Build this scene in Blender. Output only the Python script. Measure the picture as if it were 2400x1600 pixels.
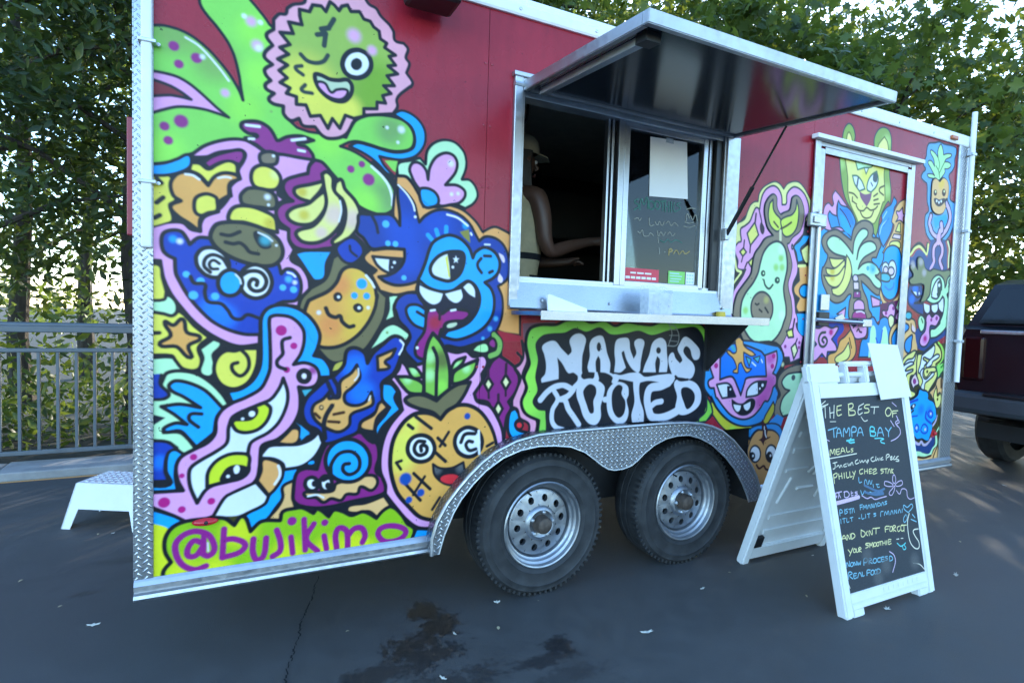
import bpy, bmesh, math, random
import numpy as np
from mathutils import Vector, Matrix
from mathutils.geometry import delaunay_2d_cdt

R = math.radians
for o in list(bpy.data.objects):
    bpy.data.objects.remove(o)
scene = bpy.context.scene
col = scene.collection
rng = np.random.default_rng(7)
random.seed(7)

# ------------------------------------------------------------------ camera, sky, sun, exposure
cam = bpy.data.objects.new('camera', bpy.data.cameras.new('camera'))
col.objects.link(cam)
cam.matrix_world = Matrix(((0.895503, -0.005912, -0.445016, 0.289889), (-0.443984, 0.057467, -0.894190, -2.300477), (0.030861, 0.998330, 0.048837, 1.350932), (0.000000, 0.000000, 0.000000, 1.000000)))
cam.data.sensor_fit = 'HORIZONTAL'
cam.data.sensor_width = 36.0
cam.data.lens = 19.9427
cam.data.clip_start = 0.05
cam.data.clip_end = 600
scene.camera = cam

SUN_EL, SUN_AZ = 13.0, 42.0          # degrees; azimuth measured from +Y towards +X, the sun stands behind the trees
world = bpy.data.worlds.new('World')
scene.world = world
world.use_nodes = True
wn = world.node_tree
bg = wn.nodes['Background']
sky = wn.nodes.new('ShaderNodeTexSky')
sky.sky_type = 'NISHITA'
sky.sun_disc = False
sky.sun_elevation = R(SUN_EL)
sky.sun_rotation = R(SUN_AZ)
sky.air_density = 1.0
sky.dust_density = 0.4
sky.ozone_density = 3.2
wn.links.new(sky.outputs[0], bg.inputs[0])
bg.inputs[1].default_value = 0.15

sun = bpy.data.objects.new('sun', bpy.data.lights.new('sun', 'SUN'))
col.objects.link(sun)
sun.data.energy = 1.2
sun.data.angle = R(0.6)
sun.data.color = (1.0, 0.90, 0.74)
sd = Vector((math.sin(R(SUN_AZ)) * math.cos(R(SUN_EL)), math.cos(R(SUN_AZ)) * math.cos(R(SUN_EL)), math.sin(R(SUN_EL))))
sun.rotation_euler = sd.to_track_quat('Z', 'Y').to_euler()
sun.location = (0, 0, 20)

scene.view_settings.view_transform = 'Standard'
scene.view_settings.look = 'None'
scene.view_settings.gamma = 1
scene.view_settings.use_curve_mapping = False
scene.view_settings.exposure = 2.75
scene.cycles.max_bounces = 8
scene.cycles.transparent_max_bounces = 12
scene.cycles.use_denoising = True

# ------------------------------------------------------------------ colours and materials
def lin(c):
    c = np.asarray(c, float) / 255.0
    return np.where(c <= 0.04045, c / 12.92, ((c + 0.055) / 1.055) ** 2.4)
WB = np.array([0.70, 0.82, 0.93])
def paint(c, top=0.82):
    return np.clip(lin(c) / WB * 0.80, 0.004, top)

def new_mat(name):
    m = bpy.data.materials.new(name)
    m.use_nodes = True
    nt = m.node_tree
    return m, nt, nt.nodes['Principled BSDF']

def N(nt, kind, **kw):
    n = nt.nodes.new(kind)
    for k, v in kw.items():
        if k in n.inputs.keys() if isinstance(k, str) else False:
            n.inputs[k].default_value = v
        else:
            setattr(n, k, v)
    return n

def noise(nt, scale, detail=4, rough=0.55, vec=None, stretch=None):
    tc = nt.nodes.new('ShaderNodeTexCoord')
    n = nt.nodes.new('ShaderNodeTexNoise')
    n.inputs['Scale'].default_value = scale
    n.inputs['Detail'].default_value = detail
    n.inputs['Roughness'].default_value = rough
    src = vec or tc.outputs['Object']
    if stretch:
        mp = nt.nodes.new('ShaderNodeMapping')
        mp.inputs['Scale'].default_value = stretch
        nt.links.new(src, mp.inputs[0])
        src = mp.outputs[0]
    nt.links.new(src, n.inputs['Vector'])
    return n

def ramp(nt, fac, stops):
    r = nt.nodes.new('ShaderNodeValToRGB')
    e = r.color_ramp.elements
    while len(e) < len(stops):
        e.new(0.5)
    for k, (p, c) in enumerate(stops):
        e[k].position = p
        e[k].color = (*c, 1) if len(c) == 3 else c
    nt.links.new(fac, r.inputs[0])
    return r

def mixc(nt, fac, a, b, blend='MIX'):
    m = nt.nodes.new('ShaderNodeMix')
    m.data_type = 'RGBA'
    m.blend_type = blend
    for s, v in ((0, fac), (6, a), (7, b)):
        if hasattr(v, 'is_linked') or hasattr(v, 'links'):
            nt.links.new(v, m.inputs[s])
        elif s == 0:
            m.inputs[0].default_value = v
        else:
            m.inputs[s].default_value = (*v, 1)
    return m.outputs[2]

def bump(nt, bsdf, height, strength=0.2, dist=0.01):
    b = nt.nodes.new('ShaderNodeBump')
    b.inputs['Strength'].default_value = strength
    b.inputs['Distance'].default_value = dist
    nt.links.new(height, b.inputs['Height'])
    nt.links.new(b.outputs[0], bsdf.inputs['Normal'])
    return b

def simple(name, color, rough=0.5, metal=0.0, var=0.12, scale=9.0, bmp=0.0, spec=0.5, coat=0.0, bscale=60):
    """one base colour with a little grain and wear"""
    m, nt, b = new_mat(name)
    n = noise(nt, scale, 6)
    c = np.asarray(color, float)
    r = ramp(nt, n.outputs[0], [(0.25, tuple(c * (1 - var))), (0.75, tuple(np.clip(c * (1 + var), 0, 1)))])
    nt.links.new(r.outputs[0], b.inputs['Base Color'])
    b.inputs['Metallic'].default_value = metal
    b.inputs['Specular IOR Level'].default_value = spec
    if coat:
        b.inputs['Coat Weight'].default_value = coat
        b.inputs['Coat Roughness'].default_value = 0.08
    rr = ramp(nt, n.outputs[0], [(0.2, (max(rough - 0.08, 0.02),) * 3), (0.8, (min(rough + 0.1, 1),) * 3)])
    nt.links.new(rr.outputs[0], b.inputs['Roughness'])
    if bmp:
        n2 = noise(nt, bscale, 3)
        bump(nt, b, n2.outputs[0], bmp, 0.004)
    return m

def metal_mat(name, color, rough, streak=(1, 1, 1), scale=40):
    m, nt, b = new_mat(name)
    n = noise(nt, scale, 5, stretch=streak)
    n2 = noise(nt, 3.0, 5)
    c = np.asarray(color, float)
    r = ramp(nt, n2.outputs[0], [(0.3, tuple(c * 0.82)), (0.7, tuple(np.clip(c * 1.05, 0, 1)))])
    nt.links.new(r.outputs[0], b.inputs['Base Color'])
    b.inputs['Metallic'].default_value = 1
    rr = ramp(nt, n.outputs[0], [(0.3, (rough * 0.75,) * 3), (0.7, (min(rough * 1.3, 1),) * 3)])
    nt.links.new(rr.outputs[0], b.inputs['Roughness'])
    bump(nt, b, n.outputs[0], 0.06, 0.003)
    return m

M = {}
M['alu'] = metal_mat('mill_aluminium', (0.52, 0.53, 0.55), 0.42)
M['alu_dull'] = metal_mat('dull_aluminium', (0.62, 0.65, 0.68), 0.5)
M['alu_brush'] = metal_mat('brushed_aluminium', (0.50, 0.51, 0.54), 0.32, (1, 1, 40))
M['white_alu'] = simple('white_coated_aluminium', (0.80, 0.80, 0.78), 0.35, 0.0, 0.06, 14, 0.05)
M['black_plastic'] = simple('black_plastic', (0.012, 0.012, 0.014), 0.4, 0, 0.2)
M['black_iron'] = simple('black_iron', (0.02, 0.021, 0.024), 0.55, 0.3, 0.3)
M['dark_under'] = simple('dirty_underbody', (0.018, 0.018, 0.02), 0.8, 0, 0.4, 5)
M['white_plastic'] = simple('white_plastic', (0.74, 0.76, 0.76), 0.42, 0, 0.05, 12, 0.06)
M['galv'] = metal_mat('silver_wheel_paint', (0.42, 0.44, 0.47), 0.45)
M['red_lens'] = simple('red_lens', (0.55, 0.02, 0.03), 0.15, 0, 0.15)
M['amber_lens'] = simple('amber_lens', (0.5, 0.12, 0.02), 0.2, 0, 0.15)
M['red_side'] = simple('red_sheet', (0.32, 0.02, 0.04), 0.35)
M['roof_white'] = simple('roof_sheet', (0.5, 0.5, 0.5), 0.5)
M['inner'] = simple('cream_lining', (0.72, 0.66, 0.52), 0.5)
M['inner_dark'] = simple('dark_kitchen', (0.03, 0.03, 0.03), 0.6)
M['steel'] = metal_mat('kitchen_steel', (0.45, 0.45, 0.46), 0.35)
M['paper'] = simple('white_card', (0.80, 0.80, 0.80), 0.55, 0, 0.03)
M['green_label'] = simple('green_label', (0.22, 0.60, 0.12), 0.4, 0, 0.08)
M['red_label'] = simple('red_label', (0.62, 0.03, 0.07), 0.35, 0, 0.08)
M['blue_label'] = simple('pale_blue_label', (0.45, 0.66, 0.70), 0.4, 0, 0.08)

def rubber():
    m, nt, b = new_mat('tyre_rubber')
    n = noise(nt, 14, 6)
    r = ramp(nt, n.outputs[0], [(0.3, (0.016, 0.017, 0.019)), (0.75, (0.042, 0.044, 0.047))])
    nt.links.new(r.outputs[0], b.inputs['Base Color'])
    b.inputs['Roughness'].default_value = 0.62
    b.inputs['Specular IOR Level'].default_value = 0.4
    bump(nt, b, noise(nt, 220, 2).outputs[0], 0.12, 0.002)
    return m
M['rubber'] = rubber()

def diamond():
    """embossed tread plate: short bars laid alternately, built as bump on bright metal"""
    m, nt, b = new_mat('diamond_plate')
    tc = nt.nodes.new('ShaderNodeTexCoord')
    sep = nt.nodes.new('ShaderNodeSeparateXYZ')
    nt.links.new(tc.outputs['UV'], sep.inputs[0])
    def mth(op, a, bb=None):
        q = nt.nodes.new('ShaderNodeMath'); q.operation = op
        for i, v in enumerate((a, bb)):
            if v is None: continue
            if isinstance(v, (int, float)): q.inputs[i].default_value = v
            else: nt.links.new(v, q.inputs[i])
        return q.outputs[0]
    P = 0.030
    def bars(ox, oy, sgn):
        # one bar per cell, turned 45 degrees
        u = mth('SUBTRACT', mth('FRACT', mth('ADD', mth('DIVIDE', sep.outputs[0], P), ox)), 0.5)
        v = mth('SUBTRACT', mth('FRACT', mth('ADD', mth('DIVIDE', sep.outputs[1], P), oy)), 0.5)
        a = mth('ABSOLUTE', mth('ADD', u, mth('MULTIPLY', v, sgn)))
        c = mth('ABSOLUTE', mth('SUBTRACT', u, mth('MULTIPLY', v, sgn)))
        wide = mth('MULTIPLY', a, 1 / 0.13)
        lng = mth('MULTIPLY', c, 1 / 0.50)
        d = mth('MAXIMUM', wide, lng)
        return mth('MAXIMUM', mth('SUBTRACT', 1.0, mth('MULTIPLY', d, d)), 0.0)
    h = mth('MAXIMUM', bars(0, 0, 1), bars(0.5, 0.5, -1))
    n2 = noise(nt, 4.0, 5)
    rc = ramp(nt, n2.outputs[0], [(0.3, (0.34, 0.36, 0.39)), (0.7, (0.46, 0.48, 0.51))])
    hi = mixc(nt, h, rc.outputs[0], (0.86, 0.87, 0.88))
    nt.links.new(hi, b.inputs['Base Color'])
    b.inputs['Metallic'].default_value = 1
    b.inputs['Roughness'].default_value = 0.36
    bump(nt, b, h, 0.9, 0.004)
    return m
M['diamond'] = diamond()

def glass_mat():
    m, nt, b = new_mat('window_glass')
    b.inputs['Base Color'].default_value = (0.86, 0.92, 0.92, 1)
    b.inputs['Roughness'].default_value = 0.02
    out = nt.nodes['Material Output']
    gl = nt.nodes.new('ShaderNodeBsdfGlossy'); gl.inputs['Roughness'].default_value = 0.02
    tr = nt.nodes.new('ShaderNodeBsdfTransparent'); tr.inputs[0].default_value = (0.55, 0.62, 0.62, 1)
    fr = nt.nodes.new('ShaderNodeFresnel'); fr.inputs[0].default_value = 1.6
    n = noise(nt, 2.0, 2)
    bp = nt.nodes.new('ShaderNodeBump'); bp.inputs['Strength'].default_value = 0.02
    nt.links.new(n.outputs[0], bp.inputs['Height'])
    nt.links.new(bp.outputs[0], gl.inputs['Normal'])
    mx = nt.nodes.new('ShaderNodeMixShader')
    nt.links.new(fr.outputs[0], mx.inputs[0]); nt.links.new(tr.outputs[0], mx.inputs[1]); nt.links.new(gl.outputs[0], mx.inputs[2])
    nt.links.new(mx.outputs[0], out.inputs[0])
    return m
M['glass'] = glass_mat()

def clear_plastic():
    m, nt, b = new_mat('clear_plastic')
    out = nt.nodes['Material Output']
    tr = nt.nodes.new('ShaderNodeBsdfTransparent'); tr.inputs[0].default_value = (0.90, 0.93, 0.95, 1)
    b.inputs['Base Color'].default_value = (0.8, 0.83, 0.86, 1)
    b.inputs['Roughness'].default_value = 0.12
    mx = nt.nodes.new('ShaderNodeMixShader')
    n = noise(nt, 25, 2)
    rr = ramp(nt, n.outputs[0], [(0.3, (0.25,) * 3), (0.7, (0.45,) * 3)])
    nt.links.new(rr.outputs[0], mx.inputs[0])
    nt.links.new(tr.outputs[0], mx.inputs[1]); nt.links.new(b.outputs[0], mx.inputs[2])
    nt.links.new(mx.outputs[0], out.inputs[0])
    return m
M['clear'] = clear_plastic()

# ------------------------------------------------------------------ mesh helpers
class MB:
    """collects shapes, then becomes one mesh object"""
    def __init__(s):
        s.bm = bmesh.new()
    def face(s, pts):
        vs = [s.bm.verts.new(p) for p in pts]
        try: return s.bm.faces.new(vs)
        except ValueError: return None
    def box(s, a, b, bev=0.0, mat=None):
        x0, y0, z0 = a; x1, y1, z1 = b
        v = [s.bm.verts.new(p) for p in ((x0,y0,z0),(x1,y0,z0),(x1,y1,z0),(x0,y1,z0),(x0,y0,z1),(x1,y0,z1),(x1,y1,z1),(x0,y1,z1))]
        if mat is not None:
            for q in v: q.co = mat @ q.co
        fs = [s.bm.faces.new([v[i] for i in f]) for f in ((3,2,1,0),(4,5,6,7),(0,1,5,4),(1,2,6,5),(2,3,7,6),(3,0,4,7))]
        if bev:
            es = list({e for f in fs for e in f.edges})
            bmesh.ops.bevel(s.bm, geom=es, offset=bev, segments=2, affect='EDGES', profile=0.5)
        return s
    def prism(s, pts, ext, closed=True):
        """pts: 3D loop; ext: offset vector; caps with n-gons"""
        e = Vector(ext)
        a = [s.bm.verts.new(p) for p in pts]
        b = [s.bm.verts.new(Vector(p) + e) for p in pts]
        n = len(a)
        for i in range(n):
            s.bm.faces.new((a[i], a[(i+1) % n], b[(i+1) % n], b[i]))
        s.bm.faces.new(a[::-1]); s.bm.faces.new(b)
        return s
    def tube(s, pts, r, seg=10, cap=True):
        pts = [Vector(p) for p in pts]
        rs = r if isinstance(r, (list, tuple)) else [r] * len(pts)
        rings = []
        up = None
        for i, p in enumerate(pts):
            d = (pts[min(i+1, len(pts)-1)] - pts[max(i-1, 0)]).normalized()
            if up is None:
                up = d.orthogonal().normalized()
            up = (up - d * up.dot(d)).normalized()
            w = d.cross(up)
            rings.append([s.bm.verts.new(p + (up * math.cos(t) + w * math.sin(t)) * rs[i]) for t in [2*math.pi*k/seg for k in range(seg)]])
        for a, b in zip(rings[:-1], rings[1:]):
            for k in range(seg):
                s.bm.faces.new((a[k], a[(k+1) % seg], b[(k+1) % seg], b[k]))
        if cap:
            s.bm.faces.new(rings[0][::-1]); s.bm.faces.new(rings[-1])
        return s
    def lathe(s, prof, origin, axis='Y', seg=48, close=False):
        """prof: (radius, along) pairs turned about an axis through origin"""
        o = Vector(origin)
        rings = []
        for r, h in prof:
            ring = []
            for k in range(seg):
                t = 2 * math.pi * k / seg
                c, q = math.cos(t) * r, math.sin(t) * r
                p = {'Y': (c, h, q), 'Z': (c, q, h), 'X': (h, c, q)}[axis]
                ring.append(s.bm.verts.new(o + Vector(p)))
            rings.append(ring)
        for a, b in zip(rings[:-1], rings[1:]):
            for k in range(seg):
                s.bm.faces.new((a[k], a[(k+1) % seg], b[(k+1) % seg], b[k]))
        if close:
            s.bm.faces.new(rings[0][::-1]); s.bm.faces.new(rings[-1])
        return s
    def uv_planar(s, fn):
        uv = s.bm.loops.layers.uv.verify()
        for f in s.bm.faces:
            for l in f.loops:
                l[uv].uv = fn(l.vert.co, f.normal)
        return s
    def mesh(s, name, smooth=False):
        bmesh.ops.recalc_face_normals(s.bm, faces=s.bm.faces[:])
        me = bpy.data.meshes.new(name)
        s.bm.to_mesh(me)
        s.bm.free()
        if smooth:
            me.polygons.foreach_set('use_smooth', [True] * len(me.polygons))
            try: me.set_sharp_from_angle(angle=R(38))
            except Exception: pass
        return me

def link(o):
    col.objects.link(o)
    return o

def empty(name, loc, label, cat, group=None, rz=0.0):
    o = link(bpy.data.objects.new(name, None))
    o.location = loc
    o.rotation_euler.z = rz
    o.empty_display_size = 0.2
    o['label'] = label; o['category'] = cat
    if group: o['group'] = group
    return o

def part(name, mb, mat, parent=None, smooth=False, world=True, label=None):
    """one mesh object; vertices given in world space are moved into the parent's space"""
    me = mb if isinstance(mb, bpy.types.Mesh) else mb.mesh(name, smooth)
    if mat is not None:
        me.materials.append(M[mat] if isinstance(mat, str) else mat)
    o = link(bpy.data.objects.new(name, me))
    if parent is not None:
        if world:
            p = parent; off = Vector((0, 0, 0))
            while p is not None:
                off += p.location; p = p.parent
            me.transform(Matrix.Translation(-off))
        o.parent = parent
    if label: o['label'] = label
    return o

def tag(o, label=None, cat=None, group=None, kind=None):
    for k, v in (('label', label), ('category', cat), ('group', group), ('kind', kind)):
        if v: o[k] = v
    return o

PAL = {k: tuple(int(v[i:i+2], 16) for i in (0, 2, 4)) for k, v in (p.split(':') for p in '''
black:0f1522 navyk:0d1430 plumk:2a1030 plumk2:5a1c50 slatek:2b3b38 inkr:1e2c3c inkolive:6d7f3c inkolive2:5a6a28 inkgr:3a6a48 inkg:263a38 inkgreen:123f3a olivek:3a3b12 brown:3c2210 maroon:3a1420
green:7fd45c greend:78a85a greend2:6f9f60 greenb:8fe455 greendk:2f5a30 green2:78c94e green3:8ade72 green4:148a2a leafy:84a748 leaft:a9d27a
pink:e0a2de pinkr:e2a6c0 pink2:dfa4dc pink3:d99ac2 pink4:e8a9d6 pinkb:eec4bd pinkw:f0d4ee pinkp:d6aee6 pinkpale:e9cbd8 lav:d8cdf2 lav2:c9b4ec lav3:b8b2d8
reddark:7a2430 reddk:a01f3a red:d8303c white:e9f7fb whiteb:d6e9f8 silver:bccbe2 silverd:8795a2 grey:5c646c grey2:7f8b92 grey3:a9a8b0 wallgrey:6a4a62 slate:3f4f55
plum:8a2d83 plum2:8c1f80 plum3:82207c plumh:8a1f86 plumg:7a4a72 plumgrey:6a4068 magenta:ae1480 magenta2:a02a86 magentas:b84aa8
facegreen:8fb552 facedark:74a82c yellow:e6df5c yellow2:e9e79a yellow3:e3e77a yellowd:c9bd3a yelloww:f0ea98 yellowo:dcbb48 yellowf:efe05e yellowo2:b8b650 cyellow:e2e28a cream:efe6b4 lemon:cfe028 lemon2:b9c43c banana:ebe287
orange:e6a659 orange3:e8a866 orange4:e2aa62 orange5:e2a563 orange6:e6a955 orangeb:e09050 beano:e0a552 tan:c79a62 tan2:e6b77c
mint:b2efc4 mint2:a6e8ac mintg:b9d2b8 mintbeige:cbd2b0 mintw:c8f2dc olive:6c6a4c olive2:7a7260 olive3:80796a olivel:83863c olivelime:bcb838 olive2g:74805a
lime:c4de2e lime2:86bf1c lime3:c3e05a limeg:8ccf68 limey:a8a868 limeg2:92d85a leaf:7cc24e leafb:78b45c leafd:3f7a44 leafd2:5a6a3a leafl:a8f0a8
sky:00a2ff sky2:18a0ee sky3:2a90e0 sky4:5aa4e8 skyl:4cb8f8 lightsky:9ad0f4 teal:3aa8c4 teal2:3cb4cc
navy:0a3bb0 navy2:0c3a9e navy3:1f4488 navy4:1c3f80 blue2:0a80fa blue3:0b49c0 blueb:0e4aa6
'''.split())}
PAL['blue2'] = (10, 120, 240)

def smooth_path(P, closed, n=5):
    # Catmull-Rom through the points, corners kept sharp
    m = len(P)
    if m < 3:
        return np.array([(p[0], p[1]) for p in P], float)
    X = np.array([(p[0], p[1]) for p in P], float)
    S = [p[2] for p in P]
    if not closed:
        S = S[:]; S[0] = S[-1] = 1
    out = []
    t = (np.arange(n) / n)[:, None]
    for i in range(m if closed else m - 1):
        j = (i + 1) % m
        p1, p2 = X[i], X[j]
        p0 = X[i - 1] if not S[i] else p1 - (p2 - p1) * 0.6
        p3 = X[(j + 1) % m] if not S[j] else p2 + (p2 - p1) * 0.6
        d = np.hypot(*(p2 - p1)) + 1e-9
        m1 = (p2 - p0); m2 = (p3 - p1)
        m1 = m1 / (np.hypot(*m1) + 1e-9) * d * 0.95
        m2 = m2 / (np.hypot(*m2) + 1e-9) * d * 0.95
        out.append((2*t**3 - 3*t**2 + 1) * p1 + (t**3 - 2*t**2 + t) * m1 + (-2*t**3 + 3*t**2) * p2 + (t**3 - t**2) * m2)
    if not closed:
        out.append(X[-1:])
    return np.concatenate(out)

class Paint:
    """A flat picture painted on a panel: colours, brush strokes and spray, in panel metres."""
    def __init__(s, x0, z0, x1, z1, ppm, base):
        s.x0, s.z1, s.k = x0, z1, ppm
        s.W, s.H = int((x1 - x0) * ppm), int((z1 - z0) * ppm)
        s.im = np.empty((s.H, s.W, 3), np.float32); s.im[:] = base
        s.al = np.zeros((s.H, s.W), np.float32)      # where paint was laid
        s.masks = []; s.figs = []; s.fig = None
    def px(s, P):
        P = np.asarray(P, float)
        return np.stack([(P[:, 0] - s.x0) * s.k, (s.z1 - P[:, 1]) * s.k], 1)
    def box(s, P, pad):
        a = np.floor(P.min(0) - pad).astype(int); b = np.ceil(P.max(0) + pad).astype(int) + 1
        x0, y0 = max(a[0], 0), max(a[1], 0); x1, y1 = min(b[0], s.W), min(b[1], s.H)
        return (x0, y0, x1, y1) if x1 > x0 + 1 and y1 > y0 + 1 else None
    def put(s, bx, A, col):
        x0, y0, x1, y1 = bx
        r = s.im[y0:y1, x0:x1]
        r += (np.asarray(col, np.float32) - r) * A[..., None]
        q = s.al[y0:y1, x0:x1]
        np.maximum(q, A, out=q)
    def cover(s, P, bx):
        x0, y0, x1, y1 = bx
        w, h = x1 - x0, y1 - y0
        acc = np.zeros((h, w + 2), np.float32)
        a = P; b = np.roll(P, -1, 0)
        lo = np.minimum(a[:, 1], b[:, 1]); hi = np.maximum(a[:, 1], b[:, 1])
        r0 = np.floor(lo).astype(int); n = np.maximum(np.ceil(hi).astype(int) - r0, 1)
        idx = np.repeat(np.arange(len(a)), n)
        row = r0[idx] + np.arange(len(idx)) - np.repeat(np.cumsum(n) - n, n)
        den = np.where(np.abs(b[:, 1] - a[:, 1]) < 1e-9, 1, b[:, 1] - a[:, 1])[idx]
        f0 = np.clip((row - a[idx, 1]) / den, 0, 1); f1 = np.clip((row + 1 - a[idx, 1]) / den, 0, 1)
        for u in range(3):                          # three steps along x inside a row
            g0 = f0 + (f1 - f0) * u / 3; g1 = f0 + (f1 - f0) * (u + 1) / 3
            dy = (b[idx, 1] - a[idx, 1]) * np.abs(g1 - g0) 
            gm = (g0 + g1) / 2
            yy = row - y0
            xx = np.clip(a[idx, 0] + (b - a)[idx, 0] * gm - x0, 0, w)
            ok = (yy >= 0) & (yy < h)
            xi = np.floor(xx).astype(int); fx = xx - xi
            np.add.at(acc, (yy[ok], xi[ok]), (dy * (1 - fx))[ok])
            np.add.at(acc, (yy[ok], xi[ok] + 1), (dy * fx)[ok])
        return np.clip(np.abs(np.cumsum(acc, 1)[:, :w]), 0, 1)
    def line(s, P, r, bx):
        x0, y0, x1, y1 = bx
        A = np.zeros((y1 - y0, x1 - x0), np.float32)
        for p, q in zip(P[:-1], P[1:]):
            c = s.box(np.array([p, q]), r + 1.5)
            if c is None: continue
            gx, gy = np.meshgrid(np.arange(c[0], c[2]) + .5 - p[0], np.arange(c[1], c[3]) + .5 - p[1])
            d = q - p; L = d @ d + 1e-9
            t = np.clip((gx * d[0] + gy * d[1]) / L, 0, 1)
            v = np.clip(r + .5 - np.hypot(gx - t * d[0], gy - t * d[1]), 0, 1)
            sub = A[c[1]-y0:c[3]-y0, c[0]-x0:c[2]-x0]
            np.maximum(sub, v, out=sub)
        return A
    def run(s, text, pal, ink, wk=1.0):
        for ln in text.strip().splitlines():
            t = ln.split()
            if t[0] == 'i':
                ink = pal[t[1]]; continue
            if t[0] == 'z':
                s.fig = t[1]; continue
            op, col, w = t[0], pal[t[1]], float(t[2]) * 1e-4 * s.k * (wk if t[0] in 'sSc' else 1)
            P = [(*(float(c) / 1000 for c in q.rstrip('!').split(',')), int(q[-1] == '!')) for q in t[3:]]
            if op in 'oOfF':
                if s.fig:
                    s.figs.append((s.fig, smooth_path(P, True, 4))); s.fig = None
                X = s.px(smooth_path(P, True) if op in 'of' else [p[:2] for p in P])
                bx = s.box(X, w + 2)
                if bx is None: continue
                A = s.cover(X, bx)
                s.put(bx, A, col)
                if w > 0:
                    B = s.line(np.concatenate([X, X[:1]]), w / 2, bx)
                    s.put(bx, B, ink)
                    A = A * (1 - B)
                s.masks.append((bx, A))
            elif op in 'sSc':
                X = s.px(smooth_path(P, op == 'c') if op != 'S' else [p[:2] for p in P])
                if op == 'c': X = np.concatenate([X, X[:1]])
                bx = s.box(X, w + 2)
                if bx is None: continue
                s.put(bx, s.line(X, w / 2, bx), col)
            else:
                for p in s.px([p[:2] for p in P]):
                    bx = s.box(p[None], w * 1.4 + 2)
                    if bx is None: continue
                    gx, gy = np.meshgrid(np.arange(bx[0], bx[2]) + .5 - p[0], np.arange(bx[1], bx[3]) + .5 - p[1])
                    d = np.hypot(gx, gy)
                    if op == 'd': A = np.clip(w + .5 - d, 0, 1)
                    elif op == 'v': A = np.clip((w * 1.12 - d) / (w * .3) , 0, 1)
                    else:
                        A = np.clip(1.25 - d / w * 1.0, 0, 1); A = A * A * (3 - 2 * A) * .9
                        for mb, M in reversed(s.masks):
                            u, v = int(p[0]) - mb[0], int(p[1]) - mb[1]
                            if 0 <= u < M.shape[1] and 0 <= v < M.shape[0] and M[v, u] > .5:
                                C = np.zeros_like(A)
                                ax0, ay0 = max(mb[0], bx[0]), max(mb[1], bx[1]); ax1, ay1 = min(mb[2], bx[2]), min(mb[3], bx[3])
                                C[ay0-bx[1]:ay1-bx[1], ax0-bx[0]:ax1-bx[0]] = M[ay0-mb[1]:ay1-mb[1], ax0-mb[0]:ax1-mb[0]]
                                A = A * C
                                break
                    s.put(bx, A.astype(np.float32), col)


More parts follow.
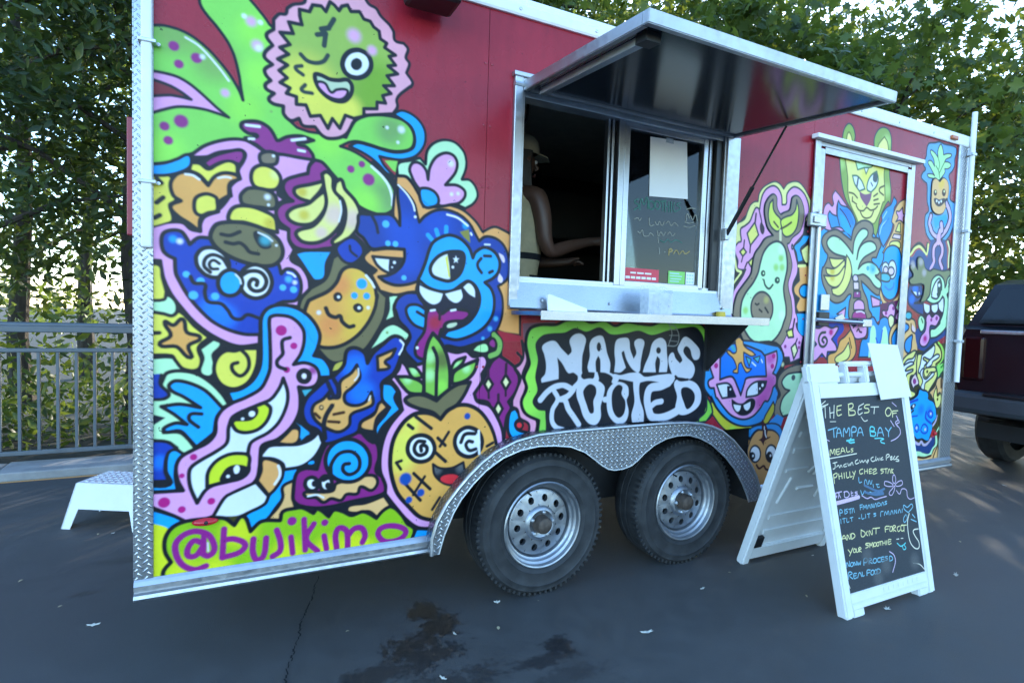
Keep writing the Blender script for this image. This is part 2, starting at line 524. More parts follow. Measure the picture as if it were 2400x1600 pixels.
# ------------------------------------------------------------------ the ground
def asphalt_mat():
    m, nt, b = new_mat('asphalt')
    tc = nt.nodes.new('ShaderNodeTexCoord')
    grit = noise(nt, 260, 3, 0.7)
    mid = noise(nt, 7, 6, 0.65)
    big = noise(nt, 0.7, 5, 0.6)
    base = ramp(nt, mid.outputs[0], [(0.25, (0.064, 0.063, 0.062)), (0.75, (0.098, 0.096, 0.094))])
    c = mixc(nt, 0.55, base.outputs[0], ramp(nt, big.outputs[0], [(0.3, (0.62,) * 3), (0.7, (1.0,) * 3)]).outputs[0], 'MULTIPLY')
    g = ramp(nt, grit.outputs[0], [(0.35, (0.55,) * 3), (0.62, (1.1,) * 3), (0.8, (1.9,) * 3)])
    c = mixc(nt, 0.55, c, g.outputs[0], 'MULTIPLY')
    # damp spills, each with its own place and ragged outline
    warp = noise(nt, 9, 6, 0.75)
    warp2 = noise(nt, 34, 4, 0.7)
    tot = None
    def mth(op, a, bb):
        q = nt.nodes.new('ShaderNodeMath'); q.operation = op
        for i, v in enumerate((a, bb)):
            if isinstance(v, (int, float)): q.inputs[i].default_value = v
            else: nt.links.new(v, q.inputs[i])
        return q.outputs[0]
    for (x, y, rx, ry, k) in ((1.085, 0.10, .085, .11, 1.0), (1.11, -0.05, .10, .10, .95), (0.96, -0.14, .11, .09, .9), (1.0, -.22, .16, .08, .8), (1.51, -.38, .075, .07, .9), (1.40, -.44, .17, .045, .7),
                              (0.80, -.27, .22, .07, .7), (1.0, -.42, .22, .07, .6), (1.45, -.55, .16, .05, .4), (0.5, -.5, .3, .12, .4), (-.2, 1.2, .12, .05, .6), (-.3, .85, .05, .03, .7), (.1, .95, .2, .07, .45)):
        mp = nt.nodes.new('ShaderNodeMapping'); mp.vector_type = 'POINT'
        mp.inputs['Location'].default_value = (-x / rx, -y / ry, 0)
        mp.inputs['Scale'].default_value = (1 / rx, 1 / ry, 0)
        nt.links.new(tc.outputs['Object'], mp.inputs[0])
        ln = nt.nodes.new('ShaderNodeVectorMath'); ln.operation = 'LENGTH'
        nt.links.new(mp.outputs[0], ln.inputs[0])
        d = mth('ADD', ln.outputs['Value'], mth('MULTIPLY', mth('SUBTRACT', warp.outputs[0], 0.5), 3.4))
        d = mth('ADD', d, mth('MULTIPLY', mth('SUBTRACT', warp2.outputs[0], 0.5), 2.6))
        sm = nt.nodes.new('ShaderNodeMapRange'); sm.interpolation_type = 'SMOOTHSTEP'
        sm.inputs[1].default_value = 1.15; sm.inputs[2].default_value = 0.55
        sm.inputs[3].default_value = 0.0; sm.inputs[4].default_value = k
        nt.links.new(d, sm.inputs[0])
        tot = sm.outputs[0] if tot is None else mth('MAXIMUM', tot, sm.outputs[0])
    c = mixc(nt, tot, c, (0.006, 0.006, 0.008))
    nt.links.new(c, b.inputs['Base Color'])
    rr = mixc(nt, tot, ramp(nt, mid.outputs[0], [(0.3, (0.62,) * 3), (0.7, (0.78,) * 3)]).outputs[0], (0.42, 0.42, 0.42))
    nt.links.new(rr, b.inputs['Roughness'])
    b.inputs['Specular IOR Level'].default_value = 0.55
    h = mth('ADD', mth('MULTIPLY', grit.outputs[0], 1.0), mth('MULTIPLY', mid.outputs[0], 1.2))
    bump(nt, b, h, 0.55, 0.006)
    return m
g = MB()
g.face([(-80, -80, 0), (140, -80, 0), (140, 3.0, 0), (-80, 3.0, 0)])
tag(part('asphalt_ground', g, asphalt_mat()), kind='structure')

# a narrow crack in the surface
cr = MB()
pth = [(0.70, .62), (.655, .48), (.64, .40), (.60, .30), (.565, .20), (.55, .10), (.52, .00), (.49, -.10), (.47, -.2), (.44, -.33)]
for i in range(len(pth) - 1):
    (x0, y0), (x1, y1) = pth[i], pth[i + 1]
    for s in range(5):
        a = s / 5; b_ = (s + 1) / 5
        w0 = .0015 + .0025 * random.random()
        ax, ay = x0 + (x1 - x0) * a + random.uniform(-.006, .006), y0 + (y1 - y0) * a
        bx, by = x0 + (x1 - x0) * b_ + random.uniform(-.006, .006), y0 + (y1 - y0) * b_
        cr.face([(ax - w0, ay, .003), (ax + w0, ay, .003), (bx + w0, by, .003), (bx - w0, by, .003)])
tag(part('asphalt_crack', cr, simple('crack_filler', (0.012, 0.012, 0.013), 0.9)), kind='structure')

# soil bank behind the kerb
soil = simple('leaf_mould', (0.030, 0.028, 0.018), 0.95, 0, 0.5, 3, 0.6, bscale=14)
b = MB()
ys = [3.36, 4.5, 7, 12, 22, 60, 140]
zs = [0.05, 0.0, -0.2, -0.4, -0.5, -0.4, -0.3]
for i in range(len(ys) - 1):
    b.face([(-80, ys[i], zs[i]), (140, ys[i], zs[i]), (140, ys[i + 1], zs[i + 1]), (-80, ys[i + 1], zs[i + 1])])
tag(part('wooded_bank', b, soil), kind='structure')

# kerb of cast stones along the edge of the lot
M['kerb'] = simple('kerb_concrete', (0.30, 0.30, 0.29), 0.85, 0, 0.25, 6, 0.3)
kerb = link(bpy.data.objects.new('kerb', None))
kerb.location = (0, 3.0, 0)
tag(kerb, 'pale concrete kerb along the edge of the asphalt under the railing', 'kerb', kind='structure')
kmb = MB(); kmb.box((-0.445, 0, 0), (0.445, 0.36, 0.07), 0.012)
kme = kmb.mesh('kerb_stone'); kme.materials.append(M['kerb'])
for i in range(26):
    o = link(bpy.data.objects.new('kerb_stone', kme)); o.parent = kerb
    o.location = (-8.0 + 0.90 * i, random.uniform(-.006, .006), random.uniform(-.004, .004))
    o.rotation_euler.z = random.uniform(-.006, .006)

# ------------------------------------------------------------------ metal railing
M['rail'] = simple('grey_railing_paint', (0.115, 0.135, 0.150), 0.42, 0.2, 0.12, 12)
fence = empty('railing', (-0.4, 3.25, 0.07), 'grey metal railing with upright bars along the kerb behind the trailer', 'railing')
FY = 3.30
def railbar(name, z, h, d, x0=-8.2, x1=9.5):
    mb = MB(); mb.box((x0, FY - d / 2, z - h / 2), (x1, FY + d / 2, z + h / 2), 0.006)
    return part(name, mb, 'rail', fence)
railbar('top_rail', 1.118, 0.05, 0.075)
mb = MB(); mb.tube([(-8.2, FY - .012, 1.150), (9.5, FY - .012, 1.150)], 0.021, 10); part('hand_rail', mb, 'rail', fence, True)
railbar('middle_rail', 0.952, 0.032, 0.032)
railbar('bottom_rail', 0.150, 0.034, 0.034)
bm_ = MB(); bm_.box((-.011, -.011, 0.167), (.011, .011, 0.936), 0.003)
bar_me = bm_.mesh('bar'); bar_me.materials.append(M['rail'])
k = 0
x = -8.1
while x < 9.4:
    o = link(bpy.data.objects.new('bar', bar_me)); o.parent = fence
    o.location = (x - fence.location.x, FY - fence.location.y, -fence.location.z)
    x += 0.1195
pm = MB(); pm.box((-.024, -.024, 0.05), (.024, .024, 1.09), 0.004)
post_me = pm.mesh('post'); post_me.materials.append(M['rail'])
for x in (-8.0, -5.6, -3.2, 1.6, 4.0, 6.4, 8.8):
    o = link(bpy.data.objects.new('post', post_me)); o.parent = fence
    o.location = (x + 0.06 - fence.location.x, FY - fence.location.y, -fence.location.z)

# ------------------------------------------------------------------ trees
def leaf_mat(name, dark, light, trans, tw=0.45):
    m, nt, b = new_mat(name)
    geo = nt.nodes.new('ShaderNodeNewGeometry')
    r = ramp(nt, geo.outputs['Random Per Island'], [(0.0, dark), (0.6, tuple((np.array(dark) + np.array(light)) / 2)), (1.0, light)])
    nt.links.new(r.outputs[0], b.inputs['Base Color'])
    b.inputs['Roughness'].default_value = 0.45
    b.inputs['Specular IOR Level'].default_value = 0.45
    t = nt.nodes.new('ShaderNodeBsdfTranslucent')
    tm = mixc(nt, 0.75, r.outputs[0], trans)
    nt.links.new(tm, t.inputs[0])
    mx = nt.nodes.new('ShaderNodeMixShader'); mx.inputs[0].default_value = tw
    nt.links.new(b.outputs[0], mx.inputs[1]); nt.links.new(t.outputs[0], mx.inputs[2])
    nt.links.new(mx.outputs[0], nt.nodes['Material Output'].inputs[0])
    return m
M['leaf_dark'] = leaf_mat('dark_green_leaves', (0.014, 0.030, 0.012), (0.045, 0.082, 0.030), (0.20, 0.26, 0.03), 0.35)
M['leaf_mid'] = leaf_mat('green_leaves', (0.022, 0.048, 0.014), (0.075, 0.125, 0.030), (0.26, 0.33, 0.04), 0.42)
M['leaf_maple'] = leaf_mat('broad_maple_leaves', (0.024, 0.055, 0.018), (0.105, 0.155, 0.035), (0.30, 0.36, 0.04), 0.42)
def bark():
    m, nt, b = new_mat('bark')
    n = noise(nt, 5, 8, 0.7, stretch=(3, 3, 0.6))
    r = ramp(nt, n.outputs[0], [(0.3, (0.025, 0.019, 0.014)), (0.7, (0.085, 0.068, 0.052))])
    nt.links.new(r.outputs[0], b.inputs['Base Color'])
    b.inputs['Roughness'].default_value = 0.9
    bump(nt, b, n.outputs[0], 0.9, 0.03)
    return m
M['bark'] = bark()

def leaf_shape(kind):
    if kind == 'maple':
        a = [(0, -.5, 0), (.16, -.22, .02), (.50, -.28, -.06), (.34, -.02, 0), (.52, .22, -.08), (.20, .18, .02), (0, .55, -.06), (-.20, .18, .02), (-.52, .22, -.08), (-.34, -.02, 0), (-.50, -.28, -.06), (-.16, -.22, .02)]
        v = a + [(0, 0, .05)]
        f = [(i, (i + 1) % 12, 12) for i in range(12)]
    else:
        v = [(0, -.5, 0), (.22, -.08, -.05), (.15, .25, -.06), (0, .55, -.03), (-.15, .25, -.06), (-.22, -.08, -.05), (0, 0, .03)]
        f = [(i, (i + 1) % 6, 6) for i in range(6)]
    return np.array(v, np.float32), np.array(f, np.int32)

def leaves_mesh(name, pts, size, kind, droop=0.35, seed=1):
    r = np.random.default_rng(seed)
    v, f = leaf_shape(kind)
    n = len(pts)
    nz = r.normal(size=(n, 3)); nz[:, 2] = np.abs(nz[:, 2]) * 0.8 + droop
    nz /= np.linalg.norm(nz, axis=1)[:, None]
    t = r.normal(size=(n, 3)); t -= nz * (t * nz).sum(1)[:, None]; t /= np.linalg.norm(t, axis=1)[:, None]
    bt = np.cross(nz, t)
    s = (size * r.uniform(0.55, 1.25, n))[:, None, None]
    P = pts[:, None, :] + s * (v[None, :, 0, None] * t[:, None] + v[None, :, 1, None] * bt[:, None] + v[None, :, 2, None] * nz[:, None])
    F = (f[None] + (np.arange(n) * len(v))[:, None, None]).reshape(-1, 3)
    me = bpy.data.meshes.new(name)
    V = P.reshape(-1, 3)
    me.vertices.add(len(V)); me.vertices.foreach_set('co', V.astype(np.float32).ravel())
    me.loops.add(F.size); me.loops.foreach_set('vertex_index', F.ravel().astype(np.int32))
    me.polygons.add(len(F)); me.polygons.foreach_set('loop_start', np.arange(0, F.size, 3, dtype=np.int32))
    me.update(calc_edges=True)
    return me

def tree(x, y, z0, h, r, crown_lo, label, leafmat, n, size, kind, seed, name='tree', group=None, lean=(0, 0), squash=1.0, trunk_r=None):
    rr = np.random.default_rng(seed)
    root = empty(name, (x, y, z0), label, 'tree', group)
    tr = trunk_r or 0.035 * h ** 0.9 * 0.55
    top = Vector((x + lean[0], y + lean[1], z0 + h * 0.86))
    base = Vector((x, y, z0 - 0.1))
    mb = MB()
    k = 7
    path = [base.lerp(top, i / k) + Vector((math.sin(i * 1.7 + seed) * .06 * h / 8, math.cos(i * 2.1 + seed) * .06 * h / 8, 0)) * (i > 0) for i in range(k + 1)]
    mb.tube(path, [tr * (1.25 if i == 0 else 1 - .8 * i / k) for i in range(k + 1)], 9)
    tips = []
    nb = 15
    for i in range(nb):
        f = 0.28 + 0.68 * (i + rr.random()) / nb
        p = base.lerp(top, f)
        az = i * 2.4 + rr.random()
        ln = r * (0.55 + 0.5 * rr.random()) * (1.15 - 0.55 * abs(f - 0.5))
        d = Vector((math.cos(az), math.sin(az), 0.25 + 0.5 * rr.random()))
        q1 = p + d * ln * 0.5 + Vector((0, 0, .1)); q2 = p + d * ln + Vector((0, 0, -0.05 * ln))
        mb.tube([p, q1, q2], [tr * .38 * (1 - f * .6), tr * .22, tr * .06], 6)
        tips += [q1, q2, (q1 + q2) / 2]
    part('trunk', mb, 'bark', root, True)
    # leaf clumps: round the branch ends and through an uneven crown
    c0 = np.array([x + lean[0] * .6, y + lean[1] * .6, z0 + (h + crown_lo) / 2]); rad = np.array([r, r, (h - crown_lo) / 2 * squash])
    cl = []
    while len(cl) < 46:
        u = rr.uniform(-1, 1, 3)
        q = np.linalg.norm(u)
        if 0.35 < q < 1.0: cl.append(c0 + u * rad)
    cl = np.array(cl + [np.array(t) for t in tips])
    w = rr.uniform(0.4, 1.6, len(cl)); w /= w.sum()
    idx = rr.choice(len(cl), n, p=w)
    sg = r * 0.21 * rr.uniform(0.6, 1.5, len(cl))
    pts = cl[idx] + rr.normal(size=(n, 3)) * sg[idx][:, None] * .85 * np.array([1, 1, 0.7])
    me = leaves_mesh('crown', pts, size, kind, seed=seed)
    part('crown', me, leafmat, root)
    return root

TREES = [
 # x, y, z0, h, r, crown_lo, kind, n, size, label
 (-2.15, 5.3, -.1, 7.5, 1.7, .2, 'leaf_dark', 15000, .125, 'leaf', 'dense dark green tree right behind the left end of the grey railing'),
 (-0.75, 5.9, -.1, 8.2, 1.6, .3, 'leaf_dark', 16000, .125, 'leaf', 'dark leafy tree close behind the railing beside the trailer corner'),
 (-4.6, 6.4, -.2, 8.0, 2.0, .3, 'leaf_dark', 9000, .14, 'leaf', 'dark leafy tree standing outside the left edge of the view'),
 (-2.5, 8.6, -.3, 9.5, 2.3, .5, 'leaf_mid', 13000, .15, 'leaf', 'taller green tree in the second row behind the left railing'),
 (0.9, 8.4, -.3, 9.0, 2.2, .8, 'leaf_dark', 12000, .15, 'leaf', 'dark tree rising behind the left end of the red trailer'),
 (3.6, 8.6, -.3, 9.6, 2.1, 4.2, 'leaf_mid', 9000, .16, 'leaf', 'sparse tree with bare lower trunk above the middle of the trailer roof'),
 (5.2, 7.4, -.2, 9.4, 1.9, 4.8, 'leaf_mid', 8000, .16, 'leaf', 'slim tree whose dark trunk shows above the silver roof edge'),
 (6.6, 8.4, -.3, 10.0, 2.2, 3.6, 'leaf_maple', 9000, .17, 'maple', 'sunlit tree with yellow green leaves above the serving hatch'),
 (7.9, 5.4, -.2, 7.6, 2.2, 2.2, 'leaf_maple', 9500, .20, 'maple', 'broad leaved tree with big lobed leaves above the trailer door'),
 (9.6, 6.2, -.2, 9.0, 2.5, 1.0, 'leaf_maple', 11000, .20, 'maple', 'large broad leaved tree right of the trailer roof vent'),
 (10.4, 3.7, -.1, 6.6, 2.3, .3, 'leaf_maple', 13000, .19, 'maple', 'low branching broad leaved tree behind the parked dark vehicle'),
 (13.2, 5.2, -.2, 8.8, 2.9, .2, 'leaf_dark', 14000, .19, 'leaf', 'deep green tree filling the gap beside the right end of the trailer'),
 (13.8, 1.5, -.0, 8.5, 2.7, .3, 'leaf_dark', 11000, .20, 'leaf', 'deep green tree at the far right edge above the dark vehicle'),
 (3.0, 12.5, -.4, 11, 3.2, 1.0, 'leaf_mid', 9000, .22, 'leaf', 'pale back row tree seen through gaps over the trailer roof'),
 (8.5, 12.5, -.4, 12, 3.4, 1.0, 'leaf_mid', 9000, .22, 'leaf', 'tall back row tree behind the broad leaved crowns'),
 (-2.6, 13.5, -.4, 11, 3.0, .5, 'leaf_mid', 8000, .22, 'leaf', 'hazy back row tree glimpsed through the left foliage'),
]
for i, (x, y, z0, h, r_, lo, lm, n, sz, kd, lab) in enumerate(TREES):
    tree(x, y, z0, h, r_, lo, lab, lm, int(n * .62), sz, kd, 31 + i)

# undergrowth on the bank behind the railing
rr = np.random.default_rng(3)
n = 16000
P = np.stack([rr.uniform(-9, 12, n), 3.75 + rr.gamma(1.6, .9, n), np.zeros(n)], 1)
P[:, 2] = rr.gamma(2.0, .22, n) * (0.7 + 0.5 * np.sin(P[:, 0] * 1.9) ** 2) - .05
tag(part('undergrowth', leaves_mesh('undergrowth', P, .12, 'leaf', seed=9), 'leaf_mid'), 'tangled green undergrowth on the bank behind the railing', 'undergrowth', kind='stuff')

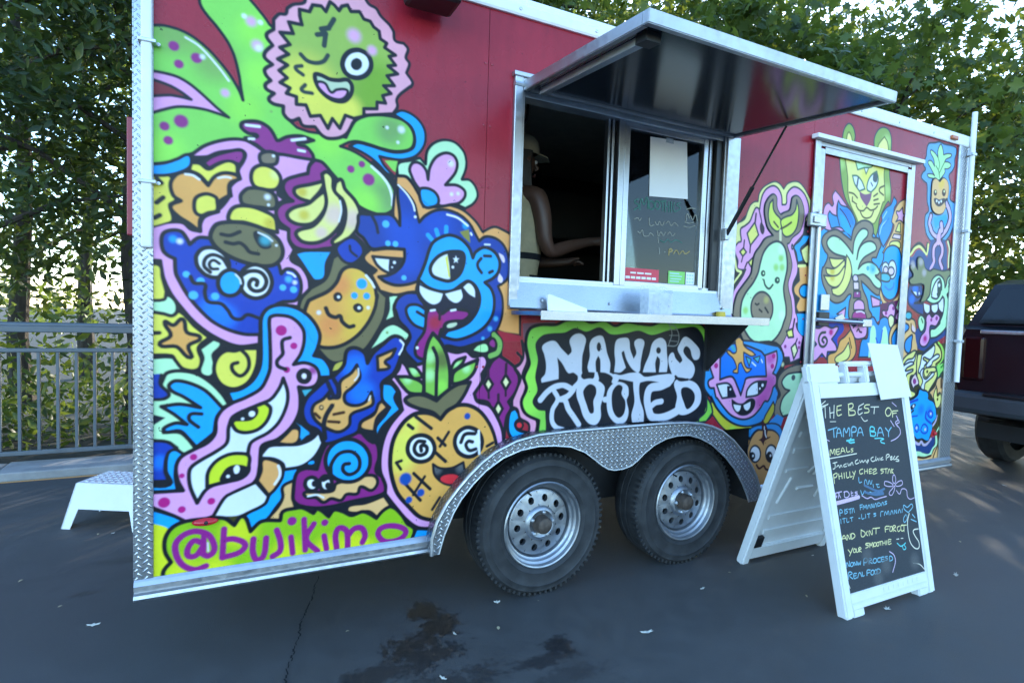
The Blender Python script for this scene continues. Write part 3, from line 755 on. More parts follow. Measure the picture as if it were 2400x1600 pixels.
# ------------------------------------------------------------------ the painted side of the trailer
MURAL = """f black 0 23,1814! 163,1879 371,1887 639,1864! 807,1944 878,1902! 918,1710 1232,1478 1386,1279! 1393,1035 1397,746! 1068,362 976,357! 21,367!
z painted_palm_leaves
o green 117 23,2271! 54,2281 82,2287 130,2284 172,2269 215,2240 249,2207 284,2166 315,2115 326,2086! 318,2131 313,2168 297,2233 276,2277 242,2321 208,2357 191,2382 187,2407 194,2456 244,2511 313,2489 345,2445 366,2424 395,2393 412,2371! 477,2320 480,2044 688,2013! 707,2056 726,2086 770,2111 821,2122 873,2124 916,2116 942,2096 957,2068 958,2036 948,2013 923,1999 876,1990 827,1993 778,2001 731,2005 701,1997 667,1976! 705,1969 749,1952 790,1928 829,1899 857,1872 879,1840 889,1806 884,1770 867,1748 832,1733 787,1739 745,1755 715,1779 675,1798 598,1871 559,1894 444,1898 264,1910 163,1871 131,1852 98,1834 23,1814!
b greend 904 236,2204 114,2271
b greenb 758 367,2333 386,2183 333,2057 617,1987
b greend2 738 859,2068
b greend2 872 842,1801
b greenb 760 765,1766 82,1874
o pink 104 23,2129! 82,2130 124,2125 163,2107 202,2078 243,2044 281,2017! 243,2025 203,2031 156,2030 114,2022 23,1978!
o reddark 102 23,2107! 98,2092 133,2077 164,2057! 130,2060 98,2059 23,2039!
s white 60 146,2263 185,2245 222,2212 256,2175 280,2144
v plum 170 112,2226
v plum 181 180,2201
v plum 154 127,2169
v plum 229 134,1978
v plum 157 85,1953
v plum 151 96,1907
b white 112 198,2209
b pink 228 351,2367
b white 110 328,2380 381,2371
b pink 245 371,2288
b white 156 376,2281
b pink 180 269,2100
d greend 46 420,2063
v plum 150 708,1895
v plum 135 750,1920
v plum 248 778,1864
s white 96 788,1917 828,1886 857,1851 873,1805 874,1774
z painted_spiky_fruit
o pinkr 137 425,2358! 401,2331 422,2300! 398,2271 396,2251 422,2232! 397,2209 401,2190 417,2174! 399,2155 403,2140 429,2130! 411,2106 427,2092 461,2090! 463,2061 488,2042 516,2055! 530,2031 573,2034! 597,2008 621,1999 665,2009 693,2032 713,2073! 736,2105! 870,2136! 888,2167 884,2193 896,2216 938,2256! 941,2256 948,2275 922,2307! 933,2347 918,2366 926,2402 908,2421! 872,2424 866,2456 848,2480! 813,2505 795,2528 767,2537 744,2564 694,2599 608,2597 506,2547 532,2507! 528,2480 490,2463 470,2444! 465,2423 443,2417 424,2393!
O facegreen 138 606,2467 590,2483 559,2479 548,2452 513,2451 514,2427 522,2398 476,2396 492,2359 447,2352 481,2317 447,2298 477,2281 440,2255 474,2241 445,2215 473,2195 449,2173 483,2160 471,2138 506,2133 506,2105 540,2109 556,2070 592,2080 620,2036 636,2076 664,2044 684,2097 717,2091 755,2106 754,2135 805,2144 805,2170 839,2172 826,2199 860,2214 829,2238 873,2247 842,2279 885,2296 845,2318 876,2328 849,2356 875,2367 831,2386 839,2405 813,2416 808,2444 786,2455 773,2473 748,2475 731,2499 698,2491 686,2512 665,2502 654,2483 637,2499 621,2507
b yellow 1309 536,2183 603,2107
b facedark 1104 808,2246 792,2184
b yellow 619 696,2124
o white 190 779,2302 775,2288 767,2274 757,2263 744,2254 730,2248 716,2246 702,2247 690,2252 680,2260 674,2271 670,2284 671,2297 675,2311 682,2324 692,2336 704,2345 718,2351 732,2354 746,2352 758,2348 768,2340 775,2329 779,2316
f black 0 744,2303 744,2297 742,2291 738,2285 734,2281 729,2277 723,2275 718,2275 712,2276 708,2279 704,2283 702,2288 701,2294 702,2300 704,2306 707,2311 712,2316 717,2319 722,2322 728,2322 733,2321 738,2318 741,2314 744,2309
s inkg 158 519,2290 542,2272 573,2270 601,2283 616,2308
s inkg 140 523,2249 501,2237 528,2217
s inkg 141 536,2182 524,2160 561,2156
s inkg 184 636,2446 617,2409
s inkg 199 617,2409 591,2399
s inkg 182 576,2375 607,2386
s inkg 183 607,2386 602,2341
b pink 329 712,2404
b pink 235 782,2364
o mintg 162 570,2226 590,2230 625,2221 658,2224 690,2232 707,2213 703,2179 679,2150 643,2145 610,2157 582,2184
o pink2 105 578,2197 606,2203 630,2173 650,2187 689,2193 687,2172 667,2154 634,2152 602,2166
z painted_pink_halo
o pink 127 163,1866! 203,1904 247,1928 292,1943 334,1946 367,1933 407,1912 455,1913 500,1920 570,1908! 555,1890 549,1858! 513,1843 471,1822 462,1805! 445,1770 470,1749! 438,1722 442,1698 446,1658 456,1643! 484,1634 485,1601 504,1566! 493,1529 532,1503 556,1463 561,1421 553,1379 542,1352 487,1355 412,1312 390,1271 387,1210! 322,1202 268,1219 219,1250 172,1292 135,1339 105,1383 83,1435 76,1473 73,1496! 22,1496! 22,1599! 66,1618 98,1630 141,1632 164,1612 194,1607! 194,1634 207,1660 250,1682! 248,1701 265,1726 290,1742! 286,1771 300,1792 319,1808! 312,1836 328,1869 335,1897 320,1909 292,1902 247,1888 210,1865 173,1845!
f black 0 163,1866! 213,1875 327,1912 338,1890 310,1839 321,1806 293,1787 293,1744 252,1682 197,1649 194,1607! 164,1612 141,1632 98,1630 41,1601! 41,1820! 131,1852
f yellow 0 41,1776! 98,1784 102,1744 115,1712 95,1691 105,1640 86,1627 41,1608!
s black 150 62,1774 76,1761
s black 151 62,1693 81,1712
s black 151 57,1641 71,1651
o plum 109 203,1847! 230,1872 278,1896 324,1907 331,1885 317,1856! 292,1864 258,1857 220,1831!
o yellow 108 163,1841! 190,1842 217,1826 244,1845 279,1864 305,1856 309,1822! 265,1820 219,1774! 190,1804 160,1815!
o orange 129 103,1763 121,1796 150,1808 183,1803 217,1770! 237,1803 265,1820 303,1819 319,1806! 286,1786 283,1743! 252,1716 248,1681! 197,1657 191,1607! 161,1631 124,1655 103,1685 134,1707! 111,1723
o yellow 129 174,1692 180,1723 211,1740 241,1732 246,1716 245,1685 218,1674 197,1663 180,1670
s white 71 147,1800 170,1799 190,1787
s white 66 248,1800 272,1807 289,1806
o sky 110 23,1816! 82,1828 124,1849 153,1868 165,1857 160,1826 124,1801 82,1787 22,1781!
o plum 130 323,2005 348,2016 384,2018 417,2000 440,1962! 447,1963 477,1982 526,1992 569,1983! 538,1970 511,1962 542,1955 566,1930 570,1910! 520,1911 463,1914 407,1914 370,1936 334,1951 356,1958 374,1969 345,1972 322,1988
s white 97 337,2000 381,2002
s white 90 347,1953 363,1955
s white 102 492,1971 538,1984
s white 95 515,1938 537,1937
f black 0 266,1528! 337,1530 448,1505 441,1472 374,1496 320,1469 288,1487
o olive2 130 387,1907 436,1915 440,1881 415,1869 387,1874
d white 54 429,1904
o yellow 137 360,1844 382,1863 411,1865 441,1850 455,1820 441,1786 408,1778 368,1785 355,1810
b yelloww 231 437,1837
o olive 136 325,1756 346,1776 386,1780 423,1772 440,1750 436,1714 390,1712 329,1717 320,1740
b white 138 410,1752
d white 54 414,1724
o yellow 143 287,1686 308,1707 354,1712 405,1698 437,1678 445,1626! 391,1637 336,1652 285,1654
b yellowd 270 420,1656
z painted_blue_face
o navy 133 76,1563 82,1590 105,1603 134,1602 151,1581 161,1559! 187,1584 218,1586 337,1569 444,1517 460,1474! 478,1493 505,1489 527,1457 530,1412 514,1378 483,1371 468,1370 442,1357 394,1311 390,1246! 339,1246 286,1261 233,1291 188,1337 155,1382 128,1434 119,1457 116,1506! 95,1516 82,1530
b blue2 553 268,1308 233,1334
o olive 150 228,1610 245,1637 287,1649 336,1650 391,1637 443,1606 464,1567 459,1530 429,1503 374,1500 302,1519 249,1550 226,1583
s black 133 259,1603 287,1601 319,1617
s black 135 273,1576 298,1572 319,1577 337,1565 352,1547 381,1542
o black 77 367,1617 384,1621 410,1591 421,1572 395,1566 377,1584
b teal 238 404,1594
s white 61 380,1620 410,1607 428,1593
d white 47 442,1578
b sky 161 111,1573
b white 127 131,1567
b skyl 158 486,1455
s white 79 482,1480 498,1476 509,1466
b white 104 508,1444
v skyl 118 466,1423
v skyl 128 504,1417
v skyl 114 151,1454
v skyl 130 195,1433
v skyl 151 173,1382
v skyl 132 241,1381
s black 133 164,1447 175,1425 208,1422 208,1392 219,1361 260,1355 282,1332 299,1305 324,1301 346,1318 383,1307
o white 146 279,1471 272,1461 261,1453 249,1449 235,1448 222,1451 209,1457 198,1467 189,1478 183,1491 181,1505 181,1518 186,1530 193,1540 203,1548 215,1552 229,1553 242,1551 255,1544 267,1535 276,1524 282,1511 285,1497 284,1483
s black 131 281,1490 263,1518 232,1528 210,1513 206,1486 225,1466
s black 110 249,1479 229,1479 222,1496 235,1509 254,1498
o white 153 419,1473 425,1458 428,1442 426,1426 421,1411 413,1398 401,1388 388,1382 374,1379 360,1381 346,1387 335,1396 326,1409 320,1423 318,1439 320,1455 325,1469 333,1482 344,1492 357,1499 371,1502 385,1500 398,1495 410,1485
s black 153 323,1458 352,1477 389,1475 409,1446 398,1414 369,1406 351,1425 361,1448 378,1443 376,1427
o sky 149 329,1433 327,1421 323,1410 317,1400 309,1392 299,1387 289,1385 279,1386 269,1390 261,1397 255,1407 251,1418 250,1429 251,1441 255,1453 261,1462 269,1470 278,1475 288,1478 299,1477 308,1473 317,1466 323,1456 327,1445
s white 53 306,1463 320,1446 324,1430
z painted_banana_bunch
o plum 136 574,1911! 602,1905 635,1872 657,1850! 680,1816 681,1765 651,1594 611,1579 563,1569 512,1575 487,1601 484,1642! 450,1667 440,1706 461,1735 498,1748! 479,1761 463,1793 473,1822 513,1843 549,1856! 555,1886
o banana 144 502,1779 507,1798 560,1817 615,1839! 596,1797 561,1752! 521,1761
o banana 144 478,1698 501,1723 553,1745 584,1775 611,1799! 620,1758 605,1715 569,1672 523,1663 488,1675
o banana 147 601,1861! 618,1872 641,1852 644,1811 669,1779 682,1732 672,1680 634,1629 586,1600 535,1599 510,1624 519,1641 570,1662 605,1707 618,1758 609,1811
o banana 150 651,1837! 672,1850 687,1816 727,1775 747,1730 739,1674 704,1626 649,1594! 642,1611 677,1651 692,1716 681,1770 648,1803
b pinkb 501 649,1712 720,1702
b pinkb 285 602,1640
b yellowd 239 538,1700 529,1785
s white 58 669,1768 675,1731 666,1688
o sky 138 505,1554! 543,1567 647,1575! 623,1525 616,1466 580,1454 560,1475 532,1517
o olive 144 645,1548! 676,1563 727,1524 804,1498 828,1434 861,1403! 852,1323 818,1251 775,1189 712,1150 650,1138 592,1194 527,1273 526,1372 565,1426! 620,1466
z painted_bean
o beano 152 557,1374 573,1386 629,1416 661,1452 681,1499 710,1517 753,1511 787,1484 810,1442 819,1398 820,1410 812,1357 786,1299 744,1246 690,1209 640,1197 592,1206 555,1257 542,1315
b yellowo 949 770,1468 752,1277 763,1394
b orangeb 544 674,1442 639,1283
v sky 215 758,1452
v sky2 137 730,1404
v sky2 139 778,1404
f black 0 684,1397 683,1392 681,1387 679,1383 675,1380 671,1378 667,1377 662,1378 658,1379 654,1382 651,1386 650,1390 649,1395 649,1400 651,1405 654,1409 657,1412 661,1414 666,1415 670,1414 675,1413 678,1410 681,1406 683,1401
d white 59 669,1396
f black 0 765,1349 763,1345 759,1341 755,1339 750,1337 745,1337 740,1338 735,1341 731,1344 728,1348 726,1352 725,1357 726,1362 728,1366 732,1370 736,1372 741,1374 746,1374 751,1373 756,1371 760,1367 763,1363 765,1359 766,1354
d white 65 749,1356
s black 160 622,1351 634,1326 659,1316 676,1322 684,1301 710,1280 729,1284
b white 107 596,1333
b white 87 785,1358
s white 87 774,1486 796,1461 808,1440
f black 0 41,1395! 99,1387 172,1292 322,1202 387,1210! 530,1064 493,855 381,634 272,566 41,581!
f mint 0 44,1373! 96,1373 118,1342 105,1308 44,1328!
f mint 0 44,1156! 115,1155 142,1120 165,1116 132,1113 89,1102 67,1103 44,1103!
f mint 0 237,1221! 256,1209 230,1174 234,1139 227,1099 199,1110 209,1158 199,1190!
o yellow 110 22,1481! 70,1481 79,1440 91,1390! 83,1363 22,1361!
o yellow 121 22,1324! 83,1314 109,1308 128,1327! 148,1309 175,1275 223,1233! 189,1197 199,1151 186,1118 142,1122 119,1151 106,1169 22,1169!
s black 139 44,1246 70,1248
o orange 135 86,1286 112,1275 140,1297 153,1251 195,1232 158,1203 165,1161 122,1200 71,1207 104,1239
o yellow 136 329,1194! 384,1194! 379,1129 351,1069 305,1046 262,1063 239,1111 247,1158 275,1185 307,1185
s black 137 322,1194 349,1161 351,1121 326,1093 301,1110 297,1134 315,1142
o mint 130 80,1083 93,1108 132,1115 182,1104 227,1072 266,1027 287,990! 269,975 249,792 22,812! 22,1021! 83,1018 99,1033 76,1064
f navy 0 44,1103! 76,1102 73,1068 99,1033 83,1022 44,1020!
s black 105 76,1102 73,1068 99,1033 83,1018 47,1016
f navyk 0 44,967! 89,951! 44,921!
z painted_blue_wing
o sky 131 99,1064 119,1080 166,1069 213,1041 269,975! 248,944 242,897 235,884 183,840! 159,873 132,902 83,905 116,930 154,924! 116,961 76,991! 132,997 196,982! 142,1024 109,1044
s black 132 200,959 166,960 161,941 190,912
o navy 121 22,875! 93,866 123,842! 94,816 88,762 99,726! 22,730!
b blue2 319 70,795
o sky 114 96,823 116,836 143,819! 124,782 118,743 126,686! 22,694! 22,719! 103,712 91,762
f mint 0 44,881! 54,899 99,896 142,874 166,841 156,826 122,860 83,874
s black 123 83,899 132,896 159,869 180,836
s black 107 44,873 93,866 129,832
o sky 115 22,642! 100,605 140,578 116,561 100,548! 22,588!
f sky 0 337,557! 381,592 422,617 471,725! 530,728 514,682 476,657 476,614 427,545 367,515!
s black 130 530,728 514,682 474,657 476,623 449,584 423,545
o sky 143 298,994! 281,1036! 326,1045 366,1076 391,1133 392,1246 394,1311 419,1346 468,1358 526,1343 574,1303 601,1249 594,1198 580,1166! 616,1155 642,1117 646,1082! 569,1084 490,1107 378,1015
z painted_pink_serpent
o pink 139 420,1295 425,1312 450,1319 500,1310 539,1269 544,1223 532,1173 507,1133! 548,1139 587,1122 601,1088 590,1054 562,1042 526,1047! 532,1005 529,950 504,897 454,850 401,831 394,799 391,749 380,701 343,671 285,653! 268,635 240,582! 201,571 164,564! 116,598 54,634 22,653! 22,692! 100,689 143,687! 126,727 121,774 136,808 176,832 218,853 242,883 245,923 242,897 248,940 266,971 298,994 341,1012 392,1043 414,1083 425,1124 422,1255
o whiteb 138 471,1082! 487,1027 484,978 458,916 420,877 364,846 353,814 354,769 354,736 332,714 278,703 236,695 211,678 187,637! 167,691 161,731 166,766 197,791 246,819 281,848 286,896 288,910 302,945 371,978 423,999! 438,1013 460,1049
o lime 140 296,921! 341,964 408,991! 428,968 416,923 386,892 346,882 313,892
f black 0 302,931 323,958 378,976 387,961 380,941 360,926 327,925
d white 109 364,951
d white 54 333,934
o lime 137 218,693! 221,745 246,783 285,804 324,806 355,794 354,749! 332,714 278,705
f black 0 260,707 271,744 292,762 324,764 352,749 339,721 299,707
f white 0 324,744 323,740 322,736 320,734 317,732 315,731 312,731 309,732 307,735 306,738 305,742 304,746 304,750 305,754 307,757 309,760 312,762 314,763 317,763 319,761 322,759 323,756 324,752 325,748
d white 61 286,724
d magenta 198 462,1262
d magenta 129 507,1204
d magenta 120 483,1113
s black 143 493,1235 468,1225 466,1198 468,1173 449,1148 452,1128 479,1115
b plum 206 577,1109
o pinkw 204 564,1088 564,1082 562,1077 559,1073 555,1069 550,1067 545,1067 540,1068 536,1070 532,1073 529,1078 527,1083 526,1088 527,1094 529,1099 532,1103 535,1106 540,1108 545,1109 550,1108 554,1106 558,1103 562,1098 564,1093
b white 106 545,1088
d magenta 117 175,805
d magenta 87 139,741
d magenta 186 85,651
d magenta 124 139,619
d magenta 128 232,638
o orange3 128 402,775 440,769 471,744 471,700 445,656 424,637! 384,696! 397,732
s white 89 457,747 463,726 462,705 445,677
o orange3 122 451,834! 485,867 508,888 532,878 528,838 505,825
o sky2 115 520,919! 576,867! 532,825! 532,881
o whiteb 139 398,798! 424,825 474,826 532,825 584,847 622,905! 629,866 613,811 585,766 541,737 479,730! 471,754 440,774 394,782!
o whiteb 132 380,692! 424,633! 411,605 362,582 315,566 236,576! 268,635 285,653
f olivek 0 272,572! 344,570! 359,550 344,560 329,566 308,536
o tan2 130 516,686! 511,636 519,584 539,572 488,570 469,533! 419,544! 457,587 474,623 474,665
z painted_snail
o plum3 147 511,636 522,711 554,728 598,721! 614,780 634,818 662,833 738,856 786,847 831,803 839,748 829,690 872,650 871,604 831,586 743,578 658,566 596,567 535,584 513,606
f sky 0 565,746 583,755 586,744
o tan2 139 551,631 575,633 657,628 673,657 741,663 785,677 825,670 836,640 812,613 768,633 755,606 712,608 691,586 653,598 624,586 595,609 563,613
o white 159 603,661 602,654 600,648 596,643 591,639 585,637 579,637 573,639 567,642 562,647 558,653 555,660 554,667 555,673 557,680 561,685 566,688 572,690 578,691 584,689 590,686 595,681 599,675 602,668
o white 162 655,658 654,650 652,643 648,637 644,633 638,630 632,630 626,632 620,635 616,641 612,647 610,655 609,663 609,671 611,678 615,684 620,688 625,691 631,691 637,689 643,686 648,680 652,674 654,666
f black 0 599,663 599,659 598,656 596,654 594,652 592,651 589,651 586,652 584,653 581,655 580,658 578,661 578,665 578,668 579,671 581,674 583,676 586,677 588,677 591,676 594,674 596,672 598,669 599,666
f black 0 652,650 651,646 650,643 648,640 646,638 643,637 640,637 637,638 634,639 632,642 630,645 629,648 629,652 629,656 630,659 632,662 634,664 637,665 640,665 643,664 646,662 648,660 650,657 651,653
s whiteb 67 565,617 599,619 624,605
o sky 165 804,737 802,714 793,694 779,677 761,665 739,658 717,658 694,663 673,674 655,689 641,708 632,730 629,752 632,774 640,794 653,810 671,823 691,830 714,831 737,827 758,816 777,801 791,782 801,760
s black 156 623,675 648,690 651,734 680,775 727,780 759,750 758,706 724,687 698,705 700,729 721,732
o tan2 143 716,537 724,560 790,563 865,584! 896,537! 837,496! 803,525 751,525
f lemon 0 44,583! 100,550 83,493 100,439 80,364 44,371!
z painted_name_banner
o lime2 148 83,355! 83,403 106,433! 88,473 88,520 108,556 143,573 194,576 272,570 308,538! 329,567 346,560 363,507! 400,540 465,535 466,535 475,568 518,575 546,574 587,547! 603,562 645,526! 665,550 699,539 734,519 781,528 835,494! 862,522 896,534 940,494 965,453 996,425 983,375! 977,348! 579,323!
b lemon 735 326,513 133,386 244,374 498,398
b lemon 660 736,399 642,392 780,365
s plumh 216 216,401 181,393 143,416 123,455 121,499 147,527 184,534 222,516 240,481 241,452 223,437 203,450
s plumh 208 202,489 177,500 158,473 160,447 184,445 205,474
s plumh 187 208,514 209,477 207,449
s pinkw 53 221,486 223,455
s plumh 214 274,529 272,484 269,423
s plumh 217 272,488 308,487 345,460 327,434 269,423
s plumh 223 373,477 371,431 386,394 409,408 417,474
s plumh 227 454,499 467,454 466,416 440,399
s plumh 215 505,465 512,400
d plumh 173 508,527
s plumh 217 552,528 558,405
s plumh 219 589,505 561,448 604,394
s plumh 223 628,451 638,397
d plumh 137 630,504
s plumh 236 677,395 672,445 685,474 713,461 719,429 720,391
s plumh 240 721,438 745,463 775,461 789,428 779,402
c plumh 241 843,422 852,448 895,454 946,437 960,414 929,390 873,390
f black 0 781,1175! 894,1295 959,1251 916,1138 947,955 832,803 743,876 657,1012
o mint 107 865,1408! 910,1410 889,1371 894,1322! 849,1301! 868,1353
o mint 143 779,1173! 815,1228 848,1279 894,1296 964,1254! 941,1224 895,1246 847,1215
d greend 54 864,1259
f yellowo2 0 651,1106! 663,1132 697,1145! 680,1115
f teal 0 539,1033! 575,1036! 551,1007!
f sky2 0 517,911! 569,861! 534,847! 537,889!
z painted_flame
o navy 156 540,952 555,1002 591,1039 631,1075 656,1085! 693,1127 704,1184 734,1197 773,1177 786,1135! 808,1175 847,1210 895,1245 935,1224 924,1174 911,1129 890,1089 845,1052 851,1005 843,960 812,926 765,897 752,858 701,837 651,821 622,823 601,872 557,901
b blue2 652 763,1017 739,1118
o orange4 137 642,1027! 638,999 653,999 678,1002 681,1063 723,1097 744,1129! 757,1078 728,1040 699,1014 703,979 742,965 781,978 804,1017! 811,970 781,952 725,930 718,887 680,863 634,879 593,911 576,946 584,976 616,996
o orange4 134 825,1161! 856,1174 899,1193! 884,1161 857,1139 875,1116 829,1106!
s navyk 169 633,1060 644,1034 665,1003 673,1037 656,1072
s white 82 918,1228 933,1208 915,1170
s white 52 750,1114 751,1087 736,1066
s white 53 800,1002 794,984
s brown 117 588,941 605,923
s brown 120 658,934 696,940
s brown 119 638,907 679,902
f black 0 620,963 619,960 619,958 617,956 615,954 613,953 611,953 609,954 606,955 604,957 603,959 602,961 602,964 602,967 603,969 604,971 606,973 608,974 611,974 613,973 615,972 617,971 618,968 619,966
d tan2 50 611,964
s black 186 651,969 629,931 621,897 626,840
o orange3 133 842,976 872,952! 830,911 818,854! 765,870 767,897 817,925
o sky 144 848,1052! 886,1046 912,1016! 901,989 927,940! 884,904 845,861 832,817! 824,871 861,919 881,950! 849,987
o orange5 126 889,1898! 925,1896 951,1877 981,1838 1005,1782! 1065,1803 1123,1802 1183,1787 1241,1746 1275,1704! 1328,1731 1375,1721 1459,1685! 1475,1253! 1351,1279 1193,1438 961,1428 895,1414 831,1427! 795,1490! 815,1509! 764,1551 788,1588 883,1671 878,1748
f reddk 0 1356,1275! 1475,1253! 1476,1226! 1392,1225!
f black 0 770,1541! 817,1509 795,1487 781,1500 756,1529
o navy 115 658,1584 677,1610 717,1631 755,1603 761,1571 726,1532 695,1532 670,1554
s navyk 102 709,1598 713,1578 737,1559
s plumgrey 89 734,1648 761,1626 779,1603
z painted_blue_monster
o navy2 133 893,1857! 930,1832 964,1793 980,1742 988,1717! 1013,1746 1058,1773 1112,1780 1175,1762 1217,1728 1242,1689 1259,1663! 1288,1684 1334,1682 1373,1659 1398,1618 1408,1557 1400,1506 1356,1471! 1378,1423 1381,1349 1360,1283 1314,1235 1254,1216 1183,1197 1118,1206 1104,1183 1028,1146 1009,1114! 962,1156 938,1192 960,1238 950,1269 912,1309 895,1353 889,1354 903,1397 939,1423 993,1426! 993,1476! 945,1459 895,1453 851,1465 825,1483! 869,1494 911,1525 929,1562 928,1601! 856,1603 793,1594 761,1633 735,1655 740,1692 743,1723 777,1727 860,1736 882,1727 907,1695! 905,1744 896,1803
b blue3 946 919,1675 1067,1707 939,1570
s navyk 125 790,1728 810,1692 818,1659
s black 141 800,1589 856,1599 926,1601
v skyl 147 849,1696
v skyl 113 859,1620
v skyl 121 890,1620
v skyl 108 928,1485
s sky2 178 1026,1668 1044,1650
s sky2 187 1062,1692 1070,1670
s sky2 189 1106,1708 1106,1685
f olivel 0 1167,1694! 1209,1709! 1217,1650! 1186,1673!
b sky 178 1193,1722
s white 84 1108,1761 1156,1752 1203,1723
s white 86 1218,1693 1222,1686
s white 72 897,1858 934,1825 960,1786 967,1762
d white 58 970,1737
s whiteb 72 1285,1650 1310,1651
f pinkw 0 1353,1619! 1379,1605 1382,1577 1365,1593
f pinkw 0 1360,1529! 1378,1505 1370,1487 1353,1499
b skyl 138 1349,1327
b skyl 138 1321,1282
b skyl 96 1289,1239
o sky 148 1034,1609 1050,1640 1084,1664 1122,1676 1170,1665 1211,1631 1231,1587! 1244,1614 1285,1637 1332,1621 1359,1581 1354,1534 1327,1504 1290,1485! 1321,1459 1338,1414 1333,1348 1298,1293 1239,1254 1166,1232 1107,1243! 1097,1323 998,1430 989,1483! 1000,1506 1018,1554
o sky 133 940,1355 955,1374 992,1375 1028,1354! 1025,1274! 979,1291 952,1319
s black 133 987,1347 1023,1328
f navyk 0 990,1469! 1032,1446 1086,1433 1141,1440 1184,1472 1216,1486 1251,1464 1269,1419 1261,1365 1225,1313 1177,1285 1137,1272 1107,1238! 1021,1248! 1019,1350 999,1401 983,1436
s black 139 991,1480 1032,1451 1086,1437 1141,1443 1184,1473 1214,1487 1249,1465 1269,1419 1261,1365 1225,1313 1177,1285 1129,1271
s black 126 988,1465 983,1436 999,1401 1026,1369 1023,1343
f whiteb 0 996,1457! 1036,1440 1098,1427! 1085,1393 1056,1381 1022,1398 998,1430
f whiteb 0 1108,1427! 1180,1449! 1187,1415 1162,1391 1130,1402
f whiteb 0 1190,1459! 1216,1477 1242,1452 1246,1417! 1217,1432
f mintg 0 1119,1288 1140,1305 1166,1303 1145,1285
o plum2 142 1029,1345 1045,1362 1072,1360 1092,1341 1127,1362 1175,1362 1222,1349 1196,1316 1156,1313 1113,1301 1100,1267 1094,1276 1066,1169 1018,1149 985,1169 988,1215 1020,1266
b reddk 415 1066,1304
s plumk 129 1087,1345 1086,1319
s whiteb 90 1046,1354 1064,1357
s whiteb 92 1137,1357 1157,1361
d white 65 991,1197
o whiteb 160 1040,1534 1063,1573 1101,1599 1148,1609 1186,1603 1189,1558 1170,1512 1128,1483 1081,1488 1048,1503
f navyk 0 1113,1599! 1184,1602 1183,1550 1163,1512 1129,1487! 1124,1546
f yellow 0 1104,1578! 1114,1592! 1129,1498! 1121,1498!
F whiteb 0 1152,1593 1157,1581 1169,1581 1159,1573 1163,1561 1153,1567 1143,1559 1147,1572 1138,1580 1149,1580
d white 61 1140,1542
o whiteb 127 799,1563! 857,1562 921,1562! 913,1533 883,1501 851,1507 818,1530
f navyk 0 866,1556! 920,1558! 907,1529 883,1502 868,1505 864,1522!
d white 64 888,1545
d white 36 879,1525
s black 142 1270,1588 1254,1566 1257,1547 1274,1526
s black 136 1284,1600 1316,1601
s black 145 1311,1529 1326,1536
z painted_flower
o mint 134 985,1979! 1009,1957! 1014,2010 1040,2046 1085,2068 1135,2066 1176,2034 1190,1992 1186,1955 1171,1916! 1207,1918 1236,1891 1246,1855 1227,1820 1190,1795! 1142,1806 1027,1790 951,1877 928,1895 892,1894! 893,1942 941,1962
o pink2 133 952,1898 942,1928 956,1955 986,1956 1012,1931 1021,1895! 1027,1944 1052,1990 1094,2015 1131,2009 1148,1979 1139,1938 1097,1883! 1148,1888 1184,1870 1186,1844 1162,1816 1123,1804 1073,1795 988,1850 965,1875
o sky 132 986,1848 1018,1859 1052,1847 1069,1820 1061,1794 1008,1784
b white 180 1120,1975
b white 106 1155,1854 1126,1848
f green 0 838,1948! 893,1955! 885,1907! 874,1912!
o sky 119 870,2136! 905,2156 952,2147 989,2119 1007,2079 1001,2029 967,1984 913,1961 859,1958 819,1961! 839,1928 882,1889! 850,1898 821,1924 786,1949 748,1967 701,1982! 731,2000 778,1997 827,1989 876,1985 926,1996 957,2018 962,2058 946,2097 916,2116
b white 183 905,2080
b white 84 847,2078 892,2027
d greend 42 857,2058
o plum3 166 1372,1163! 1422,1133 1462,1098 1478,1047 1460,993 1426,952! 1441,923 1420,884 1411,810 1408,740! 1364,749 1331,943 1262,966! 1256,990 1291,1042 1311,1081 1336,1134
O cream 133 1322,1066 1345,1034 1324,1002 1304,1035
O cream 136 1408,1076 1432,1041 1410,1007 1388,1042
O cream 135 1375,956 1397,921 1377,887 1356,922
s plumk 135 1408,1079 1409,1123
s plumk 132 1322,1066 1320,1105
s plumk 135 1375,956 1374,986
s plumk 112 1325,1000 1327,973
s plumk 115 1410,1004 1411,980
s plumk 114 1377,887 1379,872
o mint2 141 1235,1183! 1265,1212 1309,1219 1323,1183 1292,1171
s black 358 1342,1256 1373,1222 1366,1178 1329,1161
s leafb 225 1342,1256 1373,1222 1366,1178 1329,1161
o plum 112 1317,1214 1342,1239 1352,1197
o sky 160 1426,854 1436,906 1463,920! 1495,875! 1465,852 1478,821 1538,802! 1530,779 1457,769! 1431,809
o red 128 1505,839 1504,835 1502,830 1499,827 1496,824 1491,823 1486,822 1481,823 1476,825 1472,828 1469,832 1467,837 1466,842 1467,846 1468,851 1471,854 1475,857 1480,858 1485,859 1490,858 1494,856 1498,853 1502,849 1504,844
o pink 163 925,1156! 948,1124 1028,1137 1119,1188! 1169,1177 1214,1183 1246,1159 1298,1163 1316,1129 1290,1081! 1291,1047 1256,995! 1272,960 1331,938 1370,887 1400,821 1411,735! 1145,447 1086,413! 1013,428 964,467 917,525 869,590! 869,627 847,688 846,761 860,828 886,881 934,938! 924,979 918,1016 879,1067! 914,1107
z painted_pineapple
o orange6 183 1095,447! 1021,474 968,528 920,589 894,666 887,735 899,816 937,882 983,917 1028,922 1067,913 1102,892! 1131,924 1175,946 1231,944 1284,916 1331,860 1360,799 1376,733! 1145,443!
b yellowf 878 938,800 930,740
b yellowf 512 969,880
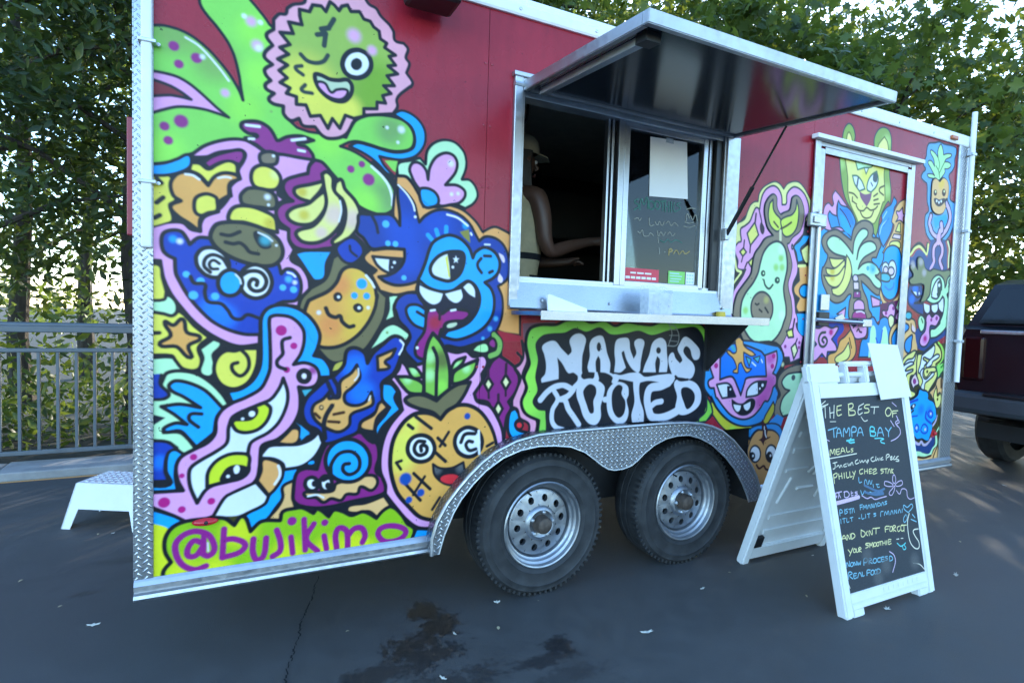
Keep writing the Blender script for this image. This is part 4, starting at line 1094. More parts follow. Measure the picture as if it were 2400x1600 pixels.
o olive 173 945,976 970,997 1022,998 1083,971! 1119,1004 1178,1038 1236,1046! 1210,992 1175,948 1131,924 1102,890! 1067,920 995,944
o leaf 157 903,1077! 963,1074 1021,1045 1022,1001! 965,1007 936,1033
o leaf 139 946,1120! 986,1115 1021,1073! 977,1071
o leaf 168 1150,1044! 1156,1088 1196,1116 1269,1145! 1253,1091 1218,1056 1168,1041
o leaf 147 1146,1108 1165,1140 1210,1157! 1195,1128 1149,1096
o leaf 171 1058,1259! 1091,1225 1122,1169 1139,1098 1141,1020! 1085,977! 1026,1005! 1024,1091 1027,1174 1040,1225
b leafd2 527 1105,1146
b leafl 331 1049,1160 1048,1081
b leafl 238 1216,1106 954,1065 981,1101 1170,1126
b greenb 336 1103,1033
s black 162 1061,1197 1080,1155 1080,1081 1080,982
o white 189 1078,766 1076,751 1070,737 1061,726 1049,718 1035,714 1019,713 1004,716 989,723 977,733 967,746 961,760 959,775 961,789 966,803 975,814 987,822 1001,826 1016,827 1032,824 1046,818 1059,808 1069,795 1075,781
s black 170 1033,798 1002,800 988,768 1008,742 1039,749 1042,775 1019,782 1019,760
o whiteb 191 1300,777 1298,760 1292,744 1282,732 1268,722 1252,717 1236,716 1219,720 1203,728 1189,739 1179,753 1172,769 1169,786 1171,803 1177,818 1187,831 1200,840 1215,846 1232,847 1249,843 1265,836 1279,825 1290,810 1297,794
s black 170 1198,783 1216,817 1263,817
s black 161 1253,781 1233,785 1222,769 1239,744 1270,748
s white 112 1281,828 1287,725
o black 108 1072,698! 1104,678 1159,674 1212,694! 1218,653 1201,615 1161,598 1116,614 1080,652
f red 0 1108,632 1150,646 1193,631 1181,608 1141,606
b grey 295 1089,675 1202,669
s black 151 992,907 1061,853
s black 158 960,874 980,858
s black 136 1140,832 1102,773
s black 145 1091,810 1126,775
s black 155 1083,747 1129,705
s black 134 1323,756 1352,770
S black 129 934,725 912,719 932,689
s black 143 988,666 1062,591
s black 123 1037,648 988,574
s black 141 952,626 1020,547
s black 126 1107,549 1074,500
v blueb 271 953,646
v blueb 172 1021,580
v blueb 150 970,555
v blueb 150 1225,897
o sky 144 1006,424! 1086,412! 1088,349! 976,357!
o pink3 137 1484,1230! 1510,1174 1516,1134 1494,1070 1514,1021 1494,949 1509,900 1575,860 1571,782! 1534,785! 1534,842 1487,873 1472,914 1445,927! 1444,959! 1469,1015 1483,1062 1452,1107! 1478,1123 1495,1158
s black 144 1463,1175 1486,1150 1478,1127 1452,1107 1483,1062 1469,1015 1444,959
f wallgrey 0 1485,1310! 1660,1322! 1651,1305 1576,1308 1522,1283 1492,1230!
z painted_name_sign
o green2 153 1518,1158 1504,1222 1522,1283 1576,1304 1661,1307 1717,1329 1806,1335 1857,1322 1938,1334 2003,1308 2066,1328 2149,1321 2233,1316 2290,1333 2408,1340 2562,1330 2619,1286 2643,1219 2614,1171! 2645,1037 2638,941 2696,841 2616,777! 2149,778 1635,769! 1578,777! 1586,857! 1514,894 1491,949 1516,1011 1501,1062 1526,1122
b greenb 862 1521,940 1544,1061
f black 0 1554,1215 1588,1255 1639,1266 1710,1271 1768,1293 1833,1277 1909,1299 1978,1266 2069,1272 2151,1286 2236,1265 2339,1289 2440,1304 2532,1310 2589,1262 2607,1181 2622,989 2643,916 2636,868 2596,798 2206,765 1934,766 1644,769 1622,853 1618,901! 1577,909 1548,947 1572,999 1558,1061 1569,1142
f silver 0 1590,1203 1621,1226 1659,1229 1694,1195 1734,1161! 1753,1182 1739,1232 1764,1261 1804,1265 1831,1241 1824,1199 1814,1157 1814,1097 1810,1059 1767,1079 1738,1077 1702,1124 1673,1153! 1683,1099 1685,1050! 1638,1042 1594,1035! 1591,1052 1611,1076 1614,1121 1603,1166
f silver 0 1854,1216 1873,1246 1924,1257 1944,1225 1959,1173 1981,1121 1979,1073! 1924,1078! 1920,1139 1907,1160! 1893,1130 1899,1077! 1855,1080! 1847,1105 1858,1156
f black 0 1922,1202 1921,1197 1920,1191 1919,1187 1916,1183 1913,1181 1910,1180 1907,1181 1904,1183 1901,1187 1899,1191 1897,1197 1897,1202 1897,1208 1898,1214 1900,1218 1902,1222 1905,1224 1908,1225 1911,1224 1914,1222 1917,1218 1919,1214 1921,1208
f silver 0 2012,1234 2048,1248 2088,1243 2101,1190 2125,1142! 2141,1173 2125,1226 2153,1245 2188,1231 2180,1181 2171,1128 2168,1083 2156,1068! 2116,1093 2081,1138 2062,1184! 2048,1173 2078,1098! 2046,1075 2007,1077! 2011,1129 2004,1182
f silver 0 2239,1217 2261,1240 2301,1250 2332,1227 2341,1172 2350,1117 2347,1071! 2293,1071! 2297,1136 2277,1156! 2266,1118 2273,1071! 2187,1073! 2199,1110 2225,1163
f black 0 2300,1185 2299,1181 2298,1177 2296,1173 2293,1171 2289,1169 2285,1169 2281,1169 2278,1171 2274,1173 2272,1177 2270,1181 2269,1185 2270,1189 2271,1193 2273,1196 2276,1199 2280,1201 2284,1201 2287,1201 2291,1199 2295,1196 2297,1193 2299,1189
f silver 0 2430,1227 2449,1252 2474,1257 2525,1228 2570,1186 2569,1143 2537,1133 2517,1153 2502,1190 2471,1207 2454,1181 2480,1148 2526,1115 2542,1077 2518,1034 2462,1038 2389,1047! 2358,1112 2356,1154 2382,1174 2401,1144 2434,1116! 2450,1134 2414,1190
s grey2 52 2337,1327 2392,1308 2419,1260 2406,1213 2344,1209
s grey2 42 2350,1319 2370,1273 2350,1213
s grey2 31 2345,1296 2405,1292
s grey2 31 2353,1264 2415,1264
s grey2 31 2354,1236 2411,1232
f silver 0 1998,1064 2047,1061 2106,1071 2162,1070 2202,1049 2306,1058 2401,1051 2379,1005 2314,1016 2226,1028 2164,1020 2125,1026 2042,1041 2021,1037
f silver 0 1789,1081! 1817,1080! 1813,1055 1844,1042 1884,1049 1891,1079! 1906,1079! 1913,1036 1820,1008 1765,1006 1793,1043
f black 0 1812,1068 1852,1080 1878,1066 1869,1045 1834,1044
f silver 0 1924,1081 1977,1075 2015,1059 2037,1041 2017,1020 1995,1025 1999,1051 1956,1074
s silver 277 1590,954 1626,991 1672,1015 1721,1017 1761,999
s silver 233 1664,992 1685,954 1658,905 1657,851 1680,820 1720,805
s silver 274 1697,953 1724,948 1745,905 1776,866 1808,825
s silver 273 1771,997 1742,968 1704,953
f black 0 1729,989 1728,985 1726,980 1723,977 1718,974 1713,973 1707,972 1701,973 1696,975 1691,978 1687,982 1685,986 1684,991 1685,995 1687,999 1690,1003 1694,1005 1700,1007 1706,1007 1711,1007 1717,1005 1722,1002 1725,998 1728,994
f silver 0 1790,1005 1814,1038 1864,1048 1911,1036 1951,1006 1948,961 1933,909 1936,853 1910,819 1869,826 1834,862 1812,915 1791,962
f black 0 1828,991 1860,1020 1896,1008 1904,975 1889,937 1893,881 1872,877 1849,922 1832,961
f silver 0 1973,986 2008,1022 2049,1026 2094,1004 2102,960 2091,933 2107,870 2087,821 2037,815 1984,863 1967,938
f black 0 2002,981 2033,1012 2062,1001 2058,966 2084,925 2079,867 2047,845 2013,875 1999,928
f silver 0 1946,952 1983,951 1978,929 1947,931
f silver 0 2127,1039! 2183,1042! 2168,1002 2176,935 2204,866 2206,796! 2137,799! 2126,856 2142,922 2131,994
s silver 437 2361,1015 2309,998 2240,987 2223,937 2237,878 2260,838 2330,831 2424,859 2453,886
s silver 300 2251,895 2279,912 2319,917
f silver 0 2403,1019 2481,1027 2554,1006 2593,957 2591,894 2539,853 2468,837 2418,864 2425,939
f black 0 2451,975 2496,986 2545,953 2548,906 2503,867 2477,899
s black 139 2407,1047 2438,1027 2494,1028
f black 0 1922,1202 1921,1197 1920,1191 1919,1187 1916,1183 1913,1181 1910,1180 1907,1181 1904,1183 1901,1187 1899,1191 1897,1197 1897,1202 1897,1208 1898,1214 1900,1218 1902,1222 1905,1224 1908,1225 1911,1224 1914,1222 1917,1218 1919,1214 1921,1208
f black 0 2300,1185 2299,1181 2298,1177 2296,1173 2293,1171 2289,1169 2285,1169 2281,1169 2278,1171 2274,1173 2272,1177 2270,1181 2269,1185 2270,1189 2271,1193 2273,1196 2276,1199 2280,1201 2284,1201 2287,1201 2291,1199 2295,1196 2297,1193 2299,1189
i inkr
f black 0 2790,1873! 2976,2031 3168,2125 3395,2099 3410,2036! 3413,1823! 3444,1227! 3424,1101! 3297,1096! 2848,1039! 2774,1255!
o yellow2 97 2782,1866! 2814,1893 2863,1919 2885,1967 2904,2002 2933,2023 2963,2029! 2969,2073 2997,2110 3048,2141 3096,2157 3138,2147 3168,2124! 3198,2157 3248,2177 3300,2178 3351,2148 3410,2088! 3401,1970 3039,1779 2783,1728!
o pink 106 2839,1865 2870,1883 2906,1911 2929,1959 2950,1992 2979,1987! 2985,2032 2999,2074 3028,2108 3080,2131 3122,2120 3153,2083 3162,2032! 3197,2042 3198,2095 3224,2129 3260,2147 3308,2140 3354,2113 3388,2066 3399,2015 3373,1974! 3361,1885 3344,1863! 3287,1811 3270,1784 3268,1811 3302,1750 3327,1687 3325,1641 3296,1588 3290,1546 3314,1491 3330,1414! 3346,1388 3354,1349 3340,1345 3358,1306 3411,1267! 3396,1207 3392,1134! 3306,1109! 3294,1142! 3236,1148 3213,1194 3081,1226 2945,1256 2812,1316 2783,1374! 2794,1456 2806,1517 2837,1558 2873,1603 2893,1641! 2857,1637 2827,1645 2828,1685 2807,1720 2798,1755 2825,1787 2846,1796 2837,1838
s yellow2 142 2816,1805 2797,1776 2787,1742 2807,1683 2823,1636 2858,1625
s yellow2 115 2858,1620 2831,1591 2792,1547
O yellow3 109 2946,1909 2981,1842 2920,1778 2890,1843
s plumk 124 2948,1906 2953,1959
s plumk 109 2920,1781 2919,1738
s plumk 96 2975,1982 2997,1929 3003,1908
f plumk 0 2998,1914 3027,1883 3016,1848 2993,1867 2988,1898
O yellow3 108 2866,1759 2891,1738 2865,1713 2840,1736
s plumk 101 2868,1759 2871,1803
s plumk 93 2865,1712 2856,1681
O yellow3 110 2943,1710 2969,1682 2945,1648 2910,1683
s plumk 109 2901,1681 2886,1649
z painted_avocado
o olive3 106 3028,1932 3015,1980 3021,2024 3049,2064 3084,2084 3112,2069 3117,2023 3132,1993 3152,1975! 3179,1989 3224,2009 3235,2048 3242,2081 3278,2099 3318,2083 3349,2035 3356,1988 3345,1932 3324,1891 3265,1851 3239,1817 3221,1808 3254,1746 3273,1690 3264,1635 3248,1585 3257,1538 3280,1490 3295,1426 3294,1377 3283,1341 3259,1275 3221,1220 3168,1181 3100,1160 3041,1164 2949,1197 2903,1234 2879,1268! 2835,1347 2805,1380! 2812,1441 2833,1503 2880,1557 2932,1618 2941,1668 2954,1731 2995,1780 3036,1828 3097,1849! 3049,1888
o lime3 105 3054,2028! 3079,2052! 3086,2000 3111,1972 3149,1948 3163,1905 3141,1879 3118,1876 3080,1894 3055,1926 3046,1971
o lime3 108 3280,2073! 3301,2024 3304,1967 3293,1914 3259,1871 3208,1851 3174,1868 3166,1896 3154,1939 3194,1965 3245,1983 3275,2018
s olivek 113 3096,1927 3135,1899
s olivek 123 3244,1938 3208,1916 3167,1896
s mintbeige 206 3155,1879 3159,1829
o mint 136 3123,1817 3169,1811 3205,1778 3225,1719 3229,1661 3218,1610 3208,1558 3218,1504 3236,1450 3241,1392 3227,1356 3205,1304 3166,1258 3109,1224 3046,1218 2991,1231 2945,1256 2908,1293! 2869,1348 2865,1382 2864,1419 2873,1468 2904,1518 2953,1570 2988,1628 3002,1684 3024,1745 3066,1792
b limeg 265 3172,1724 3134,1668 3185,1671 2903,1411
b mintw 347 3172,1772 3207,1391
f inkgreen 0 3048,1628 3048,1624 3046,1619 3044,1615 3040,1612 3036,1610 3031,1609 3026,1609 3021,1611 3017,1614 3014,1617 3012,1621 3011,1626 3011,1631 3013,1635 3015,1639 3019,1642 3023,1644 3028,1645 3033,1645 3038,1643 3042,1641 3045,1637 3047,1633
d mint 60 3033,1628
f inkgreen 0 3172,1595 3172,1590 3170,1585 3167,1581 3163,1578 3157,1575 3152,1574 3146,1575 3141,1577 3136,1579 3132,1583 3129,1588 3128,1593 3129,1598 3130,1603 3134,1607 3138,1610 3143,1613 3149,1614 3155,1613 3160,1612 3165,1609 3169,1605 3171,1600
d mint 54 3154,1596
s inkgreen 128 3038,1590 3052,1560 3085,1542 3115,1566
o olive3 127 3125,1430 3124,1405 3117,1382 3103,1362 3086,1347 3065,1337 3042,1333 3018,1336 2996,1345 2977,1359 2961,1378 2951,1400 2946,1424 2947,1449 2954,1471 2967,1491 2984,1506 3005,1517 3027,1521 3051,1519 3073,1510 3093,1496 3109,1477 3120,1455
b limey 264 3067,1476
s black 111 2979,1452 2993,1446 3008,1453
s black 112 3013,1420 3036,1407
s black 129 3061,1431 3088,1404
o sky2 111 3360,1875! 3428,1881! 3388,1829 3342,1790 3360,1752 3372,1722! 3325,1709! 3306,1766 3284,1800 3329,1836
f yellow2 0 3409,1820! 3353,1783! 3370,1745 3398,1714 3417,1716!
o orange3 112 3334,1687! 3419,1699! 3442,1420! 3354,1413! 3332,1447 3357,1496! 3311,1524 3303,1562 3348,1604!
o sky2 113 3452,1545 3451,1535 3447,1525 3440,1516 3430,1510 3418,1505 3406,1503 3393,1504 3381,1508 3370,1513 3361,1521 3356,1530 3353,1540 3354,1551 3358,1560 3365,1569 3375,1575 3386,1580 3399,1582 3412,1581 3424,1578 3435,1572 3443,1564 3449,1555
s yellow2 175 3334,1689 3394,1694
f sky2 0 3340,1404! 3444,1407! 3451,1261! 3390,1278! 3360,1313 3355,1372
O yellow3 127 3253,1298 3309,1313 3323,1264 3279,1260
s plumk 143 3324,1371 3312,1302
O cream 120 3343,1227 3366,1181 3336,1131 3308,1200
s plumk 112 3345,1227 3357,1253
d plum 110 3255,1207
d plum 105 3379,1230 3377,1201
f black 0 2606,1194! 2904,1225 3222,1207 3234,933 3117,753 2897,700 2686,830!
o lemon2 102 2673,904! 2693,827! 2757,762 2836,712 2897,701 2967,709 3018,735! 2889,816
b greenb 330 2853,725
o green2 98 2635,932! 2670,888 2688,842! 2644,793! 2588,790! 2587,811! 2637,848 2642,890
z painted_masked_face
o sky3 119 2616,1164 2642,1197 2686,1206 2903,1240 3189,1208! 3221,1181 3238,1135 3222,1090 3188,1042! 3187,964! 3207,941 3213,908 3207,911 3201,875 3158,822 3093,769 3026,750 2947,746 2858,767 2783,808 2717,865 2672,928 2664,928 2623,969 2613,999 2615,1050 2615,1104
o pink 125 2646,1116 2656,1147 2697,1164 2719,1145! 2906,1194 3080,1156! 3177,1181! 3186,1136 3175,1084 3154,1049! 3185,1032 3188,987 3163,965! 3150,923 3125,885 3098,886 3064,846 3013,806 2957,789 2900,792 2829,818 2766,869 2718,917 2707,924 2689,976! 2656,980 2644,1014 2681,1034! 2667,1061 2653,1089
b magentas 1003 3127,985
b magentas 538 3129,1143
b magentas 880 3075,887
o blue2 132 2725,1145! 2747,1166 2818,1224 3039,1181 3082,1149! 3101,1032! 3006,1032 2935,1023 2924,997 2899,929! 2869,980 2831,1032 2797,1037 2731,1022! 2727,1103
o orange4 88 2835,1231 2850,1252 2873,1257 2892,1243 2902,1216 2927,1197 2973,1178 3003,1158! 2970,1151 2930,1164 2905,1174! 2907,1150 2914,1113 2935,1086 2975,1079! 2963,1067 2937,1058 2914,1080 2889,1116! 2871,1107 2868,1070 2866,1056 2829,1060! 2831,1071 2853,1083 2843,1114 2820,1142 2789,1162 2769,1180! 2789,1185 2822,1168 2845,1175 2846,1197
f teal 0 2796,1206! 2819,1215 2842,1188 2838,1177 2812,1188
O teal 74 2922,1152 2969,1134 2955,1092
O teal 75 2984,1140 3041,1153 3027,1112
s whiteb 82 2977,1115 3008,1095
s whiteb 83 3052,1130 3062,1114
o whiteb 122 2708,995! 2783,1001 2818,985 2837,956 2858,923! 2755,917! 2732,950
f navyk 0 2788,985! 2818,981 2837,956 2854,924! 2794,922!
d white 65 2815,965
o whiteb 128 2943,916! 2949,956 2982,989 3030,1004 3105,1002! 3092,967 3040,927
f navyk 0 3030,1002! 3101,1000! 3085,961 3038,930!
d white 99 3073,981
d white 68 3052,962
v magenta 155 2697,1100
v magenta 155 3154,1151 3147,1091
o black 74 2831,906! 2876,882 2920,879 2962,901 2997,904 3017,886 3007,847 2963,817 2907,815 2862,838 2838,869
f whiteb 0 2844,879! 2905,869! 2898,844 2881,835 2857,852
f whiteb 0 2925,870! 2981,889! 2979,856 2958,838 2935,849
o olive3 111 3449,1107! 3327,1089 3261,1067 3212,1025 3205,973 3235,917 3200,882 3191,801 3222,778 3255,781! 3499,819!
o mint 120 3479,1053! 3302,1044 3256,1018 3243,989 3270,955 3315,942! 3271,912 3248,880 3240,831 3265,787! 3499,819!
v slate 177 3342,1019
b cream 157 3240,1100
f sky3 0 3136,752! 3216,803! 3275,777! 3251,719 3234,687 3142,725
o olivelime 109 3172,880! 3192,833 3161,776 3131,750 3096,753! 3105,792 3130,827
o sky3 100 2919,641! 2963,698 3009,735 3072,746 3235,736 3287,630 3192,374! 3053,389! 3000,491
z painted_nut_face
o tan 116 2974,596 2989,652 3021,698 3056,718 3088,716! 3143,714 3195,704 3241,667 3235,618 3240,369! 3076,386! 3030,456 2998,523
f maroon 0 3083,784! 3137,726 3134,674 3165,672 3116,649 3109,621! 3083,652 3062,658! 3093,677
s white 78 3112,734 3117,691 3128,671
o white 115 3086,575 3085,563 3082,551 3075,542 3066,535 3056,531 3045,530 3033,533 3022,539 3012,547 3004,558 2999,570 2997,583 2997,595 3001,606 3007,616 3016,623 3026,627 3037,628 3049,625 3060,619 3070,611 3078,600 3083,588
f black 0 3042,566 3042,560 3040,554 3036,549 3031,546 3025,544 3019,544 3012,545 3006,548 3000,552 2996,558 2993,564 2992,570 2992,577 2994,582 2998,587 3003,591 3009,592 3015,593 3022,591 3028,588 3034,584 3038,579 3041,573
d white 76 3024,569
o white 118 3225,566 3224,552 3220,540 3214,530 3204,523 3193,519 3181,518 3169,521 3157,527 3147,536 3139,547 3133,560 3131,573 3131,586 3135,598 3141,608 3151,616 3161,620 3173,621 3186,618 3198,612 3208,603 3216,592 3222,579
f black 0 3191,550 3191,542 3189,535 3185,529 3179,524 3173,522 3166,521 3159,523 3152,527 3146,532 3141,539 3138,547 3137,555 3137,563 3139,570 3143,576 3148,581 3154,583 3161,584 3168,582 3175,579 3181,573 3186,566 3189,558
d white 79 3172,558
s maroon 132 3057,512 3082,489 3118,501 3137,481 3161,472
i inkr
f sky2 0 3498,1900! 3561,1935 3647,1957 3859,1998 4153,1934 4175,1720 4180,1391! 4094,1353 3863,1384 3700,1380 3508,1375! 3472,1607! 3492,1674
o leafy 105 3676,2535 3696,2574 3731,2596 3771,2577 3794,2531 3795,2470 3870,2455 3997,2461! 3988,2546 4025,2607 4081,2632 4137,2622 4169,2575 4176,2453 4176,2347 4204,2244 4202,2151 4182,2168 4135,2110 4100,2050 4091,1992 4074,1927! 4022,1957 3846,1969 3860,1994 3815,2058 3755,2113 3725,2151 3691,2231 3666,2327 3657,2393 3668,2477
b leaft 529 4124,2550 4157,2238 3675,2345
i inkolive2
o cyellow 97 3707,2403 3710,2477 3726,2541 3760,2515 3786,2442 3883,2437 4029,2459! 4035,2512 4093,2573! 4131,2541 4144,2476 4127,2410 4117,2339 4133,2253 4142,2165 4124,2155 4096,2088 4048,2013 4023,2007! 3964,2020 3882,1996! 3844,2044 3795,2097 3765,2154 3756,2189 3746,2272
b yellow 621 3930,2306 4079,2368
i inkgr
o mint 96 3801,2404! 3873,2425 3995,2419! 3986,2369 3909,2350 3841,2327!
f olivel 0 3865,2400 3925,2409 3911,2379 3878,2378
O whiteb 87 3906,2350 3951,2354 3929,2312
o whiteb 112 3793,2285! 3842,2288 3889,2263 3925,2218! 3871,2198! 3820,2237
s slate 155 3852,2279 3843,2220
o whiteb 115 4038,2344! 4058,2296 4041,2248 3991,2205! 3949,2219 3956,2275 3991,2318
f slate 0 4002,2320! 4039,2333 4046,2280 4007,2279
s slate 106 3985,2265 4004,2247
f plumg 0 3871,2196! 3931,2184 4000,2203! 3990,2158 3955,2108! 3888,2159
s olivek 106 3849,2103 3879,2079 3924,2080 3956,2103 3997,2091 4042,2103 4069,2124
s olivek 106 3894,2068 3922,2042 3962,2036 4007,2052 4029,2088
s olivek 109 4128,2264 4075,2231 4125,2202
s olivek 107 4022,2182 4060,2205
s olivek 108 4025,2157 4070,2171
s olivek 108 4030,2132 4087,2143
s olivek 103 3771,2177 3815,2174 3855,2153
s olivek 95 3811,2126 3851,2113
s olivek 94 3806,2153 3806,2125
i inkr
o pink 100 3543,1966 3532,2018 3544,2067 3578,2091 3613,2075 3626,2090! 3610,2136 3635,2174! 3683,2145 3760,2091! 3861,1977 3703,1928 3561,1929
o sky3 101 3590,1984 3579,2017 3593,2043! 3620,2026 3663,2019! 3658,2075 3670,2115! 3698,2091 3764,2082 3819,2048 3851,2004 3843,1969 3825,1895! 3756,1933 3695,1954 3617,1939!
f blue2 0 3698,2064! 3770,2070 3819,2021 3833,1981 3794,1991 3746,2041
f sky 0 3688,2035! 3743,2020 3790,1977 3806,1921 3722,1957
s navyk 94 3690,2068 3747,2031 3807,1965
s navyk 92 3666,2093 3667,2026 3694,1965
o sky3 111 4239,2207! 4276,2175 4250,2129 4251,2065 4240,1992 4213,1939 4157,1866! 4120,1910 4095,1953 4099,2000 4125,2038 4118,2073 4163,2124 4214,2154
s lightsky 92 4135,2053 4172,2100
s lightsky 91 4110,1948 4128,2003 4178,2043
s blue2 120 4146,2004 4200,2060
o tan2 94 4152,1830! 4215,1921 4262,2016 4232,2041 4262,2127 4309,2179 4368,2206! 4432,2142 4469,1813! 4368,1806
o pink4 94 4276,2111 4310,2117 4344,2147! 4355,2108 4386,2104! 4359,2076 4371,2042! 4322,2058 4277,2044! 4300,2077
o cyellow 85 4309,2038! 4332,2040! 4338,1979! 4281,1981!
o pinkpale 85 4265,1962! 4345,1965! 4343,1932! 4249,1935!
o cyellow 94 4229,1901 4276,1917 4338,1913 4342,1874 4231,1876
o sky 122 4168,1792 4170,1830 4202,1866 4261,1886 4324,1874 4361,1831 4380,1783! 4452,1793! 4427,1673! 4363,1687! 4354,1654 4348,1587 4316,1540 4257,1523 4193,1549 4161,1597 4151,1643 4136,1732 4151,1754
o whiteb 113 4318,1729 4318,1713 4315,1697 4309,1684 4300,1674 4290,1667 4278,1664 4266,1666 4255,1671 4244,1681 4236,1693 4230,1707 4226,1723 4226,1739 4229,1754 4235,1767 4243,1778 4254,1784 4265,1787 4277,1786 4289,1781 4299,1772 4308,1759 4314,1745
o whiteb 102 4235,1729 4235,1718 4232,1707 4227,1698 4219,1690 4210,1686 4200,1684 4190,1684 4180,1688 4171,1695 4164,1703 4159,1713 4157,1724 4157,1735 4160,1746 4165,1755 4172,1763 4181,1767 4191,1770 4202,1769 4212,1765 4221,1759 4228,1750 4233,1740
o lav 122 4295,1716 4294,1709 4292,1702 4287,1696 4280,1692 4272,1688 4264,1687 4255,1687 4246,1690 4239,1694 4233,1699 4229,1705 4227,1712 4227,1719 4230,1726 4235,1732 4241,1737 4249,1740 4258,1742 4267,1741 4275,1739 4283,1735 4289,1730 4293,1723
o lav 102 4225,1721 4224,1715 4223,1709 4219,1704 4214,1701 4208,1698 4202,1697 4195,1697 4189,1699 4183,1702 4179,1707 4176,1712 4174,1718 4175,1724 4177,1730 4180,1735 4185,1739 4191,1741 4197,1743 4204,1742 4210,1740 4216,1737 4220,1732 4223,1727
o teal2 121 4082,1680! 4202,1698 4255,1678 4244,1646 4165,1646
s blue2 132 4202,1610 4250,1589 4296,1610 4300,1636
s black 350 4152,1571 4197,1511 4254,1493 4313,1510 4370,1562 4387,1663
s tan2 208 4152,1571 4197,1511 4254,1493 4313,1510 4370,1562 4387,1663
o olive3 123 3535,1847 3547,1887 3608,1923 3676,1936 3759,1906 3818,1884! 3836,1958 3892,2006 3958,2021 4023,2003 4042,1959 4034,1923 4096,1920 4132,1878 4115,1845! 4091,1793! 4040,1779 4084,1743 4148,1697 4150,1589! 4140,1549 4073,1566 4000,1605 3946,1632! 3968,1580 4020,1515 4044,1452 4080,1407 4021,1387 3852,1383 3836,1488 3845,1543 3775,1497 3701,1481 3636,1506 3600,1553 3568,1595 3551,1644 3556,1695 3566,1699 3599,1768 3565,1799
o mint 124 3766,1775! 3663,1788 3600,1819 3584,1857 3629,1893 3696,1889 3775,1850 3843,1800! 3847,1873 3872,1923 3924,1965 3979,1959 3982,1926 3937,1887 3898,1832 3887,1768! 3906,1836 3950,1876 4017,1893 4068,1879 4083,1846 4036,1820 3964,1786 3923,1747 3907,1707! 3952,1742 4025,1759 4093,1742 4142,1700 4144,1704 4114,1680! 4091,1674 4158,1633 4150,1594 4092,1606 4030,1651 3964,1676 3914,1667 3869,1666! 3855,1638! 3832,1712 3805,1756
b teal 228 4009,1341 4062,1356 4056,1216
b teal2 498 4057,1723
d teal 153 4006,1718
d teal 118 4061,1713
o banana 102 3613,1758! 3676,1757 3761,1763! 3752,1745 3712,1710 3655,1702
o banana 102 3587,1694! 3671,1696 3767,1757! 3771,1712 3748,1678 3675,1650 3604,1659
o banana 102 3571,1647! 3623,1645 3706,1659 3771,1722! 3774,1657 3743,1609 3692,1580 3625,1593
o banana 103 3781,1788! 3816,1757 3840,1706 3843,1679 3827,1619 3783,1556 3729,1526 3667,1537! 3654,1569! 3713,1584 3757,1634 3775,1699
b yellowd 295 3655,1640 3652,1677
o lav 88 3864,1662 3897,1666 3911,1635 3867,1630
o pinkpale 106 3865,1623! 3921,1626! 3928,1575! 3873,1573!
o plum 106 3876,1562! 3944,1565! 3953,1523! 3875,1519!
b white 89 3914,1553
o pink 107 3885,1444! 3886,1489 3929,1512 3982,1496 4001,1447!
o magenta2 107 3871,1389! 3881,1424 3935,1446 4002,1433 4030,1388!
s pinkw 90 3914,1431 3965,1436 4000,1426
o pink 125 3838,1380! 4030,1384! 4033,1282 3965,1257 3914,1263 3860,1331!
f slate 0 3844,1378! 3934,1377! 3915,1336 3867,1345
s plumk 135 3967,1353 3985,1342 4006,1341
s plumk 126 3932,1308 3947,1322 3960,1306 3981,1301
s plumk 106 3891,1328 3906,1343
o pink 120 4055,1542! 4161,1517! 4159,1478! 4080,1469!
o pink 113 3718,1413! 3804,1457! 3799,1394!
f plumk2 0 4163,1492! 4270,1511 4398,1530! 4417,1359! 4162,1384!
o pink 114 4189,1442 4246,1451 4260,1488 4302,1499 4334,1458 4321,1409 4233,1402
d plum 142 4233,1433 4312,1468
f mint 0 4345,1473! 4383,1559! 4427,1561! 4427,1445! 4363,1457!
d leafd 125 4374,1492
o pink 106 4344,1399 4355,1436 4401,1452! 4408,1382!
d plum 154 4379,1416
o sky3 130 3965,1138! 3989,1252 4045,1266 4047,1370 4095,1404 4156,1356 4174,1391 4232,1407 4282,1371 4314,1246 4335,1135!
f mint 0 4101,1350 4146,1227 4152,1136! 4069,1137! 4072,1231
f mint 0 4221,1345 4272,1265 4279,1135! 4194,1136! 4194,1220
s blue3 103 4139,1264 4179,1224 4205,1319
o cream 105 4261,1397 4292,1422 4329,1395 4302,1333
f navy 0 3469,1348! 3681,1356 3777,1357 3798,1313 3739,1243 3820,1138! 3487,1141!
o pink 118 3471,1331! 3553,1321 3609,1339 3679,1323 3739,1331 3721,1291 3682,1254! 3728,1215 3745,1177! 3649,1174! 3643,1126! 3597,1163! 3534,1116 3478,1117! 3498,1187 3541,1221! 3486,1264! 3475,1328!
b magentas 298 3675,1299
d magenta 153 3672,1297
s slatek 168 3618,1296 3577,1289 3558,1252 3578,1213 3615,1208 3640,1239 3615,1266 3592,1249 3609,1232
o orange4 117 3868,1319! 3911,1263 3935,1169 3880,1113 3658,1088! 3659,1152 3735,1179 3765,1244 3814,1272
o cyellow 94 3854,1235! 3876,1160 3835,1118 3726,1119 3808,1179
s olivek 94 3859,1263 3887,1198
o tan2 136 4299,1217 4284,1283 4311,1343 4375,1378 4460,1400 4557,1397 4585,1355 4600,1298 4621,1217 4629,1148 4551,1064 4429,1127 4411,1217
o sky3 134 4325,1217 4315,1272 4354,1324 4418,1365 4451,1372 4505,1344 4459,1303 4429,1262 4403,1226 4357,1198!
o sky3 137 4478,1181 4463,1217 4476,1253 4523,1283 4550,1288 4547,1240 4545,1194 4521,1163
f pinkpale 0 4541,1363! 4580,1332 4574,1313 4538,1320
s brown 119 4525,1367 4538,1320 4596,1295
